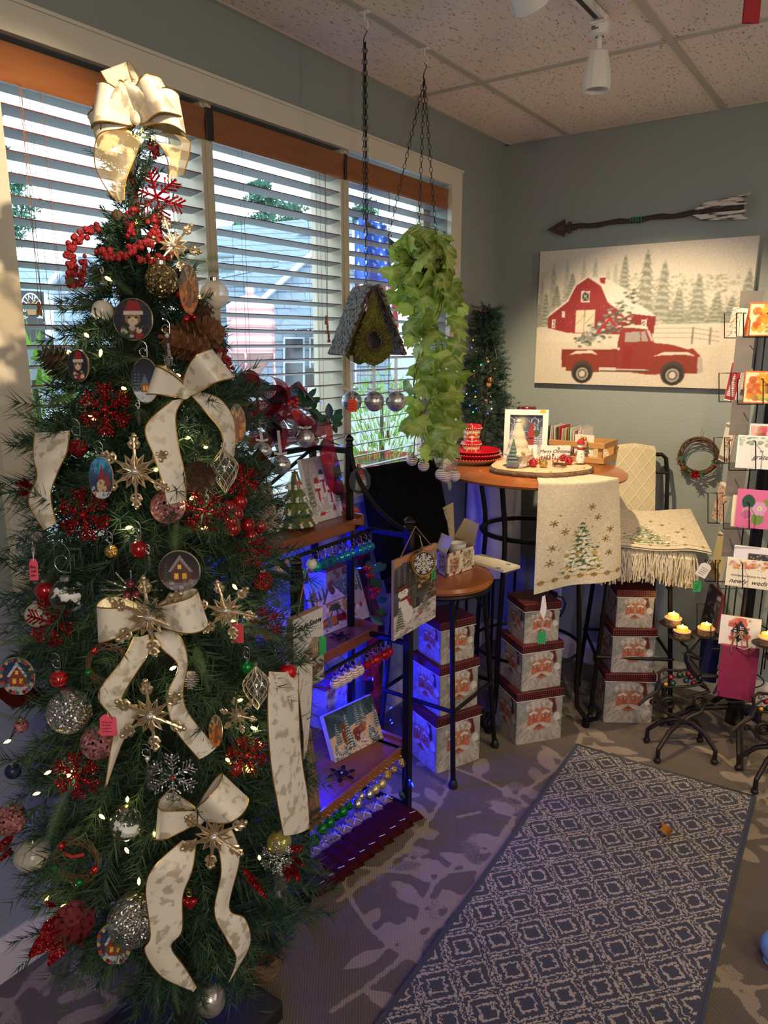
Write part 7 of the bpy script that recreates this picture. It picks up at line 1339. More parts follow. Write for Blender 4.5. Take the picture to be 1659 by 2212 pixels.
# ================================================================== REINDEER CANDLE HOLDER
DC = Z(1476, 1610, 0); dd0 = dep(DC+UP*.2); dr = thing('reindeer_candle_holder', 'iron reindeer candle holder with coloured glass gems and three tealights', 'candle holder', DC)
DP = lambda u, v, o=0.: D(u, v, dd0-o)-DC
def zf(u, v): p = Z(u, v, .012)-DC; return p
hub = DP(1478, 1560)
for (fu, fv, mu, mv) in ((1397, 1598, 1415, 1562), (1420, 1642, 1440, 1590), (1543, 1645, 1522, 1590), (1512, 1598, 1508, 1570)):
    ft = zf(fu, fv); md = hub.lerp(ft, .62)+V((0, 0, .055)); md2 = hub.lerp(ft, .25)+V((0, 0, .035)); part(dr, 'arched_leg', MB().tube([hub, md2, md, ft+V((0, 0, .045)), ft+V((0, 0, .008))], [.010, .010, .0095, .0085, .009], 8).ball(ft+V((0, 0, .0)), .0125, 12, 8, (1.1, 1.1, .9)), BRONZE)
def curl(c, r, turns, a0, sg=1, n=16): return [c+VR*(r*(1-.62*i/n)*math.cos(a0+sg*turns*2*PI*i/n))+UP*(r*(1-.62*i/n)*math.sin(a0+sg*turns*2*PI*i/n)) for i in range(n+1)]
cl_, cr2 = DP(1444, 1519), DP(1510, 1516); rq = px(15, DC)
part(dr, 'scroll', MB().tube([hub, DP(1462, 1548), DP(1436, 1538)]+curl(cl_, rq, 1.4, PI*1.1, -1), .0065, 8), BRONZE); part(dr, 'scroll', MB().tube([hub, DP(1488, 1550), DP(1515, 1538)]+curl(cr2, rq, 1.4, -.1, 1), .0065, 8), BRONZE); part(dr, 'scroll', MB().tube([DP(1430, 1536), DP(1422, 1520)]+curl(DP(1410, 1517), rq*.45, 1, 0, 1), .005, 6), BRONZE)
part(dr, 'body_frame', MB().tube([DP(1424, 1452), DP(1434, 1446), DP(1465, 1449), DP(1490, 1446), DP(1512, 1448), DP(1520, 1462), DP(1516, 1478), DP(1490, 1482), DP(1460, 1484), DP(1432, 1484), DP(1424, 1472)], .0055, 8, True), BRONZE)
part(dr, 'body_shell', MB().tube([DP(1428, 1470, .0), DP(1440, 1462), DP(1478, 1462), DP(1516, 1462)], [.004, .004, .004, .006], 6), BRONZE); 
gcols = ['a8142c', 'c9901c', '145a38', '7a2a20', '1e4a5a', '5a1018', 'e0202c', '2a2a2a', '3a5a3a', '6a1420']
for i, (u, v) in enumerate([(1449, 1463), (1438, 1478), (1453, 1476), (1487, 1455), (1482, 1470), (1493, 1462), (1504, 1451), (1511, 1464), (1468, 1457), (1498, 1475)]):
    g_ = part(dr, 'gem', MB().ball(DP(u, v, .004), .009, 12, 8), mat('gem_'+gcols[i], gcols[i], .05, .1, coat=1, nz=None)); part(g_, 'gem_ring', MB().tube([DP(u, v, .006)+VR*.011*math.cos(k*.7)+UP*.011*math.sin(k*.7) for k in range(9)], .0017, 5, True), BRONZE)
b = MB(); rs = random.Random(2)
for k in range(12): c = DP(rs.uniform(1434, 1512), rs.uniform(1453, 1478), .004); b.tube([c+VR*.012*math.cos(q_*.9)*(1-q_*.08)+UP*.012*math.sin(q_*.9)*(1-q_*.08) for q_ in range(8)], .0014, 4)
part(dr, 'wire_filigree', b, BRONZE, kind='stuff')
for nm, pts, rd in (('rear_leg', [(1426, 1474, 0), (1418, 1494, .0), (1396, 1508, .01), (1379, 1523, .01)], [.014, .010, .007, .006]), ('rear_leg', [(1436, 1478, -.02), (1434, 1502, -.02), (1452, 1508, -.02), (1478, 1520, -.02)], [.014, .010, .007, .005]), ('front_leg', [(1514, 1460, 0), (1540, 1461, .01), (1560, 1461, .01), (1554, 1476, .01), (1541, 1500, .01)], [.012, .009, .008, .007, .005]), ('front_leg', [(1510, 1474, -.02), (1523, 1484, -.02), (1532, 1493, -.02), (1510, 1500, -.02), (1486, 1506, -.02)], [.012, .009, .008, .007, .005]), ('neck', [(1506, 1455, 0), (1494, 1440, 0), (1485, 1425, 0), (1484, 1414, 0)], [.021, .019, .014, .012]), ('head', [(1481, 1413, 0), (1490, 1414, 0), (1502, 1419, 0), (1513, 1424, 0)], [.009, .013, .010, .006]), ('tail', [(1426, 1456, 0), (1418, 1452, 0)], [.008, .002]), ('ear', [(1482, 1412, 0), (1472, 1411, 0)], [.005, .001]), ('antler', [(1487, 1408, 0), (1484, 1396, 0), (1474, 1392, .0), (1468, 1384, .01)], [.005, .0045, .004, .003]), ('antler', [(1490, 1407, 0), (1500, 1396, 0), (1508, 1386, 0), (1514, 1378, 0)], [.005, .0045, .004, .003]), ('antler', [(1484, 1398, -.02), (1470, 1384, -.04), (1456, 1364, -.05)], [.004, .004, .003])):
    part(dr, nm, MB().tube([DP(*q_) for q_ in pts], rd, 8), BRONZE)
WAX = emat('candle_wax', 'f5b429', .55, 'f0c060'); FLM = emat('led_flame', 'fff060', 6)
for (u, v, o, nm) in ((1472, 1378, .012, 'front'), (1453, 1350, -.05, 'rear left'), (1524, 1372, 0, 'right')):
    P = DP(u, v, o); s = px(1, DC+P); part(dr, 'drip_plate', MB().lathe([(.001, 0), (24*s, .001), (28*s, .005), (27*s, .006), (.001, .003)], P, 24), BRONZE)
    W_ = thing('wood_candle_cup', 'bark-edged wood candle cup on the %s plate of the iron reindeer' % nm, 'candle cup', DC+P+V((0, 0, .004))); part(W_, 'bark_cup', MB().lathe([(.001, 0), (17*s, 0), (17*s, 13*s), (16*s, 14*s)], (0, 0, 0), 24), BARK2); part(W_, 'wood_rim', MB().lathe([(18*s, 13.5*s), (18*s, 15*s), (12*s, 15*s), (12*s, 10*s)], (0, 0, 0), 24), SAWN)
    tl = thing('tealight', 'glowing LED tealight in the %s cup of the iron reindeer' % nm, 'candle', DC+P+V((0, 0, .004+10.5*s)), 'LED tealights'); part(tl, 'wax', MB().lathe([(11*s, 0), (11.5*s, 12*s), (9.5*s, 13*s), (7*s, 11*s), (.001, 10*s)], (0, 0, 0), 20), WAX); part(tl, 'flame', MB().lathe([(.001, 9*s), (3*s, 11*s), (2*s, 16*s), (.0005, 19*s)], (0, 0, 0), 10), FLM)
    lamp('tealight_glow', 'POINT', DC+P+V((0, 0, .06)), .12, (1, .6, .2), size=.01)
d2 = copy_tree(dr); d2.location = DC+(Z(1593, 1658)-Z(1397, 1598)); CUPS2 = [o for o in bpy.data.objects if o.name.startswith(('wood_candle_cup', 'tealight')) and o.type == 'EMPTY']
for o in CUPS2: c_ = copy_tree(o); c_.location = V(o.location)+V(d2.location)-DC; c_['label'] = o['label'].replace('iron reindeer', 'second reindeer')
d2['label'] = 'second iron reindeer candle holder cut off at the right edge of the frame'
# ================================================================== CARD SPINNER RACK
RC = Z(1588, 1540, .10); RC.z = 0; RK = thing('card_rack', 'black wire spinner rack for greeting cards at the right', 'card rack', RC); RW2 = mat('black_rack_wire', '121214', .45, .4, nz=None)
part(RK, 'pole', MB().cyl((0, 0, .10), (0, 0, 1.78), .022, n=16), RW2); part(RK, 'hub', MB().cyl((0, 0, .06), (0, 0, .16), .036, .03, 16), BRONZE)
for a in (-160, -75, -25, 40, 115): a = math.radians(a); part(RK, 'base_leg', MB().tube([(0, 0, .13), (.16*math.cos(a), .16*math.sin(a), .10), (.27*math.cos(a), .27*math.sin(a), .02), (.28*math.cos(a), .28*math.sin(a), .012)], .012, 8), BRONZE)
n1, n2 = V((.18, -.98, 0)).normalized(), V((-.88, -.47, 0)).normalized(); PR1, PR2 = RC+n1*.11, RC+n2*.10
def onpl(u, v, P0, n): t = ray(u, v); return CAM+t*((P0-CAM).dot(n)/t.dot(n))
wz = lambda v: onpl(1600, v, PR1, n1).z
b = MB()
for k in range(8): a = k*PI/4+.35; part(RK, 'upright_wire', MB().tube([(.085*math.cos(a), .085*math.sin(a), .30), (.085*math.cos(a), .085*math.sin(a), 1.72)], .0028, 5), RW2)
rows_ = [727, 868, 1008, 1136, 1263, 1395, 1505]
for v in rows_: z = wz(v)+.03; part(RK, 'ring_wire', MB().tube([(.088*math.cos(k*PI/10), .088*math.sin(k*PI/10), z) for k in range(20)], .0025, 5, True), RW2)
def pocket(u0, u1, vt, vb, P0, n, f=.020):
    p0, p1, q0, q1 = onpl(u0, vb, P0, n), onpl(u1, vb, P0, n), onpl(u0, vt, P0, n), onpl(u1, vt, P0, n); nn = V((n.x, n.y, 0))*f; bk = -V((n.x, n.y, 0))*.05
    part(RK, 'pocket_wire', MB().tube([q0+bk*.6+(q1-q0)*.1, q0+nn, p0+nn, p0+bk], .0022, 5).tube([q1+bk*.6-(q1-q0)*.1, q1+nn, p1+nn, p1+bk], .0022, 5).tube([p0+nn*.9, p1+nn*.9], .0022, 5), RW2, True, True)
def rcard(label, u0, v0, u1, v1, vt, P0, n, art=None, c='e9e2d4', back=0, off=0., lean=7, nm='greeting_card', edge=None, words=()):
    P_ = P0+n*(off); p, q_ = onpl(u0, v0, P_, n), onpl(u1, v1, P_, n); q_.z = p.z = (p.z+q_.z)/2; r_ = (q_-p).normalized(); w = (q_-p).length; nn = r_.cross(UP); nn = nn if nn.dot(n) > 0 else -nn
    up = (UP*math.cos(math.radians(lean))-nn*math.sin(math.radians(lean))).normalized(); en = up.cross(r_); en = en if en.dot(n) > 0 else -en; h = solve(lambda k: p+up*k, v=vt, lo=.02, hi=.35); t_ = thing(nm, label, 'card', p); 
    part(t_, 'card', face([p, q_, q_+up*h, p+up*h], -en*.0016), mat('card_stock_'+c, c, .65, nz=(60, .05)), False, True)
    for k in range(back): part(t_, 'envelope', face([p-en*(.0026+.0024*k)+up*.002+r_*.001*k, q_-en*(.0026+.0024*k)+up*.002, q_+up*(h*(1.01+.012*k))-en*(.0026+.0024*k), p+up*(h*(1.01+.012*k))-en*(.0026+.0024*k)], -en*.0012), mat('envelope_'+(edge or 'f0ece6'), edge or 'f0ece6', .7), False, True)
    if art: o = part(t_, 'print', art.mesh('print', PRINT, lambda u, v: p+r_*w*(.03+.94*u)+up*h*(.03+.94*v)+en*.0007), None); o.location = -V(p)
    for (tx, sz, x, y, sh) in words: text(t_, tx, sz*w, p+r_*w*x+up*h*y+en*.0012, r_, up, INK, shear=sh)
    return t_
def autumn():
    A = Art(56, 44, 'ecd9b4', 1.27); A.spots(30, (.15, .15, .6, .85), .11, ['c8621e', 'd8861e', 'b8501e'], .7); A.spots(30, (.5, .4, 1.0, .95), .11, ['e8a01e', 'd88a1a', 'f0b83a'], .7); A.rect(.65, .3, 1.05, .55, 'a8743a'); A.poly([(.6, .55), (.85, .75), (1.1, .55)], '8a4a2a'); A.spots(30, (.3, .1, 1.1, .3), .06, ['8a9a3a', 'b8b048', 'd8b848'], .7); [A.line([(.68+.08*i, .3), (.68+.08*i, .55)], .008, '5a3a20') for i in range(5)]; return A
R1 = (PR1, n1); OR_ = 'e0702a'
rcard('upper orange-edged card of an autumn cottage on the rack', 1613, 723, 1700, 728, 655, *R1, autumn(), 'e0702a', 3, edge=OR_); rcard('second autumn cottage card, one row lower on the rack', 1603, 868, 1692, 875, 802, *R1, autumn(), 'e0702a', 2, edge=OR_, words=(('happy', .10, .72, .1, .4),))
A = Art(50, 46, 'e9e6e6', 1.1); A.spots(40, (0, .72, 1.1, 1), .055, ['7f9a84', 'a8bcae', '5f7a68', 'c2cfc4'], .7); A.grain(.03)
rcard('pink floral card behind the so grateful card on the rack', 1612, 1000, 1690, 1008, 916, *R1, Art(30, 30, 'f0d4d4').spots(40, (0, .4, 1, 1), .13, ['d84a6a', 'e8849a', 'f4c4c4', '8a3a4a', '9aa05a'], .8), 'f4ece8', 2, off=-.012)
rcard('white leafy card reading so grateful on the rack', 1588, 1008, 1684, 1018, 940, *R1, A, 'f4f2f0', 1, words=(('so', .09, .55, .55, .5), ('grateful', .17, .62, .36, .5)))
A = Art(60, 60, 'd86aa0', 1.); A.ell(.30, .68, .18, .2, '1e4a40'); A.poly([(.55, .62), (.75, .78), (.92, .80), (.86, .62), (.7, .55)], '7a8a3a'); A.ell(.32, .38, .18, .18, 'c9a0a8'); A.ell(.28, .34, .14, .12, 'b04a90', .7); A.ell(.58, .24, .17, .17, '6a8a3a')
for k in range(6): a = k*1.05; A.ell(.62+.11*math.cos(a), .52+.11*math.sin(a), .09, .09, 'cf9ac8')
A.ell(.62, .52, .06, .06, 'e8e0b0'); A.ell(.62, .52, .03, .03, '7aa070')
rcard('orange-edged cream card behind the pink flower card on the rack', 1577, 1137, 1640, 1142, 1069, *R1, None, 'efe2cc', 1, off=-.012, edge=OR_); rcard('pink card with a lilac flower and round leaves on the rack', 1586, 1137, 1668, 1146, 1055, *R1, A, 'd86aa0', 0)
A = Art(60, 42, 'efe6d4', 1.43); A.spots(30, (0, .68, 1.4, 1), .08, ['d8875a', 'e8a04a', 'c9685a', 'e8b8a0', 'b88a9a'], .7); A.spots(20, (.2, .6, 1.3, .8), .03, ['4a4a50', 'd87a3a', '8a9a6a'], .8)
rcard('white envelope card with a dark starry insert behind the newlyweds card', 1583, 1215, 1668, 1222, 1178, *R1, Art(30, 16, 'e8e6ea').rect(.7, 0, 1.9, .6, '3a3840').spots(30, (.75, .05, 1.85, .55), .03, ['d8d8e0', 'e0c070', '9a7ab0'], .9), 'ece9ee', 2, off=-.012)
rcard('cream floral card congratulating the newly weds on the rack', 1566, 1262, 1662, 1277, 1204, *R1, A, 'efe6d4', 2, words=(('CONGRATULATIONS TO THE', .058, .5, .40, 0), ('newly  weds', .17, .5, .2, .45)))
A = Art(60, 44, 'efe9df', 1.36); A.spots(40, (.35, .2, 1.0, .95), .09, ['c9503e', 'd8705a', 'e08a5a', 'b8403a'], .75); A.poly([(.66, .12), (1.0, .5), (.68, .9), (.36, .5)], '2e2c34')
yd = rcard('white card with red flowers and a black diamond reading YOU DID IT', 1552, 1386, 1638, 1407, 1327, *R1, A, 'efe9df', 1, edge='b88a5c'); 
P_ = PR1; p, q_ = onpl(1552, 1386, *R1), onpl(1638, 1407, *R1); q_.z = p.z = (p.z+q_.z)/2; r_ = (q_-p).normalized(); 
for i, tx in enumerate(('YOU', 'DID IT')): text(yd, tx, .017, onpl(1595+i*13-6, 1365, *R1)+n1*.006, UP, -r_, CARD, bold=.0004)
# pink gift bag standing in the lowest pocket
bp_, bq = onpl(1547, 1500, PR1+n1*.02, n1), onpl(1627, 1519, PR1+n1*.02, n1); bq.z = bp_.z = (bp_.z+bq.z)/2; r_ = (bq-bp_).normalized(); w = (bq-bp_).length; en = r_.cross(UP); en = en if en.dot(n1) > 0 else -en; h = solve(lambda k: bp_+UP*k, v=1393, hi=.4)
BG = thing('gift_bag', 'magenta paper gift bag with brown handles in the lowest rack pocket', 'gift bag', bp_); MG = mat('magenta_paper', '94284f', .6, nz=(8, .12), bump=(14, .25, .01)); part(BG, 'bag', face([bp_, bq, bq+UP*h, bp_+UP*h], -en*.022), MG, False, True); part(BG, 'folded_base', face([bp_+r_*w*.01+en*.001, bq-r_*w*.01+en*.001, bq-r_*w*.01+UP*h*.42+en*.003, bp_+r_*w*.01+UP*h*.42+en*.003], -en*.001), MG, False, True)
for o in (.002, -.024): part(BG, 'handle', MB().tube([bp_+r_*w*x+UP*(h*.94+y)+en*o for x, y in ((.27, -.01), (.27, .02), (.31, .05), (.4, .066), (.55, .066), (.64, .05), (.68, .02), (.68, -.01))], .0035, 6), mat('brown_paper_cord', '8a5a34', .8), True, True)
part(BG, 'silver_tie', MB().tube([bp_+r_*w*.4+UP*(h*1.02)+en*.006, bp_+r_*w*.6+UP*(h*1.0)+en*.012, bp_+r_*w*.8+UP*(h*1.08)+en*.01, bp_+r_*w*.72+UP*h*1.0+en*.008, bp_+r_*w*.95+UP*h*.98+en*.008], .002, 5), SILVERM, True, True)
R2_ = (PR2, n2)
A2_ = Art(24, 46, 'efe9dd', .55); A2_.spots(70, (0, 0, .3, 1), .025, ['c9623a', 'd88a4a', '6a5a3a', 'a84a3a', '8a9a5a'], .9)
rcard('white leaf-bordered card with orange envelopes at the top left of the rack', 1569, 727, 1602, 730, 664, *R2_, A2_, 'f4efe6', 5, edge=OR_)
A = Art(26, 44, 'a82a38', .6); [A.line([(.3-.2*(1-k/12), .12+.05*k), (.3+.2*(1-k/12), .12+.05*k)], .014, 'f0ece8') for k in range(12)]; A.rect(.2, .78, .5, .86, 'efe8e0'); A.rect(.25, .9, .48, .95, 'efe8e0')
rcard('red card with a white fir on the left side of the rack', 1563, 864, 1587, 868, 780, *R2_, A, 'f4f0ea', 4)
A = Art(26, 44, 'e6dcd0', .6); A.rect(0, 0, .6, .12, '8a7a5a'); A.rect(0, .9, .6, 1, '8a8a6a'); [A.line([(.3-.02*k, .2+.06*k), (.3+.02*k, .2+.06*k)], .02, 'b08a4a') for k in range(8)]; A.rect(.55, 0, .6, 1, 'a0524a')
rcard('white card with a gold fir on the left side of the rack', 1551, 994, 1572, 1000, 913, *R2_, A, 'f0ece6', 3, edge='d8c9b8'); rcard('card with a dense small floral print on the left side of the rack', 1537, 1118, 1557, 1131, 1043, *R2_, Art(26, 44, 'd8b8a4', .6).spots(160, (0, 0, .6, 1), .03, ['a8624e', 'e8dccc', '6a7a5a', 'c98a7a', '8a4a42'], .9), 'e6d4c6', 4)
rcard('pale yellow card at the left side of the rack, by the runner end', 1529, 1250, 1552, 1254, 1148, *R2_, Art(20, 40, 'd9cf9a', .5).spots(20, (.1, .1, .4, .4), .05, ['b8a45a', 'c98a4a', '9aa05a'], .7), 'dcd2a4', 4, edge='f0ece6')
rcard('dark photo card with red envelopes low on the left side of the rack', 1512, 1352, 1540, 1372, 1262, *R2_, Art(20, 40, '3a3a40', .5).spots(30, (0, 0, .5, 1), .05, ['6a6a70', '2a2a2e', 'b8b0b0'], .7), '3a3a40', 3, edge='a01c44')
nb = onpl(1508, 1468, *R2_); nbag = thing('navy_bag', 'navy blue paper bag low on the left side of the rack', 'gift bag', nb); part(nbag, 'bag', face([nb, onpl(1536, 1475, *R2_), onpl(1542, 1382, *R2_), onpl(1514, 1372, *R2_)], -n2*.02), mat('navy_paper', '17224f', .6), False, True)
sl_ = RC+n1*.02; p, q_ = onpl(1597, 665, sl_, n1), onpl(1645, 668, sl_, n1); slv = thing('card_sleeve', 'grey clear-sleeved cards standing behind the top row of the rack', 'card', p); part(slv, 'sleeve', face([p, q_, onpl(1652, 628, sl_, n1), onpl(1600, 629, sl_, n1)], -n1*.01), mat('grey_sleeve_card', '7d7873', .35), False, True)
for k, vt in enumerate((745, 880, 1012, 1142)): p, q_ = onpl(1582-8*k, vt+60, RC+n1*.03, n1), onpl(1622-8*k, vt+60, RC+n1*.03, n1); s_ = thing('card_sleeve', 'dark grey backing card showing in rack row %s from the top' % ORD[k+1], 'card', p); part(s_, 'sleeve', face([p, q_, q_+UP*.13, p+UP*.13], -n1*.004), bpy.data.materials['grey_sleeve_card'], False, True)
for (u0, u1, vt, vb) in ((1598, 1646, 676, 728), (1585, 1634, 818, 872), (1567, 1618, 952, 1014), (1555, 1604, 1086, 1140), (1543, 1590, 1215, 1268), (1528, 1578, 1348, 1398), (1545, 1610, 1470, 1512)): pocket(u0+8, u1+14, vt, vb, *R1)
for (u0, u1, vt, vb) in ((1572, 1598, 676, 730), (1560, 1586, 806, 868), (1549, 1572, 945, 1000), (1536, 1556, 1065, 1130), (1530, 1552, 1210, 1256), (1512, 1536, 1305, 1370)): pocket(u0, u1, vt, vb, PR2, n2, .012)
TB = Z(1668, 2075, .0); tb = thing('teal_glass_ball', 'pale teal object just entering the right edge above the rug', 'ornament', TB); tr__ = .045; part(tb, 'ball', MB().ball((.012, 0, tr__), tr__, 20, 12), mat('pale_teal', '7fb0b0', .25)); part(tb, 'foot', MB().lathe([(.03, 0), (.034, .004), (.02, .01)], (.012, 0, 0), 16, UP, True), bpy.data.materials['pale_teal'])
# ================================================================== DECORATED CHRISTMAS TREE
TX = V((.505, -2.485, 0)); PRF = []
for v, hw in [(300, 8), (470, 16), (530, 55), (600, 100), (700, 140), (850, 185), (1000, 220), (1150, 245), (1300, 265), (1450, 285), (1600, 285), (1800, 272), (1950, 240), (2050, 190), (2130, 120)]:
    z = solve(lambda k: TX+UP*k, v=v, hi=2.2); PRF.append((z, px(hw, TX+UP*z)*.93))
PRF.sort()
def RT_(z):
    if z <= PRF[0][0]: return PRF[0][1]*max(.2, z/PRF[0][0])
    for (a, r0), (c, r1) in zip(PRF, PRF[1:]):
        if z <= c: return r0+(r1-r0)*(z-a)/(c-a)
    return .012
def Tt(u, v, off=.0):                                 # point where the sight line meets the foliage cone
    d = ray(u, v); best = (9, None)
    for i in range(700):
        P = CAM+d*(.55+.0026*i); q = math.hypot(P.x-TX.x, P.y-TX.y)-RT_(P.z)-off
        if q < best[0]: best = (q, P)
        if q <= 0: break
    return best[1]
def nrm_at(P, k=.35): r = V((P.x-TX.x, P.y-TX.y, 0)); r = r.normalized() if r.length > .01 else VT; return (VT+r*k+UP*.12).normalized()
XT = thing('christmas_tree', 'tall decorated artificial fir with ribbons and ornaments in front of the window', 'tree', TX)
zt = PRF[-1][0]; fol = [sprigs(980, RT_, .30, zt*.93, .135, 64, 1, .0012, .35, .35), sprigs(420, lambda z: RT_(z)*.72, .22, zt*.9, .15, 46, 2, .0022, .4, .1), sprigs(60, lambda z: .018, zt*.86, zt, .06, 50, 4, .001, -.6, 0)]
part(XT, 'foliage', soup('foliage', NEED, np.concatenate(fol)), None, kind='stuff'); part(XT, 'long_needles', soup('long_needles', NEED2, sprigs(330, lambda z: RT_(z)*1.0, .28, zt*.80, .11, 46, 8, .0008, .3, .8)), None, kind='stuff')
part(XT, 'trunk', MB().tube([(0, 0, .05), (0, 0, 1.0), (.004, 0, zt)], [.026, .02, .008], 10), BARKM)
core = MB().lathe([(.10, .25), (PRF[3][1]*.55, .45), (PRF[6][1]*.5, .95), (PRF[9][1]*.45, 1.4), (.02, 1.72)], (0, 0, 0), 20); part(XT, 'dark_core', core, mat('core_shade_green', '0d1a14', .95))  # solid dark cone added for the shaded depth, stops see-through
part(XT, 'stand', MB().rbox((-.15, -.15, 0), (.15, .15, .05), .006).cyl((0, 0, .05), (0, 0, .16), .04), mat('tree_stand', '1a1a1c', .6))
def firbranch(seed):                                   # flat moulded fir spray, 1 m long along +x
    rs = np.random.RandomState(seed); out = []
    for i in range(46):
        t = .08+.92*i/46; l = .24*(1-.75*t)*(1 if t > .15 else .6)
        for s in (-1, 1):
            for q in (0, .25):
                p = np.array([t, 0, -.12*t*t]); d = np.array([.62+rs.rand()*.15, s*.8, .18+q+rs.rand()*.1]); tip = p+d*l; w = np.array([.0042, 0, 0]); out.append([p-w, p+w, tip])
    for i in range(8): a, c = i/8, (i+1)/8; out.append([[a, -.008, -.12*a*a], [a, .008, -.12*a*a], [c, 0, -.12*c*c]])
    return soup('branch', NEED2 if seed % 2 else NEED, np.array(out))
FBR = [firbranch(k) for k in (1, 2, 3, 5)]
BRS = [(400, 570, 500, 548), (400, 590, 500, 580), (230, 600, 115, 610), (200, 670, 105, 640), (170, 780, 70, 770), (180, 850, 50, 890), (140, 905, 60, 965), (120, 1045, 45, 1075), (450, 880, 530, 870), (455, 700, 495, 690), (480, 1010, 560, 960), (160, 1150, 95, 1150), (150, 1180, 90, 1270), (385, 1120, 380, 1250), (390, 1140, 450, 1150), (520, 1110, 590, 1085), (420, 1390, 450, 1490), (400, 1370, 385, 1440), (510, 1345, 600, 1380), (545, 1420, 600, 1500), (580, 1290, 640, 1270), (130, 1370, 0, 1390), (60, 1560, -10, 1540), (150, 1700, 95, 1830), (180, 1780, 110, 1850), (590, 1660, 640, 1765), (560, 1700, 640, 1740), (640, 1860, 720, 1892), (630, 1870, 665, 1935), (600, 1620, 690, 1640), (470, 1500, 430, 1590), (120, 1960, 60, 1990), (350, 2100, 335, 2205), (375, 2100, 385, 2190), (160, 2080, 80, 2150), (250, 2060, 225, 2150), (560, 1970, 600, 1990), (600, 1440, 640, 1455), (250, 1010, 170, 1030), (100, 1240, 60, 1300), (240, 790, 300, 770), (290, 640, 240, 600), (330, 720, 290, 750), (560, 1560, 620, 1600), (80, 1440, 10, 1450)]
rs = random.Random(12)
for (u0, v0, u1, v1) in BRS:
    a, c = Tt(u0, v0, -.01), D(u1, v1, dep(Tt(u0, v0, 0))-.03); ex_ = c-a; L_ = ex_.length; ex_.normalize(); n_ = (VT+UP*.5).normalized(); ey_ = n_.cross(ex_).normalized(); ez_ = ex_.cross(ey_); M = Matrix((ex_*L_, ey_*L_, ez_*L_)).transposed().to_4x4(); M.translation = a-TX; o = link('branch', rs.choice(FBR), XT); o.matrix_local = M
# fairy lights
FB_ = emat('fairy_light', 'ffc24a', 16, 'fff0c0'); FL = thing('fairy_lights', 'string of warm white fairy lights wound round the decorated tree', 'lights', TX); bm = MB().lathe([(.0005, -.003), (.0025, 0), (.0027, .005), (.0005, .010)], (0, 0, 0), 8).data('bulb', FB_)
FLP = [(307, 285), (330, 298), (295, 480), (185, 722), (150, 760), (265, 838), (218, 758), (380, 810), (408, 945), (203, 905), (275, 1140), (416, 1075), (336, 1108), (445, 1140), (265, 1345), (302, 1330), (507, 1340), (505, 1265), (370, 1445), (545, 1572), (521, 1512), (148, 1676), (107, 1667), (83, 1713), (275, 1730), (217, 1762), (333, 1800), (272, 1834), (538, 1666), (562, 1607), (535, 1665), (561, 1855), (300, 1908), (103, 1938), (135, 1958), (490, 1640), (335, 1016), (447, 965), (20, 1600), (430, 640), (230, 600), (330, 560), (612, 1470), (240, 1545)]
for i, (u, v) in enumerate(FLP): P = Tt(u, v, .012)-TX; o = link('bulb', bm, FL, P); o.rotation_euler = (rs.uniform(0, 6), rs.uniform(0, 6), 0)
part(FL, 'wire', MB().tube([Tt(u, v, -.01)-TX for u, v in FLP], .0012, 4), bpy.data.materials['green_wire'])
for u, v in ((310, 300), (185, 730), (410, 945), (275, 1140), (505, 1335), (148, 1676), (275, 1835), (545, 1575), (125, 1950), (430, 1080), (265, 1345), (370, 1445)): lamp('fairy_light_glow', 'POINT', Tt(u, v, .025), .05, (1, .82, .45), size=.006)
# ---- materials for ornaments
SUG = glitter('sugared_red', '74101f', 260, .9, .45, .15, 'b98890'); SILG = glitter('silver_glitter', 'b4b6ba', 420, .9); GOLDBALL = glitter('champagne_glitter', 'b8a67c', 300, .9, c2='8a7a58'); GFL = mat('champagne_gold_flake', 'c9b79a', .3, .85, nz=(150, .2)); REDS = mat('red_shiny_glass', '9c0e1a', .1, .5, coat=.7, nz=None)
CLR = glass('clear_glass_bauble', 'f4f8fa', .06, .02, 'eef2f4', lambda t: t.step(t.noise(55, 3), .56, .62)*.75); FRO = glass('frosted_glass_bauble', 'f6f4ee', .1, .25, 'e9e6dc', .42); CRY = glass('crystal_drop', 'eef2f6', .16, .02)
RIBM = T('cream_ribbon'); nn = RIBM.noise(48, 5); RIBM.col(RIBM.mix(RIBM.step(nn, .53, .60)*.5, 'd6d0c3', 'a8987a')); sp = RIBM.vor(700, out='Color'); RIBM.set(rough=.5, sheen=.3, metal=RIBM.step(nn, .53, .58)*.35); RIBM.bump(RIBM.vor(900), .15, .001); RIB = RIBM.m
SHEER = glass('sheer_ribbon', 'efe6d2', .03, .4, 'd8c49a', lambda t: t.step(t.noise(26, 4), .50, .56)*.55+.22)
EDG = mat('gold_wire_edge', 'a8843c', .35, .85, nz=None)
GT_ = 'glitter snowflakes on the tree'
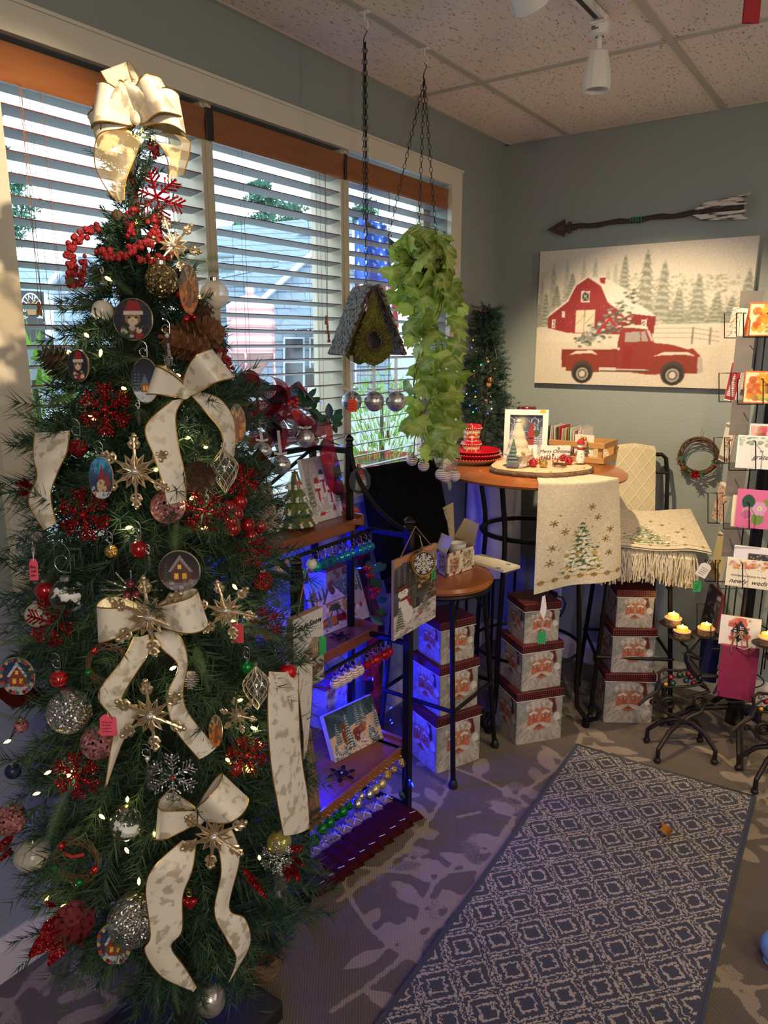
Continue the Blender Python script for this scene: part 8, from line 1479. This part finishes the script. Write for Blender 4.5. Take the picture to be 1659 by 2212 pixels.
def bow(label, P, loops, tails, lm=RIB, tm=RIB, knot=True, zoff=.05):
    t_ = thing('ribbon_bow', label, 'bow', P); o_ = V(P)
    for (ang, L, W, fwd) in loops:
        a = math.radians(ang); d = (VR*math.cos(a)+UP*math.sin(a)+VT*fwd).normalized(); w_ = (UP*math.cos(a)-VR*math.sin(a)); n_ = d.cross(w_); n_ = n_ if n_.dot(VT) > 0 else -n_; L = px(L, P); W = px(W, P); b = MB(); e0, e1 = [], []
        def lp_(s, v): wf = .30+.70*math.sin(PI*s)**.55; return d*(L*math.sin(PI*s)**.85)+n_*(L*.36*math.sin(2*PI*s))+w_*((v-.5)*W*wf)+UP*.004*math.sin(s*9)
        b.grid(lambda u, v: lp_(u, v), 26, 4); part(t_, 'loop', b, lm)
        part(t_, 'wired_edge', MB().tube([lp_(i/26, 0) for i in range(27)], .0011, 4).tube([lp_(i/26, 1) for i in range(27)], .0011, 4), EDG)
    for tl in tails:
        k = len(tl); Lp = [Tt(p[0], p[1], p[4]+zoff)-o_ for p in tl]; Rp = [Tt(p[2], p[3], p[4]+zoff-.012)-o_ for p in tl]
        def cr(S, f):
            i = min(int(f), k-2); a = f-i; p0, p1, p2, p3 = S[max(i-1, 0)], S[i], S[i+1], S[min(i+2, k-1)]; return .5*((2*p1)+(p2-p0)*a+(2*p0-5*p1+4*p2-p3)*a*a+(3*p1-p0-3*p2+p3)*a**3)
        n = (k-1)*7; LL = [cr(Lp, (k-1)*i/n) for i in range(n+1)]; RR = [cr(Rp, (k-1)*i/n) for i in range(n+1)]
        part(t_, 'tail', MB().grid(lambda u, v: LL[round(u*n)].lerp(RR[round(u*n)], v)+VT*.006*math.sin(PI*v), n, 4), tm); part(t_, 'wired_edge', MB().tube(LL, .0011, 4).tube(RR, .0011, 4), EDG)
    if knot: part(t_, 'knot', MB().ball(VT*.004, px(13, P), 14, 10, (1, 1, 1.1)), lm)
    return t_
Pb = V((TX.x, TX.y, 0))+UP*solve(lambda k: TX+UP*k, v=262, hi=2.3)+VT*.03; Pb = D(296, 256, dep(Pb))
bow('large cream and gold ribbon bow on the tip of the tree', Pb, [(108, 105, 62, .1), (165, 88, 85, .35), (140, 70, 78, .5), (28, 92, 84, .35), (8, 98, 80, .0), (62, 70, 70, .45), (195, 100, 60, -.1)], [[(275, 280, 310, 300, -.02), (215, 290, 300, 320, .02), (205, 355, 278, 370, .03), (235, 415, 270, 400, .03), (262, 440, 268, 432, .03)], [(325, 300, 350, 285, -.02), (350, 320, 405, 300, .02), (365, 360, 408, 335, .02), (362, 392, 396, 378, .02)]], RIB, SHEER)
bow('cream ribbon bow with long tails in the upper middle of the tree', Tt(400, 848, .05), [(155, 78, 66, .2), (38, 110, 74, .2)], [[(372, 865, 400, 860, .0), (315, 920, 380, 895, .01), (333, 985, 385, 960, .015), (352, 1045, 400, 1030, .01), (360, 1090, 402, 1080, .0)], [(408, 850, 420, 845, 0), (440, 885, 475, 862, .01), (478, 935, 508, 915, .01), (483, 990, 506, 985, 0)]])
bow('cream ribbon bow behind a gold snowflake in the middle of the tree', Tt(325, 1335, .04), [(178, 108, 82, .2), (14, 120, 78, .2)], [[(290, 1375, 320, 1370, 0), (265, 1425, 320, 1410, .01), (212, 1500, 262, 1512, .02), (245, 1560, 300, 1530, .01), (235, 1640, 262, 1610, .0), (227, 1700, 232, 1694, 0)], [(330, 1365, 350, 1360, 0), (350, 1400, 385, 1370, .01), (385, 1440, 405, 1425, .01), (362, 1500, 395, 1500, .01), (375, 1570, 410, 1545, .01), (430, 1640, 468, 1615, 0)]])
bow('cream ribbon bow with two wide tails low on the tree', Tt(430, 1765, .05), [(172, 88, 76, .2), (42, 112, 80, .2)], [[(395, 1815, 425, 1810, 0), (335, 1870, 415, 1880, .03), (315, 1920, 395, 1935, .03), (325, 2020, 393, 2010, .03), (313, 2055, 370, 2045, .03), (350, 2110, 400, 2090, .02), (415, 2140, 425, 2132, .01)], [(465, 1800, 500, 1790, 0), (478, 1880, 518, 1850, .02), (463, 1970, 495, 1960, .02), (490, 2030, 530, 1985, .02), (510, 2070, 540, 2040, .02), (494, 2120, 500, 2112, .01)]])
bow('wide cream ribbon loop hanging on the left side of the tree', Tt(112, 960, .03), [], [[(75, 935, 150, 930, .01), (72, 985, 145, 975, .03), (80, 1030, 125, 1020, .02), (62, 1085, 110, 1070, .02), (95, 1145, 122, 1130, 0)]], knot=False)
bow('long sheer cream ribbon falling at the right side of the tree', Tt(615, 1475, .03), [], [[(580, 1450, 645, 1448, 0), (578, 1540, 645, 1530, .03), (585, 1650, 652, 1640, .03), (600, 1740, 665, 1725, .04), (612, 1805, 668, 1790, .04)], [(640, 1440, 675, 1430, -.02), (648, 1520, 674, 1500, -.02), (655, 1590, 668, 1580, -.02), (655, 1640, 662, 1630, -.02)]], RIB, RIB, knot=False)
# ---- snowflakes
for (u, v, r, nm, rot) in [(375, 530, 58, 'beside the top berry spray', .3), (292, 1018, 78, 'in the upper middle of the tree, left of the ribbon tail', 0), (322, 1332, 86, 'over the middle ribbon bow', .1), (488, 1318, 66, 'right of the middle bow, above a red tag', .25), (325, 1545, 78, 'below the middle bow, between its tails', .1), (462, 1805, 74, 'over the lowest ribbon bow', -.15), (515, 1545, 40, 'half hidden on the right side below the lace drop', .2)]:
    P = Tt(u, v, .075 if v > 1300 else .05); snowflake('gold_snowflake', 'champagne-gold openwork snowflake '+nm, P, px(r, P), GFL, nrm_at(P, .2), 1, GEM, 'ornament', 'gold openwork snowflakes', rot)
for (u, v, r, nm, rot) in [(338, 425, 55, 'near the tip of the tree under the top bow', .2), (227, 885, 54, 'left of the upper bow', 0), (180, 1112, 54, 'on the left below the white ribbon loop', .15), (440, 1103, 46, 'right of the sugared red ball', .3), (522, 1038, 34, 'beside the burgundy pouch', .1), (546, 1190, 36, 'at the right edge below the berry cluster', .4), (108, 1345, 50, 'at the left edge above the candy-rimmed disc', .25), (572, 1348, 34, 'at the right edge beside the Let it Snow sign', .1), (165, 1676, 50, 'on the lower left with a light behind it', .05), (533, 1632, 42, 'on the lower right beside the long ribbon', .2)]:
    P = Tt(u, v, .035); snowflake('red_snowflake', 'red glitter snowflake '+nm, P, px(r, P), REDG, nrm_at(P, .3), 0, RED if v > 800 else None, 'ornament', GT_, rot)
P = Tt(373, 1678, .05); snowflake('silver_snowflake', 'silver glitter snowflake with red gems in the lower middle of the tree', P, px(50, P), SILG, nrm_at(P, .2), 0, RED, 'ornament', None, 0)
# ---- balls
for (u, v, r, m, lb, sq, hk_) in [(349, 607, 36, GOLDBALL, 'large champagne glitter ball high on the tree', 1, 0), (463, 637, 31, FRO, 'frosted glass ball with a snowflake at the upper right edge', 1, 0), (363, 1095, 37, SUG, 'sugared red ball in the upper middle beside the ribbon tail', 1, 0), (212, 1603, 37, SUG, 'sugared red ball on the lower left under the pink tag', 1, 0), (150, 1537, 47, SILG, 'large silver glitter ball on the left', 1, 0), (288, 1988, 55, SILG, 'largest silver glitter ball near the bottom of the tree', 1, 0), (455, 2160, 32, mat('silver_pearl', 'b4b1ae', .3, .7, nz=None), 'satin pearl ball at the very bottom of the tree', 1.1, 0), (145, 1287, 38, CLR, 'clear glass ball painted with white snowflakes on the left', 1, 1), (272, 1780, 35, CLR, 'clear glass ball painted with fir twigs in the lower middle', 1, 0), (72, 1845, 40, FRO, 'clear ribbed onion-shaped bauble at the lower left edge', .85, 0), (82, 1328, 27, FRO, 'frosted pale ball at the left edge behind the clear one', 1, 0), (97, 1276, 21, REDS, 'shiny red ball at the left edge', 1, 0), (169, 968, 20, REDG, 'small red glitter ball under a curled hook on the left', 1, 1), (127, 1467, 19, mstripe('red_ribbed', 'a01420', '5a0a10', 120, .15), 'ribbed shiny red ball on the left under a curled hook', 1, 1), (300, 1187, 20, REDS, 'shiny red ball in the middle under a large curl', 1, 1), (240, 1191, 14, GLG, 'tiny gold glitter ball left of the shiny red one', 1, 1), (621, 1452, 19, REDM, 'red satin ball at the right edge over the long ribbon', 1, 0), (535, 1441, 15, GRN, 'green satin ball on the right above the lace drop', 1, 1), (28, 1666, 17, mat('blue_satin', '1c2c58', .3, .4, nz=None), 'dark blue ball at the left edge', 1, 0), (46, 1568, 15, SUG, 'small red sugared ball at the left edge', 1, 0), (568, 1255, 22, REDG, 'red glitter ball at the right edge below the shelf finial', 1, 0), (603, 1818, 27, mat('gold_green_swirl', 'a8a458', .2, .5, nz=(20, .5), coat=.5), 'swirled gold-green onion bauble at the lower right edge', .9, 0), (22, 1770, 34, SUG, 'frosted red ball at the far left edge low down', 1, 0), (508, 1661, 16, REDS, 'red glass bauble beside the lower right red snowflake', 1, 0), (100, 1130, 12, GRN, 'tiny green ball at the left edge behind the white ribbon', 1, 0)]:
    P = Tt(u, v, .03 if r < 30 else .02); bauble(lb, P, px(r, P), m, None, bool(hk_), sq=sq, name='bauble', hl=px(r, P)*2)
P = D(463, 637, dep(Tt(463, 637, .03))-px(31, P)); 
P = Tt(463, 637, .03); t_ = [o for o in bpy.data.objects if o.get('label') == 'frosted glass ball with a snowflake at the upper right edge'][0]; b = MB(); R_ = px(31, P)
for k in range(6):
    a = k*PI/3; pts = [((VT+VR*.45*math.cos(a)*s+UP*.45*math.sin(a)*s-VR*.3).normalized()*R_*1.01) for s in (0, .4, .8, 1.2)]; b.tube(pts, R_*.022, 4)
    for s in (.5, .85):
        for g in (.6, -.6): b.tube([(VT+(VR*math.cos(a)+UP*math.sin(a))*.45*s-VR*.3).normalized()*R_*1.01, (VT+(VR*math.cos(a)+UP*math.sin(a))*.45*s+(VR*math.cos(a+g)+UP*math.sin(a+g))*.2-VR*.3).normalized()*R_*1.01], R_*.018, 4)
part(t_, 'painted_snowflake', b, GFL)
P = Tt(222, 672, .02); jb = thing('jingle_bell', 'white enamel jingle bell left of the kitten disc', 'ornament', P); R_ = px(23, P); part(jb, 'bell', MB().ball((0, 0, 0), R_, 20, 14), mat('white_bell', 'cfcac0', .3, coat=.3)); part(jb, 'slot', MB().tube([(VT*math.cos(a)-UP*math.sin(a)*.9-VR*.4).normalized()*R_*1.0 for a in [-.1+.2*i for i in range(7)]], R_*.07, 5).ball((VT-VR*.4+UP*.15).normalized()*R_*.98, R_*.14, 8, 6), BLK)
# ---- printed discs
def dart(kind):
    A = Art(56, 56, '1c2436', 1.); 
    if kind == 'cat':
        A.spots(60, (0, 0, 1, 1), .07, ['1c2a2c', '2a3a34', '14181e', '3a2a2c'], .6); A.ell(.5, .52, .2, .18, '8a6a50'); A.ell(.5, .46, .13, .1, 'c9b49c'); A.poly([(.27, .62), (.4, .95), (.66, .92), (.76, .62)], '8a1f26'); A.rect(.26, .60, .76, .70, 'c9bfb4'); [A.ell(.5+s*.09, .54, .032, .03, '1a140f') for s in (-1, 1)]; A.poly([(.47, .47), (.53, .47), (.5, .44)], 'a05a4a'); A.spots(25, (.25, .08, .75, .32), .06, ['a8242c', '3a5a34', 'c9bfae', '6a1a1e'], .8)
    elif kind == 'village':
        A.vgrad('3a4a6a', '0f1420', .3, 1); A.rect(0, 0, 1, .32, 'b9c0cc'); A.poly([(.3, .3), (.5, .66), (.7, .3)], '5a6a80'); A.rect(.36, .24, .64, .44, '8a5a3a'); A.rect(.42, .27, .5, .38, 'e8b860'); A.rect(.53, .27, .6, .38, 'e0a850'); [A.fir(x, .25, .5, .2, '24343c', '9aa8b8', 7) for x in (.15, .85, .28)]; A.spots(40, (0, 0, 1, .3), .03, ['dfe4ec', '8f9ab0'], .6)
    elif kind == 'gnome':
        A.vgrad('2a3a5c', '2f78b0', .4, 1); A.spots(20, (.1, .6, .9, 1), .08, ['48a0d0', '1c3a7c', '6ac0e0'], .5); A.poly([(.35, .35), (.55, .85), (.72, .35)], '8a2a30'); A.ell(.53, .3, .2, .16, 'b8a48c'); A.poly([(.62, .3), (.8, .7), (.9, .3)], '7a3a30'); A.rect(0, 0, 1, .16, 'b0b8c8'); A.spots(30, (.1, .05, .9, .4), .04, ['c88a4a', 'd8d0c4', '8a2a2a', '3a5a6a'], .7)
    elif kind == 'deer':
        A.vgrad('b8642c', '3a5a5a', .3, 1); A.spots(50, (0, 0, 1, 1), .07, ['c87a34', '7a3a20', '2f4a44', 'd8a050', '5a2a1c'], .7); A.poly([(.4, .1), (.45, .6), (.55, .7), (.65, .6), (.65, .1)], '7a4a2c'); A.line([(.5, .7), (.35, .92)], .02, 'c89a60'); A.line([(.58, .7), (.75, .92)], .02, 'c89a60')
    else:
        A.vgrad('2a5a8a', '16264a', .3, 1) if kind == 'candy' else A.vgrad('4a3438', '1a1a26', .3, 1); A.rect(0, 0, 1, .28, 'a8b0c0' if kind == 'candy' else '7a6a68'); A.poly([(.28, .22), (.28, .5), (.52, .84), (.78, .5), (.78, .22)], '8a3a24' if kind == 'candy' else '5a3a34'); A.poly([(.22, .48), (.52, .9), (.84, .48), (.76, .48), (.52, .78), (.3, .48)], 'c8d0dc' if kind == 'candy' else '8a8288'); A.rect(.38, .3, .48, .44, 'f0b850'); A.rect(.57, .3, .67, .44, 'e8a840'); A.rect(.47, .55, .56, .66, 'f0c060'); A.fir(.18, .22, .5, .2, '3a2a30' if kind == 'candy' else '2a3230', '7a3a40' if kind == 'candy' else '6a6a6a', 7); A.spots(30, (0, 0, 1, .26), .05, ['c9d0dc', '6a7488', '9aa4b8'], .5)
        if kind == 'candy':
            for k in range(28): a = 2*PI*k/28; A.ell(.5+.455*math.cos(a), .5+.455*math.sin(a), .055, .055, ['b83a3a', '3a6a8a', 'c8a860', '3a2a4a'][k % 4])
    return A.grain(.08)
RIMC = mat('cream_disc_rim', 'a89a84', .4, .4)
for (u, v, r, k, sx, lb) in [(288, 690, 43, 'cat', .95, 'round disc ornament of a kitten in a red fur-trimmed hat'), (314, 822, 46, 'village', .62, 'turned disc ornament of a moonlit snowy village left of the upper bow'), (170, 790, 33, 'cat', .66, 'small turned disc ornament of a cat in a red hat at the left'), (219, 1032, 44, 'gnome', .58, 'turned disc ornament of a red-hatted gnome under northern lights'), (388, 1233, 43, 'house', 1, 'dim disc ornament of a snowy cottage above the middle bow'), (38, 1460, 40, 'candy', .95, 'candy-rimmed disc ornament of a red house at the left edge'), (247, 2038, 45, 'candy', .8, 'candy-rimmed disc ornament of a red house near the bottom'), (408, 625, 50, 'deer', .40, 'turned orange-brown disc ornament right of the champagne ball'), (466, 1578, 34, 'deer', .42, 'narrow turned disc ornament beside the right tail of the middle bow'), (512, 915, 40, 'deer', .45, 'turned disc ornament behind the upper bow at the right edge')]:
    P = Tt(u, v, .05); disc('disc_ornament', lb, P, px(r, P), dart(k), nrm_at(P, .1), RIMC, sx=sx, hook=v in (822, 1032))
# ---- crystals, lace drops, cones, wreaths, berries, leaves, tags
def drop(label, u, v, L, m=CRY, w=.13):
    P = Tt(u, v, .05); L = px(L, P); t_ = thing('crystal_drop', label, 'ornament', P); part(t_, 'drop', MB().lathe([(.0005, -L*.5), (L*w*.7, -L*.35), (L*w, -L*.1), (L*w*.6, L*.25), (.0005, L*.38)], (0, 0, 0), 8), m, False); part(t_, 'bead', MB().ball((0, 0, L*.46), L*.07, 8, 6), GEM); part(t_, 'hook', spiral(MB(), V((0, 0, L*.5)), L*.4, L*.18), CAPM)
drop('long clear crystal drop under a curled hook beside the pinecones', 363, 762, 78); drop('clear crystal drop hanging under the lower gold snowflake', 321, 1672, 80); drop('clear crystal drop hanging at the lower right edge of the tree', 605, 1905, 90, w=.2); drop('small clear crystal beads left of the upper bow tail', 300, 900, 40); drop('small crystal bead drop above the middle gold snowflake', 322, 1215, 45); drop('small crystal bead drop high on the left', 222, 605, 32)
SNK = [o for o in bpy.data.objects if o.name.startswith('silver_snowflake')]
P = Tt(598, 1852, .05); snowflake('silver_snowflake', 'small silver snowflake beaded above the crystal drop at lower right', P, px(34, P), SILG, nrm_at(P, .2), 0, None)
LACE = mat('white_lace_wire', 'c4bba8', .4, .5, nz=None)
for (u, v, L, lb) in [(485, 1010, 105, 'white lace teardrop ornament on the upper right, left of the pouch'), (554, 1480, 105, 'white lace teardrop ornament on the right above the lower snowflake')]:
    P = Tt(u, v, .045); L = px(L, P); t_ = thing('lace_drop', label := lb, 'ornament', P); pr = lambda s: L*.24*math.sin(PI*min(1, s*1.02))**.9*(1.25-.55*abs(s-.62)*1.6) if s < 1 else .001; b = MB()
    for k in range(9):
        for g in (1, -1): b.tube([(pr(i/16)*math.cos(2*PI*k/9+g*i*.16), pr(i/16)*math.sin(2*PI*k/9+g*i*.16), -L*.55+L*i/16) for i in range(17)], L*.008, 4)
    part(t_, 'lace', b, LACE); part(t_, 'clear_shell', MB().lathe([(max(.0005, pr(i/16)*.96), -L*.55+L*i/16) for i in range(17)], (0, 0, 0), 16), CRY); part(t_, 'cap', MB().cyl((0, 0, L*.43), (0, 0, L*.52), L*.05), CAPM)
RCONE = mat('frosted_red_cone', '6a1a26', .7, nz=(160, .5)); SCONE = mat('snowy_cone', '9a948c', .8, nz=(160, .7)); DCONE = mat('dark_cone', '4a3222', .8, nz=(60, .4))
for (u, v, r, h, m, ax_, lb) in [(405, 738, 40, 96, CONE, VR*-.8+UP*.2+VT*.6, 'large brown pinecone on the upper right of the tree'), (440, 722, 36, 84, CONE, VR*.8+UP*.1+VT*.5, 'brown pinecone overlapping another at the upper right edge'), (430, 1030, 34, 62, DCONE, VT*.9-UP*.3, 'dark brown pinecone right of the upper bow tail'), (125, 783, 34, 70, DCONE, VR*-.6+UP*.5+VT*.4, 'dark pinecone at the upper left edge of the tree'), (160, 1993, 40, 78, RCONE, VT*.45+UP*.8+VR*.2, 'frosted dark red pinecone over the red leaves at lower left'), (401, 829, 16, 34, RCONE, UP+VT*.3, 'small red pinecone on the knot of the upper bow'), (412, 1467, 17, 34, SCONE, UP*-.8+VT*.4, 'small snowy pinecone right of the twig wreath'), (430, 675, 26, 50, DCONE, VR+UP*.2, 'small dark pinecone above the large brown ones')]:
    P = Tt(u, v, .03); solo('pinecone', cone(MB(), (0, 0, 0), px(r, P), px(h, P), ax_, 8), m, lb, 'pinecone', None, False).location = P
for (u, v, r, lb) in [(232, 1436, 42, 'twig wreath ornament with red and green bells left of the middle bow tails'), (165, 1858, 46, 'rough twig wreath ornament with a red bow at lower left')]:
    P = Tt(u, v, .03); R_ = px(r, P); r_, u_, n_ = frame(nrm_at(P)); t_ = thing('twig_wreath', lb, 'ornament', P); b = MB()
    for k in range(7): b.tube([(r_*math.cos(a)+u_*math.sin(a))*R_*(1+.14*math.sin(k*1.3+a*2))+n_*R_*.12*math.cos(k+a*3) for a in [2*PI*i/22 for i in range(22)]], R_*.03, 4, True)
    part(t_, 'twig_ring', b, TWIG)
    for a, m in ((-.3, REDS), (3.5, GRN), (4.9, GRN), (2.2, REDS)): part(t_, 'bell', MB().ball((r_*math.cos(a)+u_*math.sin(a))*R_+n_*R_*.2, R_*.18, 10, 8), m)
    if v > 1500: part(t_, 'red_bow', MB().tube([r_*R_*-.5+n_*R_*.3+u_*R_*.5, n_*R_*.3+u_*R_*.35, r_*R_*.5+n_*R_*.3+u_*R_*.5], R_*.09, 5), bpy.data.materials['red_felt'])
def berries(label, pts, r, m=REDS, off=.03, stem=None):
    P0 = Tt(*pts[0], off); t_ = thing('berry_spray', label, 'berries', P0); 
    for (u, v) in pts: part(t_, 'berry', MB().ball(Tt(u, v, off)-P0, px(r, P0), 12, 8), m)
    part(t_, 'stem', MB().tube([Tt(u, v, off-.012)-P0 for u, v in pts], .0016, 4), TWIG)
berries('cluster of large red berries at the right edge of the tree', [(495, 1097), (510, 1110), (503, 1143), (542, 1160), (500, 1127), (535, 1135), (562, 1137), (518, 1085)], 17); berries('red berries above the large brown pinecones', [(388, 637), (398, 660), (409, 668), (420, 686), (402, 690), (412, 680)], 9); berries('burgundy berries with frosted twigs above the middle bow', [(282, 1262), (296, 1283), (308, 1272), (275, 1285)], 10, mat('burgundy_berry', '5a1024', .3, coat=.3))
FRT = [(Tt(285, 1275, .03)+VR*math.cos(a)*.05*k+UP*math.sin(a)*.035*k) for a in [i*.52 for i in range(12)] for k in (.2, 1)]; b = MB(); [b.tube([FRT[2*i], FRT[2*i+1]], .0014, 4) for i in range(12)]; solo('frosted_twigs', b, SILG, 'spray of frosted silver twigs round the burgundy berries', 'twig spray', kind='stuff')
BRY = mat('red_textured_berry', '860e1c', .5, nz=(200, .4), bump=(180, 1, .006))
def bsp(label, path, r, n):
    P0 = Tt(*path[0], .02); t_ = thing('berry_spray', label, 'berries', P0); pts = []
    for i in range(n): f = (len(path)-1)*i/(n-1); k = min(int(f), len(path)-2); a = f-k; pts.append((path[k][0]*(1-a)+path[k+1][0]*a, path[k][1]*(1-a)+path[k+1][1]*a))
    rs2 = random.Random(len(label)); b = MB()
    for (u, v) in pts:
        for g in range(5): b.ball(Tt(u+rs2.uniform(-r, r)*.8, v+rs2.uniform(-r, r)*.8, .03+rs2.uniform(-.008, .01))-P0, px(r*.52, P0), 7, 5)
    part(t_, 'berries', b, BRY, kind='stuff'); part(t_, 'stem', MB().tube([Tt(u, v, .015)-P0 for u, v in pts], .0018, 4), TWIG)
bsp('red berry spray curving over the upper left edge of the tree', [(205, 492), (170, 510), (150, 540), (158, 580), (155, 610)], 13, 12); bsp('red berry garland across the upper part of the tree', [(215, 545), (265, 550), (310, 525), (345, 510), (330, 470)], 13, 13); bsp('red berry twig just left of the small top snowflake', [(285, 455), (278, 480), (280, 505)], 10, 6); bsp('red berry tuft under the top bow', [(330, 318), (334, 335)], 10, 4); bsp('second red berry strand below the garland at the upper left', [(180, 560), (178, 590), (175, 610)], 9, 5); bsp('red glitter twig at the right edge near the brown pinecones', [(478, 752), (488, 778), (496, 800)], 9, 6); bsp('red berry twig right of the berry garland', [(300, 560), (340, 560), (375, 548)], 10, 6)
solo('seed_pod', MB().ball((0, 0, 0), .011, 10, 8), DCONE, 'single dark round seed pod on a wire left of the tree tip', 'seed pod').location = Tt(254, 467, .02)
POIN = glitter('red_glitter_leaf', '9c1420', 400, .7, .4, .5, '6a0c16')
def leaves(label, lst, w=.20):
    P0 = Tt(lst[0][0], lst[0][1], .04); t_ = thing('poinsettia_leaves', label, 'leaf spray', P0)
    for (u0, v0, u1, v1) in lst:
        p = D(u0, v0, dep(P0))-P0; q_ = D(u1, v1, dep(P0)-.02)-P0; d = q_-p; L_ = d.length; d.normalize(); s_ = d.cross(VT).normalized(); part(t_, 'leaf', MB().grid(lambda a, c: p+d*L_*a+s_*(c-.5)*2*L_*w*math.sin(PI*min(1, .06+.94*a))**.9+VT*(.12*L_*abs(c-.5)-.004*math.sin(a*40)), 14, 4), POIN)
leaves('red glitter poinsettia leaves around the frosted red pinecone', [(150, 1985, 62, 2065), (155, 2000, 105, 2085), (120, 1960, 100, 1945), (130, 1975, 85, 2015), (165, 2010, 180, 2045)]); leaves('red glitter leaves at the lower right edge of the tree', [(620, 1840, 655, 1825), (625, 1860, 650, 1905), (618, 1865, 625, 1905), (630, 1850, 660, 1870)]); leaves('long red glitter leaf at the lower right', [(525, 1870, 578, 1940)], .12); leaves('red glitter leaves at the far left edge low down', [(30, 1800, -10, 1845), (25, 1830, 0, 1860)]); leaves('red tinsel tuft at the left edge beside the white ribbon', [(70, 1050, 32, 1042), (66, 1060, 40, 1070), (62, 1045, 50, 1030)], .2)
P = Tt(410, 1950, .03); s = px(1, P); ht = thing('heart_ornament', 'small shiny red heart ornament between the lowest bow tails', 'ornament', P); part(ht, 'heart', MB().grid(lambda u, v: VR*(s*17*(math.sin(2*PI*u)**3)*math.sin(PI*v)**.6)+UP*(s*(14*math.cos(2*PI*u)-5*math.cos(4*PI*u)-2*math.cos(6*PI*u))*math.sin(PI*v)**.6)+VT*(s*9*math.cos(PI*v)), 28, 10), REDS); part(ht, 'hook', spiral(MB(), UP*14*s, 22*s, 9*s), GOLDM)
vp = Tt(553, 1015, .02); vb = thing('velvet_pouch', 'burgundy velvet pouch hung diamond-wise on the right of the tree', 'pouch', vp); s = px(1, vp); part(vb, 'bag', MB().prism([(-40*s, 0), (-2*s, -42*s), (42*s, 5*s), (5*s, 45*s)], VT*.004, VR, UP, -VT*.014), BURG, False); vb2 = thing('velvet_pouch', 'burgundy velvet pouch at the left edge behind the candy-rimmed disc', 'pouch', Tt(35, 1505, -.01)); part(vb2, 'bag', MB().prism([(-50*s, 10*s), (-10*s, -30*s), (45*s, -5*s), (20*s, 30*s)], (0, 0, 0), VR, UP, -VT*.014), BURG, False)
for (u, v, w, h, m, ln, lb) in [(72, 1207, 19, 47, PINKT, 3, 'pink handwritten price tag at the left edge of the tree'), (233, 1543, 36, 48, PINKT, 4, 'pink handwritten price tag above the lower sugared red ball'), (512, 1346, 27, 44, mat('red_tag_paper', 'c03a44', .7), 0, 'plain red price tag under the right gold snowflake')]:
    P = Tt(u, v, .06); tagcard(lb, P, px(w, P), px(h, P), m, nrm_at(P, .1), UP, ln, px(40, P))
# basket with pinecones on the carpet at the foot of the tree
PT = Z(570, 2092, 0); PT.z = 0; pb = thing('pinecone_basket', 'bark basket of pinecones and fir sprigs on the carpet beside the tree', 'basket', PT); s = px(1, PT+UP*.05); part(pb, 'bark_basket', MB().lathe([(.001, 0), (38*s, 0), (46*s, 45*s), (42*s, 48*s), (.001, 40*s)], (0, 0, 0), 24), BARK2)
for i, (x, y, h) in enumerate(((-.022, -.02, .075), (.022, .012, .08), (0, .02, .095), (.028, -.02, .07), (-.01, 0, .10), (.0, -.034, .07))): part(pb, 'pinecone', cone(MB(), (x, y, h), .022, .04, V((x*12, y*12, 1)), 6), DCONE, False)
part(pb, 'fir_sprigs', soup('fir_sprigs', NEED, sprigs(60, lambda z: .045, .05, .11, .07, 34, 21, .0009, -.2, .3)), None, kind='stuff')
